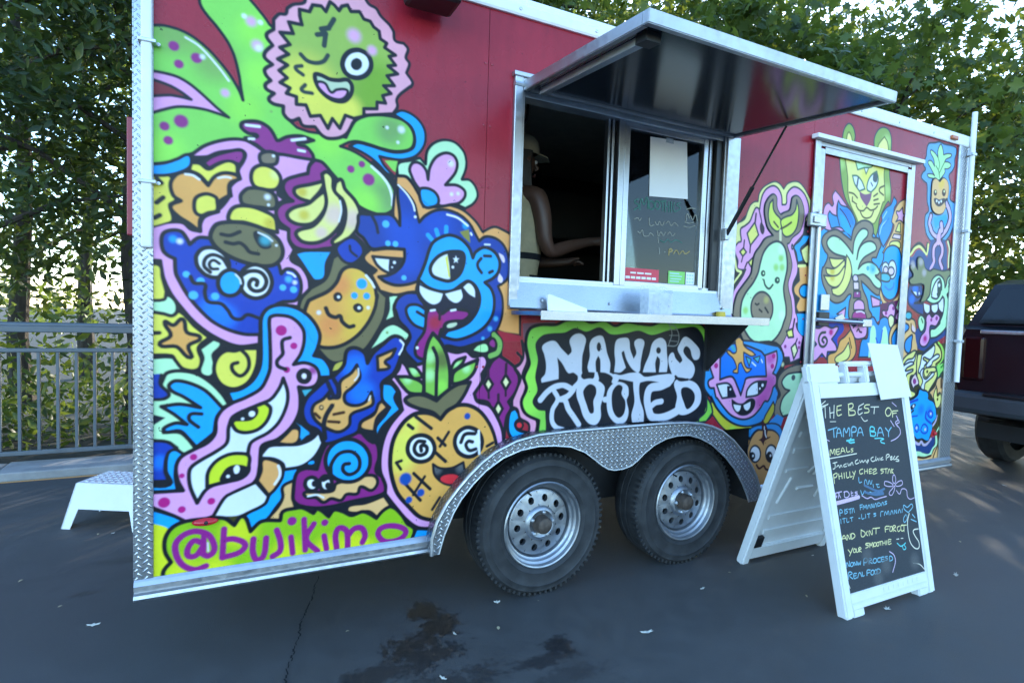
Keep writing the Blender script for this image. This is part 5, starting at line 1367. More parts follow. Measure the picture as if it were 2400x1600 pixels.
o sky4 139 4576,2555 4582,2589 4599,2612 4673,2628 4724,2643 4786,2637 4933,2637 4947,2600 4931,2552 4933,2506 4908,2465 4870,2428 4893,2385 4910,2351 4905,2269 4970,2244 5002,2199 5002,2128 4959,2056 4927,2007 4885,1968! 4801,1968 4692,1952! 4639,1993 4613,2047 4609,2066 4611,2123 4648,2160 4622,2214 4606,2335 4583,2345 4533,2372 4548,2407 4577,2433 4548,2462 4574,2521
o mint2 90 4742,2628 4773,2596 4785,2562! 4843,2579 4888,2573 4820,2535 4803,2515! 4851,2520 4888,2504 4856,2475 4811,2468! 4818,2446 4782,2405 4752,2380! 4682,2382 4603,2394 4659,2412 4692,2404! 4634,2452 4600,2485 4640,2499 4684,2468! 4667,2513 4621,2564 4673,2561 4719,2534! 4710,2575
s leafd 84 4756,2399 4736,2444 4700,2473
s leafd 85 4743,2422 4784,2485 4805,2515
s leafd 72 4738,2456 4743,2490 4721,2532
z painted_pineapple_man
o tan2 109 4664,2363 4702,2388 4753,2370! 4794,2403 4852,2387 4876,2335 4867,2265 4833,2169 4772,2142 4706,2151 4671,2186 4661,2263
b yellowo 395 4768,2349 4786,2370
f brown 0 4726,2290 4726,2285 4725,2280 4722,2275 4718,2271 4713,2268 4708,2267 4703,2267 4697,2268 4693,2271 4689,2275 4686,2280 4685,2285 4685,2291 4686,2296 4689,2301 4693,2305 4698,2308 4703,2309 4709,2309 4714,2308 4719,2305 4722,2301 4725,2296
f brown 0 4835,2304 4835,2297 4833,2290 4830,2284 4825,2280 4820,2276 4814,2275 4808,2275 4802,2277 4796,2280 4792,2285 4789,2291 4787,2298 4787,2305 4789,2311 4792,2317 4796,2322 4802,2325 4808,2327 4814,2326 4820,2325 4825,2321 4830,2316 4833,2310
d cream 91 4708,2295 4814,2310
o brown 73 4699,2245 4760,2243 4829,2258 4812,2226 4761,2201 4714,2214
d white 97 4729,2233 4758,2226 4785,2237
s black 355 4427,1835 4474,1865 4523,1904 4565,1919 4610,1902 4649,1876 4663,1925
s cyellow 195 4439,1829 4472,1845 4510,1883 4563,1903 4612,1884 4659,1858 4671,1925
s black 347 4923,1967 4951,1915 4947,1844 4954,1786
s cream 176 4913,1964 4940,1914 4938,1844 4943,1785
f navy3 0 4429,1817! 4493,1830 4531,1871 4569,1882 4631,1861 4666,1834! 4679,1894 4696,1957! 4876,1972! 4909,1912 4923,1796 4944,1727 4942,1679! 4447,1653!
s black 559 4856,2240 4900,2188 4920,2132 4891,2059 4857,2024 4800,1980
s black 484 4680,2130 4665,2072 4696,2027 4683,2031 4728,1999 4792,1977
f sky 0 4714,2117! 4866,2154! 4885,2105 4843,2073 4777,2067 4743,2045
s lav2 311 4859,2232 4904,2188 4924,2132 4891,2059 4857,2024 4799,1984
s lav2 260 4680,2125 4667,2072 4696,2027 4687,2031 4727,2001 4791,1981
s black 554 4815,2082 4826,2039 4806,2031 4795,1988
s lav2 339 4815,2082 4826,2039 4806,2031 4795,1988
s plumk 459 4783,1948 4742,1910 4743,1853 4754,1813
s plumk 465 4812,1951 4849,1919 4850,1873 4827,1824 4861,1780
s pinkp 461 4794,1991 4795,1954
s pinkp 257 4783,1948 4744,1911 4743,1853 4754,1813 4719,1760
s pinkp 261 4811,1955 4847,1919 4850,1873 4827,1824 4862,1773
z painted_green_monster
o olive2g 121 4463,1750 4476,1771 4515,1773 4553,1745! 4545,1816 4579,1833 4621,1810 4646,1762 4705,1743 4744,1759 4806,1756 4873,1753 4953,1763 5000,1730! 4945,1647 4746,1568 4669,1528 4611,1517! 4643,1587 4636,1643 4488,1637 4465,1668 4507,1701
b grey3 327 4587,1797 4634,1727 4499,1773
o navy3 137 4477,1630! 4625,1639! 4642,1575 4598,1525 4548,1511! 4657,1512! 4687,1444 4620,1439 4538,1469 4483,1501 4458,1556 4465,1601
b blue2 385 4549,1610 4518,1536
f whiteb 0 4516,1588! 4561,1589 4569,1570 4561,1556!
b whiteb 120 4600,1580
s navyk 149 4504,1594 4579,1552 4625,1565
f navy3 0 4579,1309! 4637,1356 4993,1398! 5006,1327 4935,1276 4835,1235 4786,1195 4698,1174 4635,1194 4602,1240
f plumk 0 4651,1514! 4773,1509 4854,1530 4896,1567 4926,1528 4920,1469 4890,1409 4853,1361 4696,1368
f whiteb 0 4663,1514! 4735,1502! 4738,1461 4711,1448 4679,1466
f whiteb 0 4762,1503! 4835,1513! 4837,1471 4805,1453 4769,1471
f whiteb 0 4848,1524! 4903,1562! 4914,1469 4896,1462 4857,1488
o mint 145 4684,1538! 4720,1578 4724,1636 4738,1683 4778,1713 4823,1721 4873,1700 4898,1668 4906,1636! 4921,1658 4929,1698 4962,1725 5021,1734! 5034,1632! 4976,1608 4949,1587! 4972,1554 4984,1507 4979,1459 4968,1411 4995,1386 4934,1323 4850,1279 4773,1269! 4770,1330 4822,1340 4881,1377 4883,1392 4911,1445 4920,1504 4917,1552 4893,1572! 4854,1533 4773,1515
o pink 136 4704,1368! 4706,1421 4740,1443 4778,1420 4820,1445 4875,1425 4871,1390 4877,1405 4833,1357 4766,1358 4756,1323 4765,1265 4726,1215 4672,1211 4642,1241 4659,1287 4701,1322 4709,1380
b magentas 368 4708,1264
d magenta 160 4708,1267
v plum 163 4836,1413
v plum 136 4770,1400
o mint 133 4608,1401 4637,1429 4683,1407 4692,1368 4682,1329 4650,1314 4615,1355
s leafd 134 4647,1406 4666,1379
o whiteb 142 4748,1568 4746,1603 4776,1662 4825,1697 4858,1666 4861,1596 4830,1556 4785,1553
f inkgreen 0 4804,1668! 4847,1689 4863,1596 4830,1559! 4813,1594
d whiteb 131 4831,1649
s slate 159 4980,1713 4950,1683 4973,1634
o teal2 147 4529,1423 4528,1416 4525,1409 4519,1403 4511,1398 4502,1395 4491,1394 4481,1395 4471,1397 4462,1402 4455,1407 4450,1414 4448,1421 4449,1428 4452,1435 4458,1441 4466,1446 4475,1449 4485,1450 4496,1450 4506,1447 4515,1443 4522,1437 4527,1431
f olivek 0 4421,1127! 4573,1153 4601,1183 4780,1176 4985,1219 5020,726 5020,326 4593,365! 4497,605 4485,753!
o cyellow 132 4439,1099! 4488,1142 4540,1165 4597,1181 4621,1148 4629,1079 4616,1013 4559,998 4569,910 4636,873 4576,841! 4514,912 4466,1027
o cyellow 138 4629,1148 4680,1160 4795,1218 4855,1242 4908,1218 4957,1171 4955,1111 4900,1076 4876,1062 4893,995 4812,902 4785,880 4687,916 4638,1001
s limeg2 191 4881,1237 4937,1195 4957,1135 4899,1080
s olivek 178 4856,1235 4911,1195 4934,1147 4921,1111 4866,1081
o whiteb 136 4681,1146! 4797,1204 4831,1218 4836,1171 4799,1118 4762,1120 4700,1127 4748,1096 4722,1073 4714,1034 4655,1024 4668,1081
o whiteb 132 4450,1066! 4507,1115 4576,1128 4603,1162! 4597,1112 4550,1080 4497,1065!
o whiteb 126 4768,1101 4826,1136 4874,1154 4905,1142 4870,1119 4822,1100 4812,1077 4744,1062
o whiteb 131 4460,1050 4479,1081 4587,1096 4513,1061 4494,1040 4584,1050 4582,1037 4518,1017 4504,1001 4472,1007
o whiteb 124 4716,1055 4708,1023 4719,990 4758,977 4835,1025 4853,1008 4788,967 4745,945 4734,900 4695,918 4713,962 4675,1023
o cyellow 112 4725,1046 4793,1059 4856,1060 4872,1031 4798,1023 4760,991 4731,999
d olivek 124 4762,1030
o pinkpale 122 4617,1022! 4657,972 4664,944 4618,927 4609,904! 4571,956 4576,984
f plum 0 4633,964 4633,958 4631,953 4629,949 4625,946 4620,944 4615,943 4609,944 4604,946 4599,950 4596,954 4593,959 4592,965 4592,970 4593,975 4596,979 4600,983 4605,985 4610,985 4615,984 4621,982 4625,979 4629,974 4632,969
f green3 0 4863,1065! 4983,1094! 5002,1046 4942,1006 4912,976! 4890,1019
s green4 160 4988,1092 4936,1059
s inkgreen 159 4867,1067 4890,1019 4903,978 4942,1011 4981,1039
o tan2 115 4802,879! 4876,924 4896,971 4949,987 4980,945 4989,873 4975,774 4910,748! 4883,793 4834,854
o cyellow 109 4893,924! 4913,863 4941,874 4961,850 4960,787 4913,758 4882,805 4863,853
s brown 193 4947,970 4954,912
d olivek 115 4918,825
s olivek 147 4904,900 4914,851 4939,862
z painted_blue_octopus
o sky 161 4652,870 4668,907 4722,898 4772,887 4792,856 4790,837 4856,813 4893,768 4909,715 4913,722 4908,686 4864,653! 4867,605 4844,558 4833,524! 4794,525 4742,545 4677,545 4629,583! 4622,606 4520,606! 4490,670 4461,718! 4452,734 4446,754 4465,792 4523,827 4600,844
b blue2 500 4705,760 4810,741
s blue3 181 4482,776 4541,810 4657,833
f whiteb 0 4479,730! 4544,782 4570,760 4571,744 4477,719!
f navyk 0 4560,779! 4604,805 4637,796 4593,763
d whiteb 110 4610,789
s navyk 151 4484,718 4561,733 4613,758
c blue3 145 4823,698 4795,726 4822,746 4858,723 4850,699
s blue3 189 4773,739 4770,696 4845,652
c blue3 138 4721,619 4754,652 4803,626 4802,595 4766,585 4728,600
d lav 106 4775,613 4665,631 4833,724
c blue3 123 4646,642 4669,655 4692,625 4675,601 4649,619
s blue3 121 4503,686 4578,682
s blue3 122 4598,715 4665,718
f navy4 0 4549,555! 4611,567 4663,523 4731,501 4802,491 4854,510 4882,556 4907,556 4917,505 4885,457 4855,430 4770,444 4687,454 4598,503
s lav3 199 4538,579 4609,582 4663,531 4722,508 4744,525 4776,501 4817,502 4867,538
s lav3 173 4923,703 4911,662 4873,628
f mint 0 4578,509! 4646,469 4740,453 4770,442 4855,429 4892,468 4927,495 4920,556! 4941,557! 4953,490 4906,458 4874,409 4774,411 4588,415!
f tan2 0 4588,417! 4712,418 4874,405 4919,454 4962,490 4970,598! 5000,596! 5012,327! 4593,365!
s brown 171 4716,416 4795,404 4878,412
s brown 129 4939,576 4965,502 4923,420 4904,371
s mint 129 4974,707 4974,634 4937,588
b red 352 4888,577
"""
CHALK = """s ch 62 2796,969 2850,996
s ch 51 2812,961 2868,982
s ch 67 2810,970 2864,979
s ch 67 2843,975 2837,917
s ch 68 2876,965 2871,915
s ch 68 2911,973 2897,912
s ch 62 2873,937 2905,940
s cy 75 2932,967 2927,925 2959,927
s cy 69 2929,947 2957,950
s cy 69 2932,967 2966,971
s cy 82 3021,973 3014,921
s cy 77 3019,973 3055,974 3049,955 3022,947 3063,939 3062,922 3013,919
s ch 72 3101,960 3089,922 3123,927
s ch 66 3096,943 3121,947
s ch 66 3101,960 3142,972
s cy 79 3188,964 3155,963 3144,951 3175,944 3175,929 3138,925
s ch 74 3197,952 3261,950
s ch 74 3226,949 3215,918
c cy 82 3332,940 3312,921 3322,901 3349,905 3363,923 3352,939
s cy 82 3374,923 3368,893
s cy 77 3374,923 3420,923
s cy 70 3371,910 3405,912
s lavc 64 3379,967 3412,946
s ch 60 3108,907 3130,885 3156,888
s ch 45 2867,897 2910,895
s lavc 56 2808,919 2821,896 2807,878
s lavc 70 3401,897 3411,877 3386,863 3400,842
s lavc 69 3347,875 3371,845
s bc 73 2846,858 2913,867
s bc 79 2886,864 2883,822
s bc 80 2900,822 2925,862 2941,823
s bc 57 2910,840 2939,840
s bc 81 2953,821 2965,859 2978,838 3004,859 3001,820
s bc 82 3018,817 3027,860 3056,858 3053,840 3026,837
s bc 83 3059,816 3090,856 3107,816
s bc 59 3070,832 3104,832
s tc 97 3165,810 3171,851 3202,848 3197,833 3173,832 3208,824 3200,808 3168,810
s bc 86 3219,805 3251,846 3272,803
s bc 61 3230,821 3266,821
s bc 87 3295,841 3316,821
s bc 87 3345,841 3318,820 3313,797
s tc 127 2975,799 3030,800
s tc 104 3009,808 2991,791 3032,788
s tc 86 3197,795 3269,788 3241,778 3272,765
s lavc 55 2814,875 2804,849 2818,821 2845,807
s lavc 70 3407,884 3419,863 3396,855 3417,829 3415,804 3376,783 3329,773
s lavc 50 2813,909 2822,890
s cy 61 2823,770 2831,744
s cy 72 2838,739 2847,766 2858,748 2876,766 2874,741
s cy 67 2890,764 2888,742 2911,743
s cy 56 2889,753 2909,754
s cy 56 2890,764 2914,766
s cy 68 2918,743 2937,768 2951,745
s cy 57 2925,753 2946,753
s cy 69 2966,768 2967,747 2989,748
s cy 58 3016,759 2999,756 3013,748 2998,743
s ch 68 2826,726 2929,729 3038,733
d ch 44 2829,687
s ch 61 2853,703 2883,705
s ch 61 2867,704 2864,680 2849,676
s ch 56 2876,683 2892,690 2898,678 2910,689 2917,679
s ch 57 2951,692 2932,688 2930,680 2952,680
s ch 57 2962,693 2967,681 2981,691
s ch 57 2981,681 2995,695 3001,681
s ch 64 3041,704 3021,697 3023,685 3047,688
s ch 58 3055,699 3060,688 3074,697 3080,687 3094,695
s ch 59 3100,697 3107,686 3124,695 3110,679
s ch 66 3165,706 3145,698 3155,685 3177,688
s ch 60 3187,706 3184,687 3202,696 3203,685
s ch 60 3218,697 3217,686
s ch 61 3242,699 3226,689 3244,687
s ch 67 3269,683 3275,706 3299,704 3279,693
s ch 68 3303,692 3320,695 3305,682 3323,683
s ch 68 3344,696 3329,682 3351,681
s ch 69 3373,693 3354,683 3374,671 3349,670
d ch 44 2827,637
s cy 66 2847,650 2847,610
s cy 66 2847,650 2873,654 2866,638 2851,636
s cy 67 2885,650 2885,626
s cy 67 2907,652 2907,627
s cy 56 2885,638 2906,639
s cy 67 2926,651 2924,627
s cy 68 2943,652 2943,627 2959,628
s cy 68 2969,652 2969,628 2984,630
s cy 69 2991,650 3000,637
s cy 69 3013,652 2987,616
s cy 64 3071,656 3046,651 3047,635 3067,636
s cy 64 3084,653 3081,632
s cy 65 3106,653 3104,632
s cy 53 3083,643 3106,643
s cy 65 3118,629 3122,649 3141,650
s cy 59 3120,639 3136,640
s cy 59 3118,629 3137,630
s cy 65 3147,644 3178,644 3147,628 3180,627
s cy 66 3237,641 3213,638 3233,629 3212,620
s cy 67 3244,640 3269,640
s cy 67 3256,639 3252,618
s cy 67 3267,616 3284,636 3291,616
s cy 68 3303,635 3301,615
s cy 68 3316,633 3303,625 3313,612
s bc 63 3032,619 3032,595 3051,596
s bc 58 3068,583 3083,604 3093,580
s bc 59 3100,579 3112,597 3119,578 3133,595
s bc 65 3137,576 3138,561
s bc 65 3161,573 3184,571
s bc 59 3167,573 3171,558 3185,558
s bc 58 3035,557 3045,536 3065,552 3090,534 3108,542 3134,526 3169,531
s bcd 153 3069,578 3168,540 3223,544
s bcd 153 3062,547 3149,524 3211,522
c lavc 61 3316,605 3299,578 3311,562 3327,580
c lavc 62 3318,557 3374,570 3377,551 3328,546
c lavc 61 3312,548 3281,509 3257,517 3286,537
c lavc 61 3298,559 3237,580 3230,562 3288,550
s lavc 62 3320,526 3344,506 3367,528 3405,519 3407,486 3427,471 3466,474
s lavc 66 2834,563 2850,564 2840,554 2854,550 2838,543
s lavc 66 2866,564 2880,540
s lavc 66 2859,565 2877,567
s lavc 66 2874,565 2862,539
s lavc 66 2852,566 2892,567
s lavc 67 2912,565 2911,539 2945,544 2934,563 2908,563
s lavc 62 2963,560 2961,541 2974,542
s lavc 62 2961,552 2975,553
s lavc 63 3008,554 2990,551 3007,544 2988,540
s lavt 257 2847,519 2933,523 3014,528
s lavc 70 3040,532 3078,514 3109,517 3137,503 3184,505 3232,507
s bcd 236 3127,532 3204,529
s bc 60 2860,460 2865,487 2881,475 2863,472
s bc 55 2898,485 2897,463
s bc 55 2919,484 2904,480 2918,471 2901,463
s bc 56 2928,481 2950,482
s bc 56 2939,480 2936,460
s bc 56 2950,461 2962,482 2969,462
s bc 57 3017,491 3015,469
s bc 57 3017,490 3036,490
s bc 57 3017,479 3032,480
s bc 57 3037,468 3044,485 3052,473 3065,485 3064,467
s bc 58 3072,467 3085,483 3093,467
s bc 58 3100,466 3105,484 3115,467 3119,484
s bc 58 3125,466 3139,484 3144,466
s bc 59 3154,468 3157,484 3177,474 3154,468
s bc 59 3183,467 3196,483 3203,466
s bc 60 3230,484 3214,481 3228,473 3210,470
s bc 54 2842,426 2847,444
s bc 55 2862,444 2861,424
s bc 55 2875,444 2896,444
s bc 55 2886,443 2884,424
s bc 55 2907,443 2905,425 2920,425
s bc 56 2931,441 2953,442
s bc 56 2942,441 2941,424
s bc 62 2995,431 3005,430
s bc 57 3020,446 3020,425 3036,426
s bc 57 3049,443 3048,425
s bc 58 3064,442 3085,442
s bc 57 3075,441 3073,424
s bc 58 3131,438 3114,436 3130,429 3113,424
s bc 59 3165,418 3173,439 3191,439
s bc 59 3196,419 3208,436 3217,421 3232,436 3235,417
s bc 60 3247,417 3261,434 3269,417
s bc 60 3279,417 3285,433 3298,417 3301,433
s bc 61 3311,416 3325,432 3333,415
s bc 61 3344,415 3350,432
s cy 65 2848,343 2871,369 2886,347
s cy 54 2858,355 2884,356
s cy 66 2892,346 2897,367 2913,347 2919,369
s cy 66 2924,345 2929,369 2952,356 2926,344
s cy 68 3003,376 3001,345 3031,355 3003,376
s cy 62 3048,364 3038,353 3047,343
s cy 63 3060,342 3064,364 3081,343 3087,365
s cy 69 3094,370 3147,366
s cy 69 3118,367 3113,343
s cy 71 3188,341 3193,364 3225,363
s cy 59 3190,353 3215,352
s cy 65 3232,359 3225,341 3242,340 3248,357 3233,360
s cy 66 3251,334 3256,360 3276,355 3257,346 3274,332
s cy 66 3308,353 3288,347 3293,329 3312,334
s cy 67 3346,352 3322,353 3320,328 3340,328
s cy 73 3327,353 3368,350
s cy 73 3346,351 3340,322
s cy 65 2890,301 2903,286
s cy 66 2925,304 2896,273
s cy 61 2932,298 2927,285 2943,284 2944,296 2933,299
s cy 61 2951,296 2949,282 2964,283 2967,297
s cy 61 2969,279 2973,299 2986,292 2972,288 2985,277
s cy 73 3047,308 3024,306 3043,296 3021,289
s cy 68 3052,287 3056,307 3063,294 3078,306 3077,285
s cy 63 3089,303 3083,290 3101,288 3104,301 3089,304
s cy 63 3112,301 3107,288 3122,286 3126,299 3112,302
s cy 64 3129,302 3152,302
s cy 64 3141,302 3139,285
s cy 64 3157,301 3155,283
s cy 64 3177,300 3175,282
s cy 52 3157,292 3176,291
s cy 64 3188,299 3186,281
s cy 65 3226,299 3204,301 3201,281 3223,281
s cy 53 3203,291 3222,291
s ch 60 3271,294 3290,293
s ch 60 3308,293 3325,291
s tc 78 3272,275 3296,257 3321,259 3340,266
s tc 72 3311,253 3318,238 3338,241 3328,257
s bc 65 2866,227 2870,246 2885,228 2889,250
s bc 60 2898,239 2894,227 2911,226 2914,239 2900,241
s bc 60 2920,225 2922,240 2935,225 2940,241
s bc 61 2946,238 2949,223 2958,232 2964,222 2972,236
s bc 73 2992,215 2998,242 3024,239 3017,226 2995,226
s bc 68 3032,215 3037,238 3054,231 3038,226 3056,213
c bc 68 3073,231 3064,217 3084,212 3092,227
s bc 69 3125,229 3104,228 3100,214 3121,210
s bc 69 3154,227 3133,228 3131,210 3153,209
s bc 58 3133,219 3151,218
s bc 70 3180,226 3163,224 3179,214 3160,210
s bc 70 3193,201 3199,224 3220,209 3195,201
s lavc 70 3202,245 3233,224 3239,193 3207,147
s ch 68 3385,161 3436,147 3471,118
s ch 80 3403,402 3381,367 3374,312 3381,264 3413,230 3447,226 3454,253 3427,289 3419,315 3464,318
s bc 68 3396,408 3366,429 3365,448 3393,434 3434,446 3441,431 3396,408
s bc 61 3373,401 3351,385 3353,365 3381,381 3381,398
s bc 75 3430,394 3447,377
s bc 75 3413,372 3455,355
s bc 65 2869,173 2875,201 2899,194 2879,187 2899,169
s bc 65 2931,188 2911,189 2910,169 2929,169
s bc 54 2911,180 2926,179
s bc 66 2935,167 2954,188 2966,168
s bc 66 2973,187 2973,169 2986,169
s bc 73 3006,166 3012,188 3035,186
s bc 61 3010,176 3029,176
c bc 67 3044,181 3037,166 3055,163 3061,179
c bc 68 3070,179 3064,165 3080,163 3084,177
s bc 68 3085,159 3090,181 3113,168 3087,159
s ch 48 2860,162 2872,132
b chsm 463 3091,139 3162,185 3399,169 3025,251"""
WCHALK = """s tcd 78 2147,1954 2124,1937 2152,1920 2124,1897
s tcd 79 2159,1901 2167,1957 2185,1930 2202,1967 2211,1912
c tcd 80 2225,1952 2219,1922 2239,1911 2252,1937
c tcd 80 2264,1956 2260,1926 2276,1916 2290,1941
s tcd 81 2293,1958 2327,1965
s tcd 81 2307,1960 2308,1914
s tcd 81 2324,1957 2327,1910
s tcd 82 2347,1961 2350,1911
s tcd 61 2325,1935 2348,1937
s tcd 82 2364,1963 2367,1913
s tcd 69 2386,1964 2380,1939 2389,1916 2404,1921
s tcd 69 2426,1966 2402,1954 2427,1939 2404,1921
s chd 56 2471,1937 2499,1946 2532,1947
s chd 63 2471,1876 2477,1913 2494,1891
s chd 64 2502,1904 2519,1887 2534,1913 2552,1884
s chd 52 2127,1850 2148,1859 2160,1847 2170,1860
s chd 60 2222,1865 2229,1828 2254,1833
s chd 54 2261,1851 2277,1835 2291,1854 2308,1835 2322,1857
s chd 55 2334,1850 2353,1861 2369,1841 2392,1858 2417,1843
s chd 53 2152,1791 2167,1784 2181,1800 2190,1774 2220,1774 2234,1790 2253,1779
s chd 54 2279,1803 2288,1780 2302,1802 2318,1785 2333,1802
s chd 55 2349,1794 2364,1807 2380,1788 2399,1802
s chd 54 2284,1771 2290,1744
s tcd 55 2300,1760 2328,1750 2350,1767 2374,1754 2405,1769 2450,1757
s chd 56 2463,1868 2496,1865 2528,1875
s chd 49 2457,1846 2489,1843 2537,1857
s cyd 83 2363,1687 2366,1717 2385,1713 2366,1702
s cyd 69 2394,1695 2412,1715 2433,1695
s cyd 70 2441,1699 2456,1715 2477,1701 2505,1716
d chd 41 2335,1700
s chd 61 2295,1718 2300,1688"""
ALB = {k: paint(v) for k, v in PAL.items()}
def to_image(name, pt, alpha=None):
    a = np.clip(pt.im, 0, 1)
    a = np.where(a <= .0031308, a * 12.92, 1.055 * np.power(np.maximum(a, 1e-6), 1 / 2.4) - .055)   # stored as sRGB
    out = np.ones((pt.H, pt.W, 4), np.float32)
    out[..., :3] = a[::-1]
    if alpha is not None: out[..., 3] = alpha[::-1]
    im = bpy.data.images.new(name, pt.W, pt.H, alpha=True)
    im.pixels.foreach_set(out.ravel())
    im.update(); im.pack()
    return im
def blur(a):
    b = a.copy()
    b[1:] += a[:-1]; b[:-1] += a[1:]; b[1:-1] /= 3; 
    c = b.copy(); c[:, 1:] += b[:, :-1]; c[:, :-1] += b[:, 1:]; c[:, 1:-1] /= 3
    return c
RED = paint((160, 50, 70)) * np.array([0.86, 0.62, 0.66])
WX0, WZ0, WX1, WZ1 = 0.0, 0.30, 5.12, 2.72
mur = Paint(WX0, WZ0, WX1, WZ1, 480, RED)
mur.run(MURAL, ALB, ALB['black'])
for _ in range(1): mur.im = blur(mur.im)
mural_img = to_image('mural_paint', mur, np.clip(blur(mur.al), 0, 1))

def mural_mat():
    m, nt, b = new_mat('painted_side_sheet')
    im = nt.nodes.new('ShaderNodeTexImage'); im.image = mural_img; im.extension = 'EXTEND'; im.interpolation = 'Cubic'
    tc = nt.nodes.new('ShaderNodeTexCoord'); nt.links.new(tc.outputs['UV'], im.inputs[0])
    # faded red sheet with rubbed streaks, under the paint
    n1 = noise(nt, 1.6, 6, 0.6); n2 = noise(nt, 26, 4, 0.6, stretch=(1, 1, .12)); n3 = noise(nt, 75, 3)
    red = ramp(nt, n1.outputs[0], [(0.25, tuple(RED * .82)), (0.75, tuple(RED * 1.12))])
    red2 = mixc(nt, 0.35, red.outputs[0], ramp(nt, n2.outputs[0], [(0.35, (.8, .8, .8)), (0.7, (1.12, 1.1, 1.1))]).outputs[0], 'MULTIPLY')
    c = mixc(nt, im.outputs['Alpha'], red2, im.outputs['Color'])
    # hand-sprayed unevenness and specks
    sp = ramp(nt, noise(nt, 5.5, 5, .65).outputs[0], [(0.3, (.90, .90, .90)), (0.7, (1.06, 1.06, 1.06))])
    c = mixc(nt, 0.8, c, sp.outputs[0], 'MULTIPLY')
    ch = ramp(nt, noise(nt, 46, 2, .5).outputs[0], [(0.0, (.12, .12, .12)), (0.235, (.2, .2, .2)), (0.27, (1, 1, 1))])
    c = mixc(nt, 0.8, c, ch.outputs[0], 'MULTIPLY')
    nt.links.new(c, b.inputs['Base Color'])
    rr = mixc(nt, im.outputs['Alpha'], ramp(nt, n1.outputs[0], [(.3, (.20,) * 3), (.7, (.32,) * 3)]).outputs[0], ramp(nt, n1.outputs[0], [(.3, (.34,) * 3), (.7, (.5,) * 3)]).outputs[0])
    nt.links.new(rr, b.inputs['Roughness'])
    b.inputs['Specular IOR Level'].default_value = 0.28
    b.inputs['Coat Weight'].default_value = 0.06; b.inputs['Coat Roughness'].default_value = 0.12
    mh = nt.nodes.new('ShaderNodeMath'); mh.operation = 'MULTIPLY_ADD'
    nt.links.new(noise(nt, 2.3, 3, .5).outputs[0], mh.inputs[0]); mh.inputs[1].default_value = 6.0
    nt.links.new(n3.outputs[0], mh.inputs[2])
    bump(nt, b, mh.outputs[0], 0.16, 0.004)
    return m
M['mural'] = mural_mat()
def wuv(co, n=None):
    return ((co.x - WX0) / (WX1 - WX0), (co.z - WZ0) / (WZ1 - WZ0))

LX = 5.115
trailer = empty('food_trailer', (2.56, 1.2, 0), 'long red food trailer covered in bright cartoon mural paintings with its serving hatch open', 'food trailer')

def sheet(name, rects, y=0.0, th=0.012, mat='mural', parent=trailer):
    mb = MB()
    for (x0, z0, x1, z1) in rects:
        mb.face([(x0, y, z0), (x1, y, z0), (x1, y, z1), (x0, y, z1)])
    bmesh.ops.remove_doubles(mb.bm, verts=mb.bm.verts[:], dist=1e-5)
    # returned edges give the sheet its thickness
    ex = bmesh.ops.extrude_face_region(mb.bm, geom=mb.bm.faces[:])
    bmesh.ops.translate(mb.bm, verts=[v for v in ex['geom'] if isinstance(v, bmesh.types.BMVert)], vec=(0, th, 0))
    mb.uv_planar(lambda co, n: ((co.x - trailer.location.x * 0 - WX0) / (WX1 - WX0), (co.z - WZ0) / (WZ1 - WZ0)))
    return part(name, mb, mat, parent)
ZB, ZT = 0.36, 2.67
G = 0.0012
NX0, NX1, NZ = 1.13, 3.00, 0.735        # wheel opening
HX0, HX1, HZ0, HZ1 = 1.43, 2.72, 1.40, 2.36     # serving window opening
DX0, DX1, DZ0, DZ1 = 3.47, 4.39, 0.42, 2.43     # door opening
wall_a = sheet('side_panel', [(0.04, ZB, NX0, ZT), (NX0, NZ, 1.281 - G, ZT)])
wall_b = sheet('side_panel', [(1.281 + G, NZ, NX1, HZ0), (NX1, ZB, 3.41 - G, HZ0), (1.281 + G, HZ0, HX0, HZ1), (HX1, HZ0, 3.41 - G, HZ1), (1.281 + G, HZ1, 3.41 - G, ZT)])
wall_c = sheet('side_panel', [(3.41 + G, ZB, DX0, DZ1), (DX1, ZB, 5.05, DZ1), (3.41 + G, DZ1, 5.05, ZT), (DX0, ZB, DX1, DZ0)])

# each painted figure as a skin of paint on its panel
LIM = {0: (0.04, 5.05)}
for kf, (fname, X) in enumerate(mur.figs):
    X = np.array(X)
    X[:, 0] = np.clip(X[:, 0], 0.045, 5.045); X[:, 1] = np.clip(X[:, 1], ZB + .004, ZT - .004)
    # drop repeated points left by the clamping
    keep = [0]
    for i in range(1, len(X)):
        if np.hypot(*(X[i] - X[keep[-1]])) > 0.003: keep.append(i)
    X = X[keep]
    mb = MB()
    y = -0.0008 - 0.00022 * kf
    cx = X[:, 0].mean()
    par = wall_a if cx < 1.281 else wall_b if cx < 3.41 else wall_c
    vs2, _, fs2, *_r = delaunay_2d_cdt([Vector((p[0], p[1])) for p in X], [], [list(range(len(X)))], 1, 1e-5)
    tv = [mb.bm.verts.new((v.x, y, v.y)) for v in vs2]
    for f in fs2:
        f = mb.bm.faces.new([tv[i] for i in f])
        f.normal_update()
        if f.normal.y > 0: f.normal_flip()
    mb.uv_planar(wuv)
    me = bpy.data.meshes.new(fname); mb.bm.to_mesh(me); mb.bm.free()
    o = part(fname, me, 'mural', par)

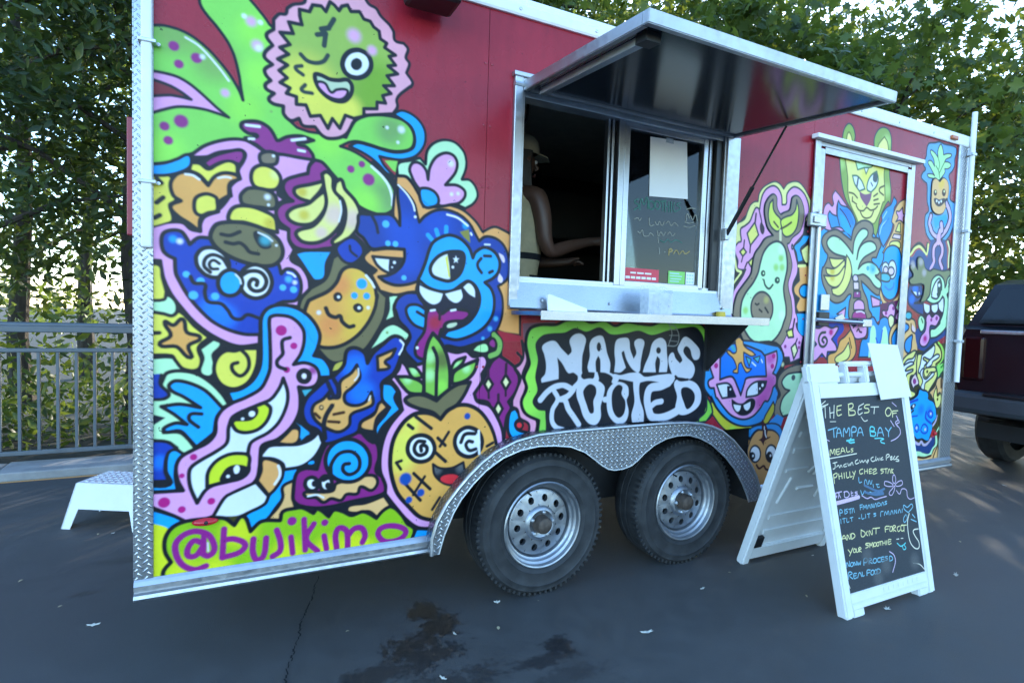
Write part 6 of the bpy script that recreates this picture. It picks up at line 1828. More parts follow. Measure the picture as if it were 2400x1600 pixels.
# ends, roof, floor, lining
mb = MB(); mb.box((0.0, .03, .36), (.03, 2.39, 2.70)); part('end_wall', mb, 'red_side', trailer)
mb = MB(); mb.box((LX - .03, .03, .36), (LX, 2.39, 2.70)); part('end_wall', mb, 'red_side', trailer)
mb = MB(); mb.box((0.0, 2.39, .36), (LX, 2.42, 2.70)); part('rear_side_wall', mb, 'red_side', trailer)
mb = MB(); mb.prism([(0, .05, 2.735), (0, .6, 2.79), (0, 1.2, 2.805), (0, 1.8, 2.79), (0, 2.38, 2.735), (0, 2.38, 2.70), (0, .05, 2.70)], (LX, 0, 0)); part('roof', mb, 'roof_white', trailer)
mb = MB(); mb.box((.03, .42, .40), (LX - .03, 2.39, .47)); mb.box((.03, .02, .40), (1.07, .42, .47)); mb.box((3.06, .02, .40), (LX - .03, .42, .47)); part('floor', mb, 'dark_under', trailer)
mb = MB()
mb.box((.03, .014, .47), (1.07, .034, 2.66)); mb.box((1.07, .014, .83), (1.42, .034, 2.66)); mb.box((2.73, .014, .83), (3.46, .034, 2.66)); mb.box((3.06, .014, .47), (3.46, .034, .83)); mb.box((1.42, .014, .83), (2.73, .034, 1.385)); mb.box((1.42, .014, 2.375), (2.73, .034, 2.66))
mb.box((4.40, .014, .47), (LX - .04, .034, 2.66))
part('inner_lining', mb, 'inner', trailer)
mb = MB(); mb.box((.035, .036, 2.63), (LX - .035, 2.385, 2.69)); part('ceiling', mb, 'inner', trailer)
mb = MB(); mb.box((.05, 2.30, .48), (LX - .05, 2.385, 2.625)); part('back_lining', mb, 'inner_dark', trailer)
mb = MB(); mb.box((.6, 1.55, .48), (4.6, 2.28, 1.36), .01); part('back_counter', mb, 'steel', trailer)
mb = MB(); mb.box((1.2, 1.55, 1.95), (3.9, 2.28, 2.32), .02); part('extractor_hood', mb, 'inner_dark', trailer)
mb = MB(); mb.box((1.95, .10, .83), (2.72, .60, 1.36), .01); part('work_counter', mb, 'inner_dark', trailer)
mb = MB(); mb.prism([(1.2, .05, 2.62), (1.2, .62, 2.62), (1.2, .62, 2.60), (1.2, .05, 2.60)], (1.7, 0, 0)); part('ceiling_strip', mb, 'inner', trailer)
mb = MB(); mb.tube([(1.66, .35, 2.60), (1.66, .35, 2.42), (1.655, .35, 2.36), (1.64, .35, 2.33), (1.63, .36, 2.30)], .007, 6); mb.tube([(1.63, .36, 2.32), (1.62, .36, 2.26)], .014, 8); part('pull_cord', mb, 'black_plastic', trailer)

# underbody
mb = MB()
for y in (.46, .95, 1.6, 2.1): mb.box((.05, y - .03, .28), (LX - .05, y + .03, .39))
for x in np.arange(.3, 5.0, .6): mb.box((x - .02, .42, .33), (x + .02, 2.3, .39))
part('chassis', mb, 'dark_under', trailer)
mb = MB()
mb.box((NX0 - .05, .02, .30), (NX0 - .02, .36, .80)); mb.box((NX1 + .02, .02, .30), (NX1 + .05, .36, .80)); mb.box((NX0 - .05, .02, .78), (NX1 + .05, .36, .81)); mb.box((NX0 - .05, .36, .30), (NX1 + .05, .39, .81))
part('wheel_well', mb, 'dark_under', trailer)

# rails and trims
def rail_profile(name, x0, x1, prof, mat):
    mb = MB(); mb.prism([(x0, y, z) for y, z in prof], (x1 - x0, 0, 0)); return part(name, mb, mat, trailer)
bottom_prof = [(.012, .318), (-.024, .318), (-.028, .326), (-.024, .337), (-.010, .341), (-.010, .349), (-.020, .353), (-.020, .368), (-.012, .381), (-.006, .389), (.012, .389)]
rail_profile('bottom_rail', -.004, 1.062, bottom_prof, 'alu'); rail_profile('bottom_rail', 3.02, LX + .002, bottom_prof, 'alu')
top_prof = [(.03, 2.655), (-.012, 2.655), (-.016, 2.664), (-.016, 2.700), (-.010, 2.712), (-.010, 2.722), (.004, 2.742), (.05, 2.752), (.05, 2.70)]
rail_profile('roof_rail', -.01, LX + .006, top_prof, 'white_alu')
mb = MB()
for x in np.arange(.22, 5.0, .40):
    mb.lathe([(.0, -.0205), (.006, -.0195), (.008, -.0158)], (x, 0, 2.683), 'Y', 10)
tag(part('rail_screws', mb, 'alu_dull', trailer, True), kind='stuff')

def trim(name, x0, x1, z0, z1, y=-.010):
    mb = MB(); mb.box((x0, y, z0), (x1, .016, z1), .002)
    if name.startswith('corner') and x0 < .1: mb.box((x0 - .004, y + .001, z0), (x0, .10, z1))
    mb.uv_planar(lambda co, n: (co.x, co.z) if abs(n.y) > .5 else (co.y, co.z))
    return part(name, mb, 'diamond', trailer)
trim('corner_trim', -.002, .054, .389, 2.655)
trim('corner_trim', 4.985, LX + .002, .389, 2.655)
mb = MB(); mb.box((4.962, -.013, .389), (4.984, .0, 2.655), .003); part('edge_strip', mb, 'alu', trailer)
# conduit on the near corner, with clamps
mb = MB(); mb.box((.020, -.036, 1.535), (.052, -.0115, 2.652), .006); part('conduit', mb, 'white_alu', trailer)
for z in (2.215, 1.755):
    mb = MB(); mb.box((.012, -.041, z - .006), (.064, -.0105, z + .006), .002); mb.lathe([(0, -.017), (.006, -.016), (.007, -.010)], (.069, 0, z), 'Y', 8); part('pipe_clamp', mb, 'alu_dull', trailer)
# mast on the far corner
mb = MB(); mb.tube([(5.085, -.034, .95), (5.085, -.034, 2.90)], .017, 10); part('corner_mast', mb, 'white_alu', trailer, True)
for z in (1.25, 2.05, 2.60):
    mb = MB(); mb.box((5.06, -.054, z - .01), (5.11, -.0105, z + .01), .003); part('pipe_clamp', mb, 'alu_dull', trailer)
# rivets down the panel seams
mb = MB()
for x in (1.266, 1.296, 3.40, 3.425):
    for z in np.arange(.85, 2.62, .262):
        if x > 1.3 or z > .9: mb.lathe([(0, -.0035), (.005, -.0025), (.0065, .0)], (x, 0, z), 'Y', 8)
tag(part('panel_rivets', mb, 'red_side', trailer, True), kind='stuff')

# ------------------------------------------------------------------ fender with tread plate
FO = [(1.05, .330), (1.052, .40), (1.072, .470), (1.115, .545), (1.165, .605), (1.213, .655), (1.27, .705), (1.331, .745), (1.43, .785), (1.542, .806), (1.7, .812), (1.918, .814), (2.1, .815), (2.291, .815), (2.43, .810), (2.526, .798), (2.61, .778), (2.684, .749), (2.775, .690), (2.855, .618), (2.92, .545), (2.966, .476), (3.0, .40), (3.012, .330)]
FI = [(1.083, .330), (1.104, .405), (1.145, .500), (1.177, .552), (1.232, .615), (1.292, .668), (1.37, .715), (1.457, .743), (1.55, .754), (1.634, .750), (1.72, .738), (1.80, .706), (1.86, .664), (1.902, .633), (1.94, .612), (1.979, .603), (2.03, .604), (2.083, .617), (2.12, .640), (2.16, .672), (2.22, .708), (2.295, .735), (2.37, .746), (2.45, .744), (2.531, .722), (2.62, .680), (2.725, .602), (2.80, .530), (2.867, .440), (2.91, .365), (2.925, .330)]
FY0 = -.078
mb = MB()
loop = [(x, FY0, z) for x, z in FO] + [(x, FY0, z) for x, z in FI[::-1]]
f = mb.face(loop)
bmesh.ops.triangulate(mb.bm, faces=mb.bm.faces[:], ngon_method='EAR_CLIP')
ex = bmesh.ops.extrude_face_region(mb.bm, geom=mb.bm.faces[:])
bmesh.ops.translate(mb.bm, verts=[v for v in ex['geom'] if isinstance(v, bmesh.types.BMVert)], vec=(0, .004, 0))
mb.uv_planar(lambda co, n: (co.x, co.z))
fender = part('fender', mb, 'diamond', trailer)
mb = MB()
L_ = 0.0
for i in range(len(FO) - 1):
    (x0, z0), (x1, z1) = FO[i], FO[i + 1]
    f = mb.face([(x0, FY0, z0), (x1, FY0, z1), (x1, .0, z1), (x0, .0, z0)])
    d = math.hypot(x1 - x0, z1 - z0)
    uvl = mb.bm.loops.layers.uv.verify()
    for l, uvv in zip(f.loops, ((L_, 0), (L_ + d, 0), (L_ + d, .078), (L_, .078))): l[uvl].uv = uvv
    L_ += d
ex = bmesh.ops.solidify(mb.bm, geom=mb.bm.faces[:], thickness=.004)
part('fender_top', mb, 'diamond', fender)
mb = MB(); mb.tube([(x, FY0 - .002, z) for x, z in FO], .009, 8); part('fender_rim', mb, 'alu', fender, True)
mb = MB(); mb.tube([(x, FY0 + .002, z) for x, z in FI], .0045, 6); part('fender_lip', mb, 'alu_dull', fender, True)

# ------------------------------------------------------------------ wheels
def wheel(x, z, turn):
    TR = .345
    w = link(bpy.data.objects.new('wheel', None)); w.parent = trailer
    w.location = Vector((x, .02, z)) - trailer.location
    o3 = (x, .02, z)
    mb = MB()
    # tyre: tread, shoulder, sidewall with a raised rib, bead
    prof = [(.205, .006), (.212, -.004), (.228, -.010), (.232, -.013), (.238, -.011), (.262, -.015), (.286, -.016), (.290, -.019), (.298, -.016), (.312, -.011), (.318, -.012), (.326, -.003), (.337, .012), (.343, .028), (TR, .05), (TR, .078), (TR - .006, .080), (TR - .006, .086), (TR, .088), (TR, .122), (TR - .006, .124), (TR - .006, .130), (TR, .132), (TR, .160), (.340, .182), (.324, .205), (.28, .213), (.23, .208), (.205, .195)]
    mb.lathe(prof, o3, 'Y', 96)
    part('tyre', mb, 'rubber', w, True)
    # tread blocks cut across the shoulder
    mb = MB()
    for k in range(72):
        t = 2 * math.pi * k / 72
        rot = Matrix.Translation(Vector(o3)) @ Matrix.Rotation(-t, 4, 'Y')
        mb.box((.3230, .002, -.0060), (.3452, .046, .0060), 0, rot)
    part('tread_lugs', mb, 'rubber', w)
    mb = MB()
    # rim: rolled lip, barrel step, well, dished disc
    prof = [(.212, .004), (.2105, -.006), (.205, -.0105), (.199, -.008), (.197, .000), (.196, .012), (.190, .016), (.186, .018), (.183, .030), (.178, .034), (.172, .036), (.168, .055), (.166, .062), (.163, .050), (.160, .043), (.155, .0405)]
    mb.lathe(prof, o3, 'Y', 96)
    rim = part('rim', mb, 'galv', w, True)
    # disc with ten round holes: built as a ring of sectors, each with its own hole
    mb = MB()
    RH, RO, RI, HR = .122, .1555, .085, .0155
    for k in range(10):
        t0 = 2 * math.pi * (k + turn) / 10; half = math.pi / 10
        S = 24
        inner, outer = [], []
        hx, hz = math.cos(t0) * RH, math.sin(t0) * RH
        for q in range(S):
            a = 2 * math.pi * q / S
            inner.append((hx + math.cos(t0 + a) * HR, hz + math.sin(t0 + a) * HR * 1.15))
            # push the point outward until it meets the sector border
            lo, hi = 0, .2
            for _ in range(22):
                mid = (lo + hi) / 2
                px, pz = hx + math.cos(t0 + a) * mid, hz + math.sin(t0 + a) * mid
                r_ = math.hypot(px, pz); an = (math.atan2(pz, px) - t0 + math.pi) % (2 * math.pi) - math.pi
                if RI < r_ < RO and abs(an) < half: lo = mid
                else: hi = mid
            outer.append((hx + math.cos(t0 + a) * lo, hz + math.sin(t0 + a) * lo))
        def P(p, d): return (x + p[0], .02 + d, z + p[1])
        dish = lambda p: .0405 - .013 * max(0, (.1555 - math.hypot(*p)) / .07)
        for q in range(S):
            a_, b_ = q, (q + 1) % S
            mb.face([P(outer[a_], dish(outer[a_])), P(outer[b_], dish(outer[b_])), P(inner[b_], dish(inner[b_]) - .001), P(inner[a_], dish(inner[a_]) - .001)])
            mb.face([P(inner[a_], dish(inner[a_]) - .001), P(inner[b_], dish(inner[b_]) - .001), P(inner[b_], .056), P(inner[a_], .056)])
    bmesh.ops.remove_doubles(mb.bm, verts=mb.bm.verts[:], dist=2e-4)
    part('wheel_disc', mb, 'galv', w)
    mb = MB(); mb.lathe([(.16, .075), (.0, .075)], o3, 'Y', 24); part('brake_drum', mb, 'black_iron', w)
    mb = MB()
    mb.lathe([(.085, .0285), (.080, .021), (.074, .016), (.066, .013), (.062, .015), (.054, .020), (.040, .022), (.0, .023)], o3, 'Y', 48)
    hub = part('hub_plate', mb, 'galv', w, True)
    mb = MB(); mb.lathe([(.044, .023), (.042, -.012), (.036, -.024), (.022, -.030), (.0, -.031)], o3, 'Y', 28); part('hub_cap', mb, 'rusty', w, True)
    for k in range(5):
        t = 2 * math.pi * k / 5 + turn
        mb = MB(); mb.lathe([(.0095, .022), (.0095, .004), (.006, .000), (.0, -.001)], (x + math.cos(t) * .058, .02, z + math.sin(t) * .058), 'Y', 6); part('lug_nut', mb, 'alu_dull', w)
    mb = MB(); v = 2.0; mb.tube([(x + math.cos(v) * .17, .055, z + math.sin(v) * .17), (x + math.cos(v) * .165, .022, z + math.sin(v) * .165)], .0045, 6); part('valve', mb, 'black_plastic', w)
    return w
M['rusty'] = simple('rusty_hub', (0.10, 0.075, 0.06), 0.6, 0.4, 0.5, 30, 0.3)
wheel(1.641, .345, .18)
wheel(2.542, .345, .62)
mb = MB(); mb.tube([(1.641, .2, .345), (1.641, 2.3, .345)], .035, 10); mb.tube([(2.542, .2, .345), (2.542, 2.3, .345)], .035, 10); part('axle', mb, 'black_iron', trailer)

# ------------------------------------------------------------------ serving window
wf = part('window_frame', (lambda mb: (
    mb.box((1.402, -.022, 1.385), (1.445, .0, 2.405), .004),
    mb.box((1.445, -.012, 1.40), (1.457, .055, 2.36), .002),
    mb.box((2.690, -.022, 1.385), (2.785, .0, 2.345), .004),
    mb.box((2.679, -.012, 1.40), (2.690, .055, 2.36), .002),
    mb.box((1.395, -.030, 2.392), (1.52, .0, 2.412), .003),
    mb.box((1.445, -.020, 2.345), (2.70, .0, 2.392), .003), mb)[-1])(MB()), 'alu', trailer)
mb = MB(); mb.prism([(1.405, -.004, 1.495), (1.405, -.030, 1.380), (1.405, -.036, 1.372), (1.405, -.004, 1.372)], (1.36, 0, 0)); part('sill_flashing', mb, 'alu_brush', trailer)
mb = MB(); mb.box((1.457, -.004, 1.488), (2.68, .075, 1.508), .004); mb.box((1.457, .020, 1.508), (2.68, .026, 1.522), .001); part('window_sill', mb, 'white_alu', trailer)
mb = MB(); mb.box((1.457, .0, 2.318), (2.68, .075, 2.345), .003); part('window_head', mb, 'alu_dull', trailer)
mb = MB()
for x in (.17, .55, .93, 1.3):
    mb.lathe([(0, -.034), (.006, -.032), (.007, -.026)], (1.40 + x, 0, 1.415), 'Y', 8)
tag(part('sill_screws', mb, 'alu_dull', trailer, True), kind='stuff')
sash = link(bpy.data.objects.new('sliding_sash', None)); sash.parent = trailer; sash.location = Vector((2.3, .06, 1.9)) - trailer.location
for a_, b_ in (((1.945, .035, 1.508), (1.958, .068, 2.318)), ((1.968, .030, 1.508), (1.980, .066, 2.318)), ((1.996, .012, 1.508), (2.030, .055, 2.318)), ((2.034, .016, 1.508), (2.066, .055, 2.318)), ((2.560, .020, 1.508), (2.592, .060, 2.318)), ((2.606, .026, 1.508), (2.630, .066, 2.318))):
    mb = MB(); mb.box(a_, b_, .003); part('sash_stile', mb, 'alu_brush', sash)
mb = MB(); mb.box((2.635, .004, 1.505), (2.679, .030, 2.33), .003); part('shaded_gap_strip', mb, 'black_plastic', sash)  # black strip standing in for the shaded gap between sash and frame
for a_, b_ in (((2.066, .022, 1.508), (2.560, .055, 1.535)), ((2.066, .022, 2.290), (2.560, .055, 2.318))):
    mb = MB(); mb.box(a_, b_, .003); part('sash_rail', mb, 'alu_brush', sash)
mb = MB(); mb.box((2.060, .040, 1.53), (2.566, .044, 2.295)); part('glass_pane', mb, 'glass', sash)
# chalk lettering and stickers on the pane
wc = Paint(2.06, 1.53, 2.57, 2.3, 900, np.array([.02, .02, .02]))
CH = dict(tcd=(70, 130, 125), chd=(150, 160, 155), cyd=(170, 160, 110), ch=(226, 228, 214), cy=(226, 226, 170), bc=(120, 190, 220), tc=(90, 205, 215), bcd=(70, 110, 150), lavc=(200, 186, 224), lavt=(206, 188, 226), chsm=(78, 86, 92), black=(10, 10, 10))
CH = {k: paint(v) for k, v in CH.items()}
wc.run(WCHALK, CH, CH['black'])
def chalk_mat(name, pt, base_mat_rough, alpha):
    m, nt, b = new_mat(name)
    im = nt.nodes.new('ShaderNodeTexImage'); im.image = to_image(name + '_img', pt, pt.al * .8 if alpha else None); im.extension = 'CLIP' if alpha else 'EXTEND'
    tc = nt.nodes.new('ShaderNodeTexCoord'); nt.links.new(tc.outputs['UV'], im.inputs[0])
    gr = ramp(nt, noise(nt, 160, 2).outputs[0], [(.3, (.72,) * 3), (.7, (1.08,) * 3)])
    nt.links.new(mixc(nt, .8, im.outputs[0], gr.outputs[0], 'MULTIPLY'), b.inputs['Base Color'])
    b.inputs['Roughness'].default_value = base_mat_rough
    if alpha: nt.links.new(im.outputs[1], b.inputs['Alpha'])
    return m
mb = MB(); mb.face([(2.06, .0385, 1.53), (2.57, .0385, 1.53), (2.57, .0385, 2.3), (2.06, .0385, 2.3)])
mb.uv_planar(lambda co, n: ((co.x - 2.06) / .51, (co.z - 1.53) / .77)); part('chalk_writing', mb, chalk_mat('glass_chalk', wc, .8, True), sash)
def sticker(name, label, x0, z0, x1, z1, mat, marks, mmat='paper'):
    root = empty(name, ((x0 + x1) / 2, .038, z0), label, 'sticker')
    mb = MB(); mb.box((x0, .0372, z0), (x1, .0383, z1)); part('sticker_face', mb, mat, root)
    mb = MB()
    for (a, b_, c, d) in marks: mb.box((a, .0366, b_), (c, .0372, d))
    part('print_lines', mb, mmat, root)
sticker('sticker', 'red sticker with two white printed lines low on the window pane', 2.075, 1.537, 2.30, 1.603, 'red_label', [(2.115, 1.575, 2.15, 1.583), (2.158, 1.575, 2.20, 1.583), (2.208, 1.575, 2.25, 1.583)] + [(2.085 + .034 * i, 1.549, 2.112 + .034 * i, 1.561) for i in range(6)])
sticker('sticker', 'bright green sticker low on the window pane beside the plastic cup holder', 2.365, 1.537, 2.48, 1.603, 'green_label', [(2.375, 1.588, 2.44, 1.594), (2.375, 1.575, 2.46, 1.580), (2.38, 1.560, 2.455, 1.565), (2.375, 1.547, 2.44, 1.552)], 'blue_label')
sticker('sticker', 'pale blue sticker with a small grid in the lower right pane corner', 2.487, 1.537, 2.548, 1.603, 'paper', [(2.493 + .018 * i, 1.546 + .018 * j, 2.505 + .018 * i, 1.556 + .018 * j) for i in range(3) for j in range(3)], 'blue_label')

# ------------------------------------------------------------------ hatch door (raised as an awning)
aw = link(bpy.data.objects.new('hatch_awning', None)); aw.parent = trailer; aw.location = Vector((2.09, -.4, 2.35)) - trailer.location
A0, A1 = Vector((0, -.022, 2.338)), Vector((0, -.862, 2.268))
dirv = (A1 - A0).normalized(); upv = Vector((0, -dirv.z, dirv.y)) * -1
def AP(x, s, h): return Vector((x, 0, 0)) + A0 + dirv * s + upv * h
AL = (A1 - A0).length
if upv.z < 0: upv = -upv
def abox(mb, x0, x1, s0, s1, h0, h1):
    mb.prism([AP(x0, s0, h0), AP(x1, s0, h0), AP(x1, s1, h0), AP(x0, s1, h0)], upv * (h1 - h0))
AX0, AX1 = 1.442, 2.735
mb = MB(); abox(mb, AX0 + .03, AX1 - .03, .03, AL - .03, .006, .012)
def gloss_dark():
    m, nt, b = new_mat('dark_glossy_underside')
    n = noise(nt, 1.5, 5)
    r = ramp(nt, n.outputs[0], [(.3, (.020, .024, .030)), (.7, (.034, .040, .048))])
    nt.links.new(r.outputs[0], b.inputs['Base Color'])
    b.inputs['Roughness'].default_value = .17
    b.inputs['Specular IOR Level'].default_value = .55
    bump(nt, b, noise(nt, 3.0, 2, .5).outputs[0], .05, .01)
    return m
part('awning_underside', mb, gloss_dark(), aw)
mb = MB(); abox(mb, AX0 + .02, AX1 - .02, .02, AL - .02, .0125, .036); part('awning_skin', mb, 'mural_red', aw) if 'mural_red' in M else part('awning_skin', mb, 'red_side', aw)
for nm, args in (('awning_edge', (AX0, AX1, AL - .028, AL, -.004, .040)), ('awning_edge', (AX0, AX0 + .026, .0, AL - .0285, -.004, .040)), ('awning_edge', (AX1 - .026, AX1, .0, AL - .0285, -.004, .040)), ('awning_edge', (AX0 + .0265, AX1 - .0265, .0, .026, -.004, .040))):
    mb = MB(); abox(mb, *args); bmesh.ops.bevel(mb.bm, geom=mb.bm.edges[:], offset=.003, segments=2, affect='EDGES'); part(nm, mb, 'alu', aw)
mb = MB(); abox(mb, AX0 + .055, AX0 + .085, .05, AL - .12, -.022, .004); part('strip_light', mb, 'alu_dull', aw)
mb = MB(); abox(mb, AX0 + .045, AX0 + .105, AL - .118, AL - .06, -.026, .004); part('light_end', mb, 'black_plastic', aw)
mb = MB(); mb.tube([(1.40, -.018, 2.36), (2.74, -.018, 2.36)], .012, 8); part('piano_hinge', mb, 'alu_dull', aw, True)
# gas struts
for nm, xs, s in (('gas_strut', 2.690, .36),):
    a = Vector((xs, -.030, 1.80)); b_ = AP(xs, s, -.012)
    mb = MB(); mb.tube([a, a.lerp(b_, .48)], .011, 10); mb.tube([a.lerp(b_, .48), b_], .0055, 8); st = part(nm, mb, 'black_plastic', aw, True)
    mb = MB(); mb.box((xs - .014, -.048, 1.785), (xs + .014, -.018, 1.845), .003); part('strut_bracket', mb, 'alu_dull', aw)

# shelf
mb = MB(); mb.box((1.410, -.302, 1.346), (2.735, -.030, 1.366), .003); shelf = part('serving_shelf', mb, 'alu_brush', trailer)
mb = MB(); mb.box((1.410, -.306, 1.330), (2.735, -.3025, 1.368), .001); part('shelf_lip', mb, 'alu_brush', shelf)
for x in (2.62,):
    mb = MB(); mb.prism([(x, -.004, 1.345), (x, -.27, 1.345), (x, -.27, 1.325), (x, -.02, 1.08), (x, -.004, 1.08)], (.006, 0, 0)); mb.box((x - .02, -.007, 1.07), (x + .026, -.003, 1.345)); part('shelf_bracket', mb, 'steel' if x < 2 else 'black_iron', shelf)

# ------------------------------------------------------------------ door
dr = link(bpy.data.objects.new('door', None)); dr.parent = trailer; dr.location = Vector((3.93, 0, 1.4)) - trailer.location
mb = MB(); mb.face([(3.474, .002, .424), (4.386, .002, .424), (4.386, .002, 2.426), (3.474, .002, 2.426)])
ex = bmesh.ops.extrude_face_region(mb.bm, geom=mb.bm.faces[:]); bmesh.ops.translate(mb.bm, verts=[v for v in ex['geom'] if isinstance(v, bmesh.types.BMVert)], vec=(0, .03, 0))
mb.uv_planar(wuv); part('door_leaf', mb, 'mural', dr)
def dframe(name, a, b_, mat='alu'): 
    mb = MB(); mb.box(a, b_, .003); part(name, mb, mat, dr)
dframe('door_frame', (3.405, -.022, .40), (3.452, -.0095, 2.44)); dframe('door_frame', (3.456, -.016, .40), (3.500, -.0095, 2.40))
dframe('door_frame', (4.352, -.018, .40), (4.392, -.0095, 2.40)); dframe('door_frame', (4.396, -.014, .40), (4.436, -.0095, 2.44))
dframe('door_frame', (3.502, -.016, 2.372), (4.350, -.0095, 2.412)); dframe('door_frame', (3.456, -.013, 2.413), (4.392, -.0095, 2.440))
dframe('drip_cap', (3.375, -.055, 2.442), (4.470, -.0095, 2.468), 'white_alu')
mb = MB(); mb.tube([(3.452, -.034, .70), (3.452, -.034, 2.02)], .011, 10); part('bar_lock_rod', mb, 'alu_brush', dr, True)
mb = MB(); mb.box((3.36, -.048, 1.925), (3.505, -.016, 2.005), .008); mb.box((3.38, -.058, 1.945), (3.43, -.048, 1.985), .004); part('hasp', mb, 'alu', dr)
mb = MB(); mb.box((3.53, -.022, 1.43), (3.61, -.0095, 1.53), .004); part('lock_plate', mb, 'alu_brush', dr)
mb = MB(); mb.box((3.50, -.034, 1.335), (3.60, -.0095, 1.42), .004); part('paddle_latch', mb, 'black_plastic', dr)
mb = MB(); mb.tube([(3.45, -.046, 1.372), (3.70, -.052, 1.366), (3.93, -.048, 1.362)], .012, 8); mb.box((3.90, -.060, 1.335), (3.99, -.020, 1.385), .005); mb.prism([(3.62, -.055, 1.385), (3.69, -.055, 1.415), (3.72, -.055, 1.385), (3.66, -.055, 1.365)], (0, .01, 0)); part('bar_handle', mb, 'alu_brush', dr)

# lights and small fittings
mb = MB(); mb.box((.885, -.20, 2.535), (1.085, -.045, 2.70), .02); mb.box((.95, -.05, 2.60), (1.02, -.0165, 2.67)); fl = part('flood_lamp', mb, 'black_plastic', trailer)
mb = MB(); mb.box((.90, -.206, 2.552), (1.07, -.1995, 2.665), .004); part('lamp_glass', mb, 'glass', fl)
mb = MB(); mb.lathe([(0, -.018), (.02, -.016), (.038, -.010), (.043, -.002), (.043, .0)], (0, 0, 0), 'Y', 28)
for v in mb.bm.verts: v.co = Vector((v.co.x * 1.0 + .213, v.co.y - .0055, v.co.z * .32 + .565))
ml = part('marker_light', mb, 'red_lens', trailer, True)
mb = MB(); mb.lathe([(0, -.026), (.006, -.025), (.008, -.020)], (.216, 0, .565), 'Y', 10); part('lens_screw', mb, 'black_plastic', ml)
mb = MB(); mb.lathe([(0, -.014), (.012, -.010), (.016, 0)], (4.90, -.006, .575), 'Y', 16); part('marker_light', mb, 'red_lens', trailer, True)
mb = MB(); mb.box((4.82, -.034, 2.672), (4.90, -.0165, 2.700), .006); part('marker_light', mb, 'amber_lens', trailer)
mb = MB(); mb.box((-.030, .05, 1.58), (-.004, .10, 1.98), .004); part('tail_panel', mb, 'red_side', trailer)
mb = MB()
mb.tube([(3.20, .30, 2.76), (3.27, .30, 2.985), (3.34, .30, 3.035), (3.50, .30, 3.01), (3.60, .30, 2.93), (3.66, .30, 2.76)], .022, 8)
mb.box((3.22, .26, 2.74), (3.64, .42, 2.80), .02)
part('roof_vent', mb, 'black_plastic', trailer, True)

# ------------------------------------------------------------------ A-frame sign
YT, ZT_, YB = -.52, 1.13, -.732
SL = math.hypot(YT - YB, ZT_)
sdir = Vector((0, (YT - YB) / SL, ZT_ / SL))
sn = Vector((0, -sdir.z, sdir.y))               # out of the front leaf, towards the viewer
def SP(x, s, h=0.0): return Vector((x, YB, 0)) + sdir * s + sn * h
sign = empty('sandwich_board', (3.16, -.43, 0), 'white plastic sandwich board with a chalked menu standing in front of the trailer', 'menu sign')
def leaf_x(x, s):      # the moulded leaf is slightly wider at the top
    t = s / SL
    lo, hi = 2.815 - .072 * t, 3.526 - .002 * t
    return lo + (hi - lo) * x
def sbox(mb, u0, u1, s0, s1, h0, h1, bev=.004, f=SP):
    pts = [f(leaf_x(u0, s0), s0, h0), f(leaf_x(u1, s0), s0, h0), f(leaf_x(u1, s1), s1, h0), f(leaf_x(u0, s1), s1, h0)]
    top = [f(leaf_x(u0, s0), s0, h1), f(leaf_x(u1, s0), s0, h1), f(leaf_x(u1, s1), s1, h1), f(leaf_x(u0, s1), s1, h1)]
    v = [mb.bm.verts.new(p) for p in pts + top]
    fs = [mb.bm.faces.new([v[i] for i in q]) for q in ((3,2,1,0),(4,5,6,7),(0,1,5,4),(1,2,6,5),(2,3,7,6),(3,0,4,7))]
    if bev:
        bmesh.ops.bevel(mb.bm, geom=list({e for q in fs for e in q.edges}), offset=bev, segments=2, affect='EDGES')
front = link(bpy.data.objects.new('front_leaf', None)); front.parent = sign; front.location = Vector((3.16, -.65, .5)) - sign.location
for u_ in (0, .925):
    mb = MB(); sbox(mb, u_, u_ + .075, .0, 1.10, -.042, .012, .008); part('stile', mb, 'white_plastic', front, True)
mb = MB(); sbox(mb, .073, .927, 1.01, 1.075, -.036, .008, .004); part('top_bar', mb, 'white_plastic', front, True)
mb = MB(); sbox(mb, .073, .927, .058, .108, -.036, .006, .004); sbox(mb, .073, .927, .034, .060, -.030, .010, .004); sbox(mb, .076, .19, -.001, .040, -.036, .010, .006); sbox(mb, .81, .924, -.001, .040, -.036, .010, .006)
part('foot_bar', mb, 'white_plastic', front, True)
for k in range(8):
    mb = MB(); u = .42 + .055 * k; sbox(mb, u, u + .022, .074, .096, .0055, .0085, .0012); part('embossed_mark', mb, 'white_plastic', front)
# moulded hand-hold blocks along the top
for (u0, u1, holes) in ((.0, .30, ()), (.36, .78, ((.39, .555), (.595, .75))), (.86, 1.0, ())):
    mb = MB()
    if not holes:
        sbox(mb, u0, u1, 1.073, 1.175, -.036, .008, .012)
    else:
        us = [u0] + [q for h in holes for q in h] + [u1]
        for i in range(0, len(us), 2): sbox(mb, us[i], us[i + 1], 1.073, 1.165, -.036, .008, .006)
        sbox(mb, u0, u1, 1.160, 1.185, -.036, .008, .008)
    part('hand_hold', mb, 'white_plastic', front, True)
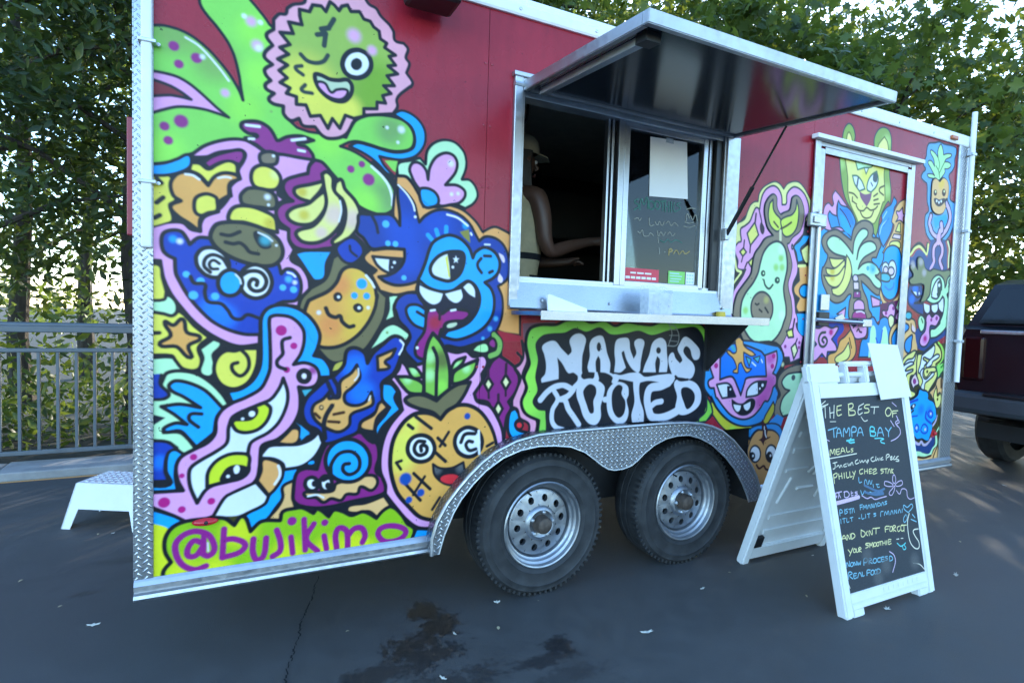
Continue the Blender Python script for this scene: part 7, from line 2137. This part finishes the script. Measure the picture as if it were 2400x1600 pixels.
# chalkboard
bx0, bx1, bs0, bs1 = 2.80, 3.53, .10, 1.02
cb = Paint(bx0, bs0, bx1, bs1, 900, paint((44, 54, 64)))
cb.run(CHALK, CH, CH['black'], .72)
mb = MB()
vs = []
for (u, s) in ((.070, .106), (.930, .106), (.930, 1.012), (.070, 1.012)): vs.append(SP(leaf_x(u, s), s, .002))
f = mb.face(vs)
uvl = mb.bm.loops.layers.uv.verify()
for l, (u, s) in zip(f.loops, ((.070, .106), (.930, .106), (.930, 1.012), (.070, 1.012))): l[uvl].uv = ((leaf_x(u, s) - bx0) / (bx1 - bx0), (s - bs0) / (bs1 - bs0))
ex = bmesh.ops.extrude_face_region(mb.bm, geom=mb.bm.faces[:]); bmesh.ops.translate(mb.bm, verts=[v for v in ex['geom'] if isinstance(v, bmesh.types.BMVert)], vec=-sn * .006)
cbm = chalk_mat('chalkboard', cb, .72, False)
part('chalkboard', mb, cbm, front)
# back leaf
BY = -.085
bdir = Vector((0, (YT + .02 - BY), ZT_)).normalized()
bn = Vector((0, -bdir.z, bdir.y))
def BP(x, s, h=0.0): return Vector((x + .03, BY, 0)) + bdir * s + bn * h
back = link(bpy.data.objects.new('back_leaf', None)); back.parent = sign; back.location = Vector((3.18, -.25, .5)) - sign.location
BS = math.hypot(YT + .02 - BY, ZT_)
for u_ in (0, .925):
    mb = MB(); sbox(mb, u_, u_ + .075, .0, 1.16, -.014, .034, .008, BP); part('stile', mb, 'white_plastic', back, True)
mb = MB(); sbox(mb, .073, .927, .06, 1.16, -.006, .010, .003, BP); part('back_panel', mb, 'white_plastic', back)
mb = MB(); sbox(mb, .073, .927, .030, .112, -.010, .028, .006, BP); part('foot_bar', mb, 'white_plastic', back, True)
for (u0, u1, s0, s1) in ((.14, .86, .19, .225), (.14, .86, .29, .325), (.14, .38, .60, .625), (.62, .86, .60, .625), (.14, .86, .72, .755), (.14, .86, .82, .855), (.14, .86, .93, .965), (.14, .86, 1.04, 1.075)):
    mb = MB(); sbox(mb, u0, u1, s0, s1, .0095, .020, .004, BP); part('moulded_rib', mb, 'white_plastic', back, True)
for pts in ([(.18, .40), (.24, .56)], [(.60, .40), (.66, .58)], [(.34, .48), (.52, .48)], [(.40, .58), (.44, .61), (.50, .60), (.48, .56)]):
    mb = MB(); mb.tube([BP(leaf_x(u, s), s, .011) for u, s in pts], .010, 8); part('moulded_rib', mb, 'white_plastic', back, True)
mb = MB(); sbox(mb, .078, .155, .115, .185, .012, .033, .002, BP); part('black_clip', mb, 'black_plastic', back)
mb = MB(); mb.tube([SP(leaf_x(.02, 1.12), 1.12, -.02), SP(leaf_x(.98, 1.12), 1.12, -.02)], .014, 10); part('hinge_rod', mb, 'white_plastic', sign, True)

# blank white card leaning on the sign's top corner
card = empty('white_card', SP(3.36, 1.0, .02), 'tall blank white card clipped over the upper right corner of the sandwich board', 'card')
mb = MB()
c4 = [SP(3.200, 1.276, .022), SP(3.262, .985, .016), SP(3.528, .992, .016), SP(3.452, 1.266, .022)]
mb.prism(c4, sn * .003); part('card_sheet', mb, 'paper', card)
mb = MB(); sbox(mb, .70, .73, 1.15, 1.21, .004, .018, .002); part('card_clip', mb, 'white_plastic', card)

# ------------------------------------------------------------------ things at the serving window
wcard = empty('paper_notice', (2.35, .05, 1.99), 'blank white paper notice taped on the upper part of the window pane', 'notice')
mb = MB(); mb.prism([(2.215, .0362, 1.975), (2.475, .0362, 1.99), (2.452, .0362, 2.285), (2.207, .0362, 2.275)], (0, .0012, 0)); part('paper_sheet', mb, 'paper', wcard)
mb = MB(); mb.box((2.31, .0350, 2.262), (2.36, .0360, 2.287)); part('tape', mb, 'clear', wcard)
cup = empty('cup_holder', (2.16, -.12, 1.366), 'clear plastic holder standing on the silver shelf in front of the window', 'holder')
mb = MB()
for (a, b_) in (((2.085, -.150, 1.3665), (2.235, -.146, 1.475)), ((2.085, -.090, 1.3665), (2.235, -.086, 1.51)), ((2.085, -.1458, 1.3665), (2.089, -.0902, 1.49)), ((2.231, -.1458, 1.3665), (2.235, -.0902, 1.49)), ((2.158, -.1458, 1.3665), (2.162, -.0902, 1.47))): mb.box(a, b_, .001)
part('holder_walls', mb, 'clear', cup)
for k in range(5):
    mb = MB(); mb.tube([(2.10 + .012 * k, -.12, 1.368), (2.098 + .013 * k, -.118, 1.468)], .004, 6); part('straw', mb, 'paper', cup)
nap = empty('folded_napkin', (1.67, -.08, 1.366), 'white folded paper wedge lying on the left half of the serving shelf', 'napkin')
mb = MB(); mb.prism([(1.578, -.075, 1.3668), (1.768, -.105, 1.3668), (1.765, -.10, 1.385), (1.59, -.060, 1.445), (1.578, -.060, 1.442)], (0, .012, 0)); part('napkin_fold', mb, 'paper', nap)
mb = MB(); mb.prism([(1.585, -.10, 1.3672), (1.74, -.125, 1.3672), (1.77, -.09, 1.3672), (1.60, -.05, 1.3672)], (0, 0, .004)); part('napkin_base', mb, 'paper', nap)
yt = empty('yellow_tape_roll', (2.665, -.05, 1.3665), 'small yellow lump beside the right end of the window sill', 'tape roll')
mb = MB(); mb.lathe([(.012, .0), (.024, .0), (.026, .01), (.024, .03), (.012, .03), (.012, .0)], (2.665, -.05, 1.3665), 'Z', 20); part('tape_ring', mb, simple('yellow_tape', (.6, .42, .04), .5), yt, True)

# ------------------------------------------------------------------ the person at work inside
skin = simple('brown_skin', (0.085, 0.042, 0.028), 0.5, 0, 0.1, 20)
def skinned(name, chains, mat, parent, levels=2):
    """one continuous body grown round a tree of joints: chains of (point, radius); a chain starts at an existing joint when its first point matches one"""
    V, E, Rr = [], [], []
    def vid(p, r):
        for i, q in enumerate(V):
            if (Vector(q) - Vector(p)).length < 1e-4: return i
        V.append(p); Rr.append(r); return len(V) - 1
    for ch in chains:
        ids = [vid(p, r) for p, r in ch]
        E += list(zip(ids[:-1], ids[1:]))
    me = bpy.data.meshes.new(name); me.from_pydata(V, E, [])
    o = link(bpy.data.objects.new(name, me))
    md = o.modifiers.new('skin', 'SKIN')
    lay = me.skin_vertices[0].data
    for i, r in enumerate(Rr):
        lay[i].radius = r if isinstance(r, tuple) else (r, r)
    lay[0].use_root = True
    ss = o.modifiers.new('sub', 'SUBSURF'); ss.levels = levels; ss.render_levels = levels
    dg = bpy.context.evaluated_depsgraph_get()
    me2 = bpy.data.meshes.new_from_object(o.evaluated_get(dg))
    bpy.data.objects.remove(o)
    me2.polygons.foreach_set('use_smooth', [True] * len(me2.polygons))
    me2.name = name
    return part(name, me2, mat, parent)
PY = .52
per = empty('person', (1.62, PY, .47), 'person in a pale cap and sleeveless cream striped top working inside the open hatch', 'person')
hip = (1.66, PY, 1.36)
chest = (1.695, PY + .03, 1.84)
body = [
 [(hip, (.15, .12)), ((1.665, PY, 1.50), (.135, .105)), ((1.685, PY + .02, 1.68), (.15, .11)), (chest, (.15, .11)), ((1.695, PY + .03, 1.98), (.11, .08)), ((1.70, PY + .03, 2.05), (.052, .052)), ((1.715, PY + .03, 2.11), (.055, .060)), ((1.735, PY + .03, 2.17), (.078, .090)), ((1.735, PY + .03, 2.26), (.072, .082))],
 [((1.695, PY + .03, 1.98), (.11, .08)), ((1.755, PY - .13, 1.985), .062), ((1.775, PY - .155, 1.87), .053), ((1.79, PY - .16, 1.74), .045), ((1.83, PY - .15, 1.685), .043), ((1.98, PY - .10, 1.735), .038), ((2.13, PY - .07, 1.775), .028), ((2.20, PY - .06, 1.785), (.022, .034))],
 [((2.20, PY - .06, 1.785), (.022, .034)), ((2.25, PY - .085, 1.800), .0105), ((2.275, PY - .09, 1.775), .0095), ((2.268, PY - .085, 1.745), .008)],
 [((2.20, PY - .06, 1.785), (.022, .034)), ((2.262, PY - .065, 1.805), .0105), ((2.292, PY - .07, 1.780), .0095), ((2.284, PY - .07, 1.745), .008)],
 [((2.20, PY - .06, 1.785), (.022, .034)), ((2.262, PY - .042, 1.802), .0105), ((2.290, PY - .05, 1.778), .0095), ((2.283, PY - .055, 1.748), .008)],
 [((2.20, PY - .06, 1.785), (.022, .034)), ((2.250, PY - .022, 1.797), .010), ((2.274, PY - .03, 1.776), .009), ((2.268, PY - .04, 1.752), .0075)],
 [((2.20, PY - .06, 1.785), (.022, .034)), ((2.215, PY - .095, 1.765), .012), ((2.245, PY - .10, 1.745), .010)],
 [((1.695, PY + .03, 1.98), (.11, .08)), ((1.70, PY + .20, 1.98), .062), ((1.72, PY + .24, 1.86), .053), ((1.76, PY + .24, 1.72), .045), ((1.88, PY + .20, 1.66), .038), ((2.02, PY + .12, 1.66), .030), ((2.09, PY + .09, 1.67), (.022, .032))],
 [((2.09, PY + .09, 1.67), (.022, .032)), ((2.15, PY + .06, 1.675), .0105), ((2.18, PY + .045, 1.655), .009)],
 [((2.09, PY + .09, 1.67), (.022, .032)), ((2.155, PY + .08, 1.678), .0105), ((2.185, PY + .065, 1.656), .009)],
 [((2.09, PY + .09, 1.67), (.022, .032)), ((2.155, PY + .10, 1.675), .0105), ((2.182, PY + .09, 1.655), .009)],
 [((2.09, PY + .09, 1.67), (.022, .032)), ((2.145, PY + .12, 1.67), .010), ((2.168, PY + .11, 1.652), .0085)],
 [((2.09, PY + .09, 1.67), (.022, .032)), ((2.115, PY + .05, 1.685), .011), ((2.14, PY + .03, 1.69), .009)],
 [(hip, (.15, .12)), ((1.665, PY - .09, 1.25), .095), ((1.675, PY - .09, .92), .065), ((1.665, PY - .09, .56), .042), ((1.72, PY - .09, .50), (.036, .03)), ((1.80, PY - .09, .492), (.034, .022))],
 [(hip, (.15, .12)), ((1.665, PY + .09, 1.25), .095), ((1.665, PY + .10, .92), .065), ((1.655, PY + .10, .56), .042), ((1.70, PY + .10, .50), (.036, .03)), ((1.79, PY + .10, .492), (.034, .022))],
]
skinned('body', body, skin, per)
top_m = simple('cream_top', (0.62, 0.53, 0.33), 0.8, 0, 0.1, 30, 0.2)
denim = simple('blue_denim', (0.075, 0.13, 0.17), 0.85, 0, 0.25, 40, 0.3)
def shell(name, rings, mat, seg=28, close_top=False):
    """cloth wrapped round the body: rings of (centre, rx, ry)"""
    mb = MB(); rr_ = []
    for (c, rx, ry) in rings:
        rr_.append([mb.bm.verts.new((c[0] + math.cos(2 * math.pi * k / seg) * rx, c[1] + math.sin(2 * math.pi * k / seg) * ry, c[2])) for k in range(seg)])
    for a, b_ in zip(rr_[:-1], rr_[1:]):
        for k in range(seg): mb.bm.faces.new((a[k], a[(k + 1) % seg], b_[(k + 1) % seg], b_[k]))
    if close_top: mb.bm.faces.new(rr_[-1])
    bmesh.ops.solidify(mb.bm, geom=mb.bm.faces[:], thickness=-.004)
    return part(name, mb, mat, per, True)
shell('vest', [((1.665, PY, 1.47), .150, .150), ((1.67, PY + .005, 1.56), .150, .150), ((1.685, PY + .015, 1.70), .160, .165), ((1.698, PY + .025, 1.82), .168, .175), ((1.70, PY + .03, 1.92), .160, .165), ((1.70, PY + .03, 1.995), .128, .145), ((1.70, PY + .03, 2.030), .090, .12), ((1.70, PY + .03, 2.045), .072, .078)], top_m)
dk = simple('dark_stripe', (0.02, 0.02, 0.025), 0.85)
for z, rx, ry in ((1.66, .1605, .1635), (1.545, .1535, .1535)):
    shell('stripe', [((1.681, PY + .013, z - .017), rx, ry), ((1.684, PY + .015, z + .017), rx + .002, ry + .002)], dk)
shell('waistband', [((1.662, PY, 1.33), .160, .150), ((1.664, PY, 1.48), .158, .150)], denim)
for s in (-1, 1):
    shell('trouser_leg', [((1.66, PY + s * .10, .54), .062, .062), ((1.672, PY + s * .095, .92), .082, .082), ((1.668, PY + s * .09, 1.22), .112, .108), ((1.664, PY + s * .075, 1.38), .125, .105)], denim)
mb = MB()
hc = Vector((1.735, PY + .03, 2.215))
prof = [(.098, .0), (.101, .03), (.096, .065), (.078, .095), (.045, .112), (.0, .117)]
for i in range(1): mb.lathe(prof, hc + Vector((-.004, 0, .012)), 'Z', 28)
mb.prism([hc + Vector((.07, -.075, .012)), hc + Vector((.13, -.06, .004)), hc + Vector((.175, 0, -.002)), hc + Vector((.13, .06, .004)), hc + Vector((.07, .075, .012))], (0, 0, .006))
part('cap', mb, simple('khaki_cap', (0.30, 0.25, 0.16), 0.8, 0, 0.1, 30), per, True)
mb = MB()
for k in range(26):
    a = math.pi * (.45 + 1.1 * k / 25); p = hc + Vector((math.cos(a) * .086 - .006, math.sin(a) * .092, .02))
    mb.tube([p, p + Vector((-.012, 0, -.07)), p + Vector((-.004, 0, -.15)), p + Vector((.008, 0, -.20))], [.014, .017, .015, .006], 6)
part('hair', mb, simple('dark_hair', (0.014, 0.010, 0.008), 0.6, 0, 0.3, 60), per, True)
fc = hc + Vector((.081, 0, -.045))
mb = MB(); mb.tube([fc + Vector((.0, 0, .03)), fc + Vector((.018, 0, -.005)), fc + Vector((.002, 0, -.014))], [.008, .014, .009], 8); part('nose', mb, skin, per, True)
for s in (-1, 1):
    mb = MB(); mb.lathe([(.0, .011), (.008, .008), (.011, .0), (.008, -.008), (.0, -.011)], fc + Vector((-.012, s * .034, .022)), 'X', 12); part('eye', mb, simple('eye_white', (.6, .58, .55), .3), per, True)
    mb = MB(); mb.tube([hc + Vector((-.005, s * .090, -.055)), hc + Vector((-.012, s * .098, -.03)), hc + Vector((-.004, s * .094, -.008))], [.010, .016, .010], 8); part('ear', mb, skin, per, True)
mb = MB(); mb.tube([fc + Vector((-.008, -.026, -.042)), fc + Vector((.002, 0, -.045)), fc + Vector((-.008, .026, -.042))], [.004, .008, .004], 8); part('mouth', mb, simple('lips', (.14, .05, .045), .5), per, True)
# bottle held in the hand
bot = empty('sauce_bottle', (2.268, PY - .075, 1.60), 'small orange capped bottle held in the hand of the person in the hatch', 'bottle')
mb = MB(); mb.lathe([(.0, 0), (.024, .002), (.027, .012), (.027, .085), (.022, .105), (.011, .118), (.011, .15), (.0, .152)], (2.268, PY - .075, 1.60), 'Z', 24); part('bottle_body', mb, simple('orange_sauce', (.55, .16, .03), .25), bot, True)
mb = MB(); mb.lathe([(.014, .150), (.014, .170), (.006, .190), (.0, .192)], (2.268, PY - .075, 1.60), 'Z', 16); part('bottle_cap', mb, 'black_plastic', bot, True)

# ------------------------------------------------------------------ step stool behind the trailer
st = empty('step_stool', (-.30, 1.86, 0), 'white plastic step stool on the asphalt at the rear corner of the trailer', 'step stool', rz=R(-28.5))
def stool_part(name, mb): return part(name, mb, 'white_plastic', st, False, world=False)
HW, HD, HZ_ = .19, .13, .265
mb = MB(); mb.box((-HW, -HD, HZ_ - .012), (HW, HD, HZ_), .006); stool_part('step_top', mb)
mb = MB()
for i in range(9):
    for j in range(6):
        x_, y_ = -HW + .03 + i * .04, -HD + .03 + j * .04
        mb.box((x_, y_, HZ_), (x_ + .022, y_ + .022, HZ_ + .003))
stool_part('grip_studs', mb)
for s in (-1, 1):
    y0, y1 = s * HD, s * (HD + .05)
    mb = MB()
    loop = [(-HW, HZ_ - .004), (HW, HZ_ - .004), (HW + .055, 0), (HW + .0, 0), (HW - .035, .115), (-HW + .035, .115), (-HW - .0, 0), (-HW - .055, 0)]
    pts = [Vector((x_, s * (HD + .05 * (1 - z_ / HZ_)), z_)) for x_, z_ in loop]
    mb.prism(pts, (0, -s * .006, 0)); stool_part('apron', mb)
    mb = MB(); pts = [Vector((s * (HW + .055 * (1 - z_ / HZ_)), y_ * (1 + .05 / HD * (1 - z_ / HZ_)), z_)) for y_, z_ in ((-HD, HZ_ - .004), (HD, HZ_ - .004), (HD, 0), (HD - .045, 0), (HD - .06, .13), (-HD + .06, .13), (-HD + .045, 0), (-HD, 0))]
    mb.prism(pts, (-s * .006, 0, 0)); stool_part('apron', mb)

# ------------------------------------------------------------------ parked dark vehicle ahead of the trailer
def carpaint():
    m, nt, b = new_mat('dark_blue_car_paint')
    n = noise(nt, 3, 3)
    r = ramp(nt, n.outputs[0], [(.3, (.004, .005, .008)), (.7, (.008, .010, .015))])
    nt.links.new(r.outputs[0], b.inputs['Base Color'])
    b.inputs['Roughness'].default_value = .28
    b.inputs['Coat Weight'].default_value = .25; b.inputs['Coat Roughness'].default_value = .2
    return m
M['car'] = carpaint()
M['smoked'] = simple('smoked_red_lens', (.020, .003, .004), .12, 0, .1)
M['tint'] = simple('tinted_glass', (.006, .007, .008), .04, 0, .1, 9, 0, .6)
suv = empty('parked_suv', (8.9, -.22, 0), 'dark parked vehicle facing away just beyond the right end of the trailer', 'vehicle')
X0, X1, CY = 6.50, 11.2, -.22
def cross(x, hw_lo, hw_mid, z_lo, z_belt):
    return [(x, CY - hw_lo, z_lo), (x, CY - hw_mid, z_lo + .22), (x, CY - hw_mid, z_belt - .18), (x, CY - hw_mid + .06, z_belt), (x, CY + hw_mid - .06, z_belt), (x, CY + hw_mid, z_belt - .18), (x, CY + hw_mid, z_lo + .22), (x, CY + hw_lo, z_lo)]
def loft(name, secs, mat, parent, smooth=True):
    mb = MB(); rings = [[mb.bm.verts.new(p) for p in s_] for s_ in secs]
    n_ = len(rings[0])
    for a, b_ in zip(rings[:-1], rings[1:]):
        for k in range(n_): mb.bm.faces.new((a[k], a[(k + 1) % n_], b_[(k + 1) % n_], b_[k]))
    mb.bm.faces.new(rings[0][::-1]); mb.bm.faces.new(rings[-1])
    return part(name, mb, mat, parent, smooth)
loft('body', [cross(X0 + .03, .80, .88, .62, 1.34), cross(X0 + .10, .84, .95, .55, 1.38), cross(X0 + .8, .84, .97, .42, 1.38), cross(8.9, .84, .97, .38, 1.36), cross(10.0, .84, .96, .38, 1.25), cross(X1 - .3, .82, .93, .42, 1.16), cross(X1, .75, .85, .55, 1.02)], 'car', suv)
def gh(x, hw0, hw1, z0, z1): return [(x[0], CY - hw0, z0), (x[1], CY - hw1, z1), (x[1], CY + hw1, z1), (x[0], CY + hw0, z0)]
loft('cabin', [gh((X0 + .08, X0 + .22), .84, .70, 1.36, 1.76), gh((X0 + .5, X0 + .5), .86, .72, 1.36, 1.82), gh((8.6, 8.6), .86, .72, 1.36, 1.82), gh((9.3, 9.0), .86, .70, 1.34, 1.78), gh((9.9, 9.2), .84, .68, 1.26, 1.74)], 'car', suv, False)
mb = MB(); mb.prism([(X0 + .070, CY - .74, 1.40), (X0 + .070, CY + .74, 1.40), (X0 + .192, CY + .63, 1.715), (X0 + .192, CY - .63, 1.715)], (-.006, 0, 0)); part('rear_window', mb, 'tint', suv)
for s in (-1, 1):
    for xa, xb in ((X0 + .55, 7.9), (7.98, 9.0)):
        mb = MB(); mb.prism([(xa, CY + s * .852, 1.41), (xb, CY + s * .852, 1.41), (xb - .05, CY + s * .745, 1.745), (xa + .04, CY + s * .745, 1.745)], (0, s * .006, 0)); part('side_window', mb, 'tint', suv)
mb = MB(); mb.box((X0 - .10, CY - .90, .56), (X0 + .16, CY + .90, .76), .05); bp = part('rear_bumper', mb, simple('grey_bumper', (.045, .055, .065), .5), suv)
mb = MB(); mb.box((X0 - .105, CY - .60, .735), (X0 + .05, CY + .60, .768), .01); part('bumper_step', mb, 'black_plastic', bp)
for s in (-1, 1):
    mb = MB(); mb.box((X0 - .005, CY + s * .74 - .09, .86), (X0 + .08, CY + s * .74 + .09, 1.28), .03); part('tail_light', mb, 'smoked', suv)
mb = MB(); mb.box((X0 + .0, CY - .26, .92), (X0 + .028, CY + .26, 1.06), .01); part('plate_recess', mb, 'black_plastic', suv)
mb = MB(); mb.box((X0 + .01, CY - .70, 1.30), (X0 + .04, CY + .70, 1.335), .008); part('hatch_trim', mb, 'alu_dull', suv)
for x_ in (7.45, 10.25):
    for s in (-1, 1):
        w_ = link(bpy.data.objects.new('wheel', None)); w_.parent = suv; w_.location = Vector((x_, CY + s * .86, .37)) - suv.location
        mb = MB(); mb.lathe([(.24, -.12), (.34, -.115), (.37, -.08), (.37, .08), (.34, .115), (.24, .12)], (x_, CY + s * .84, .37), 'Y', 40); part('tyre', mb, 'rubber', w_, True)
        mb = MB(); mb.lathe([(.0, s * .09), (.06, s * .10), (.20, s * .08), (.24, s * .115), (.245, s * .0)], (x_, CY + s * .84, .37), 'Y', 32); part('rim', mb, 'galv', w_, True)
mb = MB(); mb.box((X0 + .3, CY - .8, .30), (X1 - .3, CY + .8, .45)); part('underbody', mb, 'dark_under', suv)

# ------------------------------------------------------------------ small litter on the asphalt
dry = [simple('dry_leaf_tan', (.42, .36, .22), .8, 0, .2, 60), simple('dry_leaf_pale', (.58, .57, .50), .8, 0, .15, 60)]
LIT = [(-.387, 1.634), (-.315, 1.625), (-.375, .752), (-.214, .519), (1.60, -.03), (1.415, .033), (1.328, -.168), (1.0, -.388), (.738, .061), (1.141, -.134), (4.422, -.427), (3.845, -.68), (2.848, -.512), (3.332, -.198), (2.697, -.169), (6.28, .12), (4.05, -.2), (2.42, -.25), (3.678, -.509), (.3, .9), (.05, .7), (4.9, -.9), (5.4, -.5), (1.9, -.45), (-.6, 1.1), (3.1, -.75)]
leafs = []
for k in range(4):
    v, f_ = leaf_shape('maple' if k % 2 else 'leaf')
    v = v * np.array([.030 + .012 * k, .034, .05]) * (1, 1, 1)
    v[:, 2] = np.abs(v[:, 2]) * 2.0 + .003
    me = bpy.data.meshes.new('fallen_leaf'); me.from_pydata(v.tolist(), [], f_.tolist()); me.materials.append(dry[k % 2])
    leafs.append(me)
for k, (x_, y_) in enumerate(LIT):
    o = link(bpy.data.objects.new('fallen_leaf', leafs[k % 4]))
    o.location = (x_, y_, .001); o.rotation_euler = (0, 0, random.uniform(0, 6.28)); s_ = random.uniform(.45, .95); o.scale = (s_, s_ * random.uniform(.6, 1.1), s_)
    tag(o, 'small pale scrap of dry leaf lying on the dark asphalt', 'leaf', 'dry leaf scraps scattered on the asphalt')
tw = MB(); tw.tube([(.735, .075, .006), (.80, .055, .010), (.87, .06, .006), (.93, .085, .007)], .003, 5)
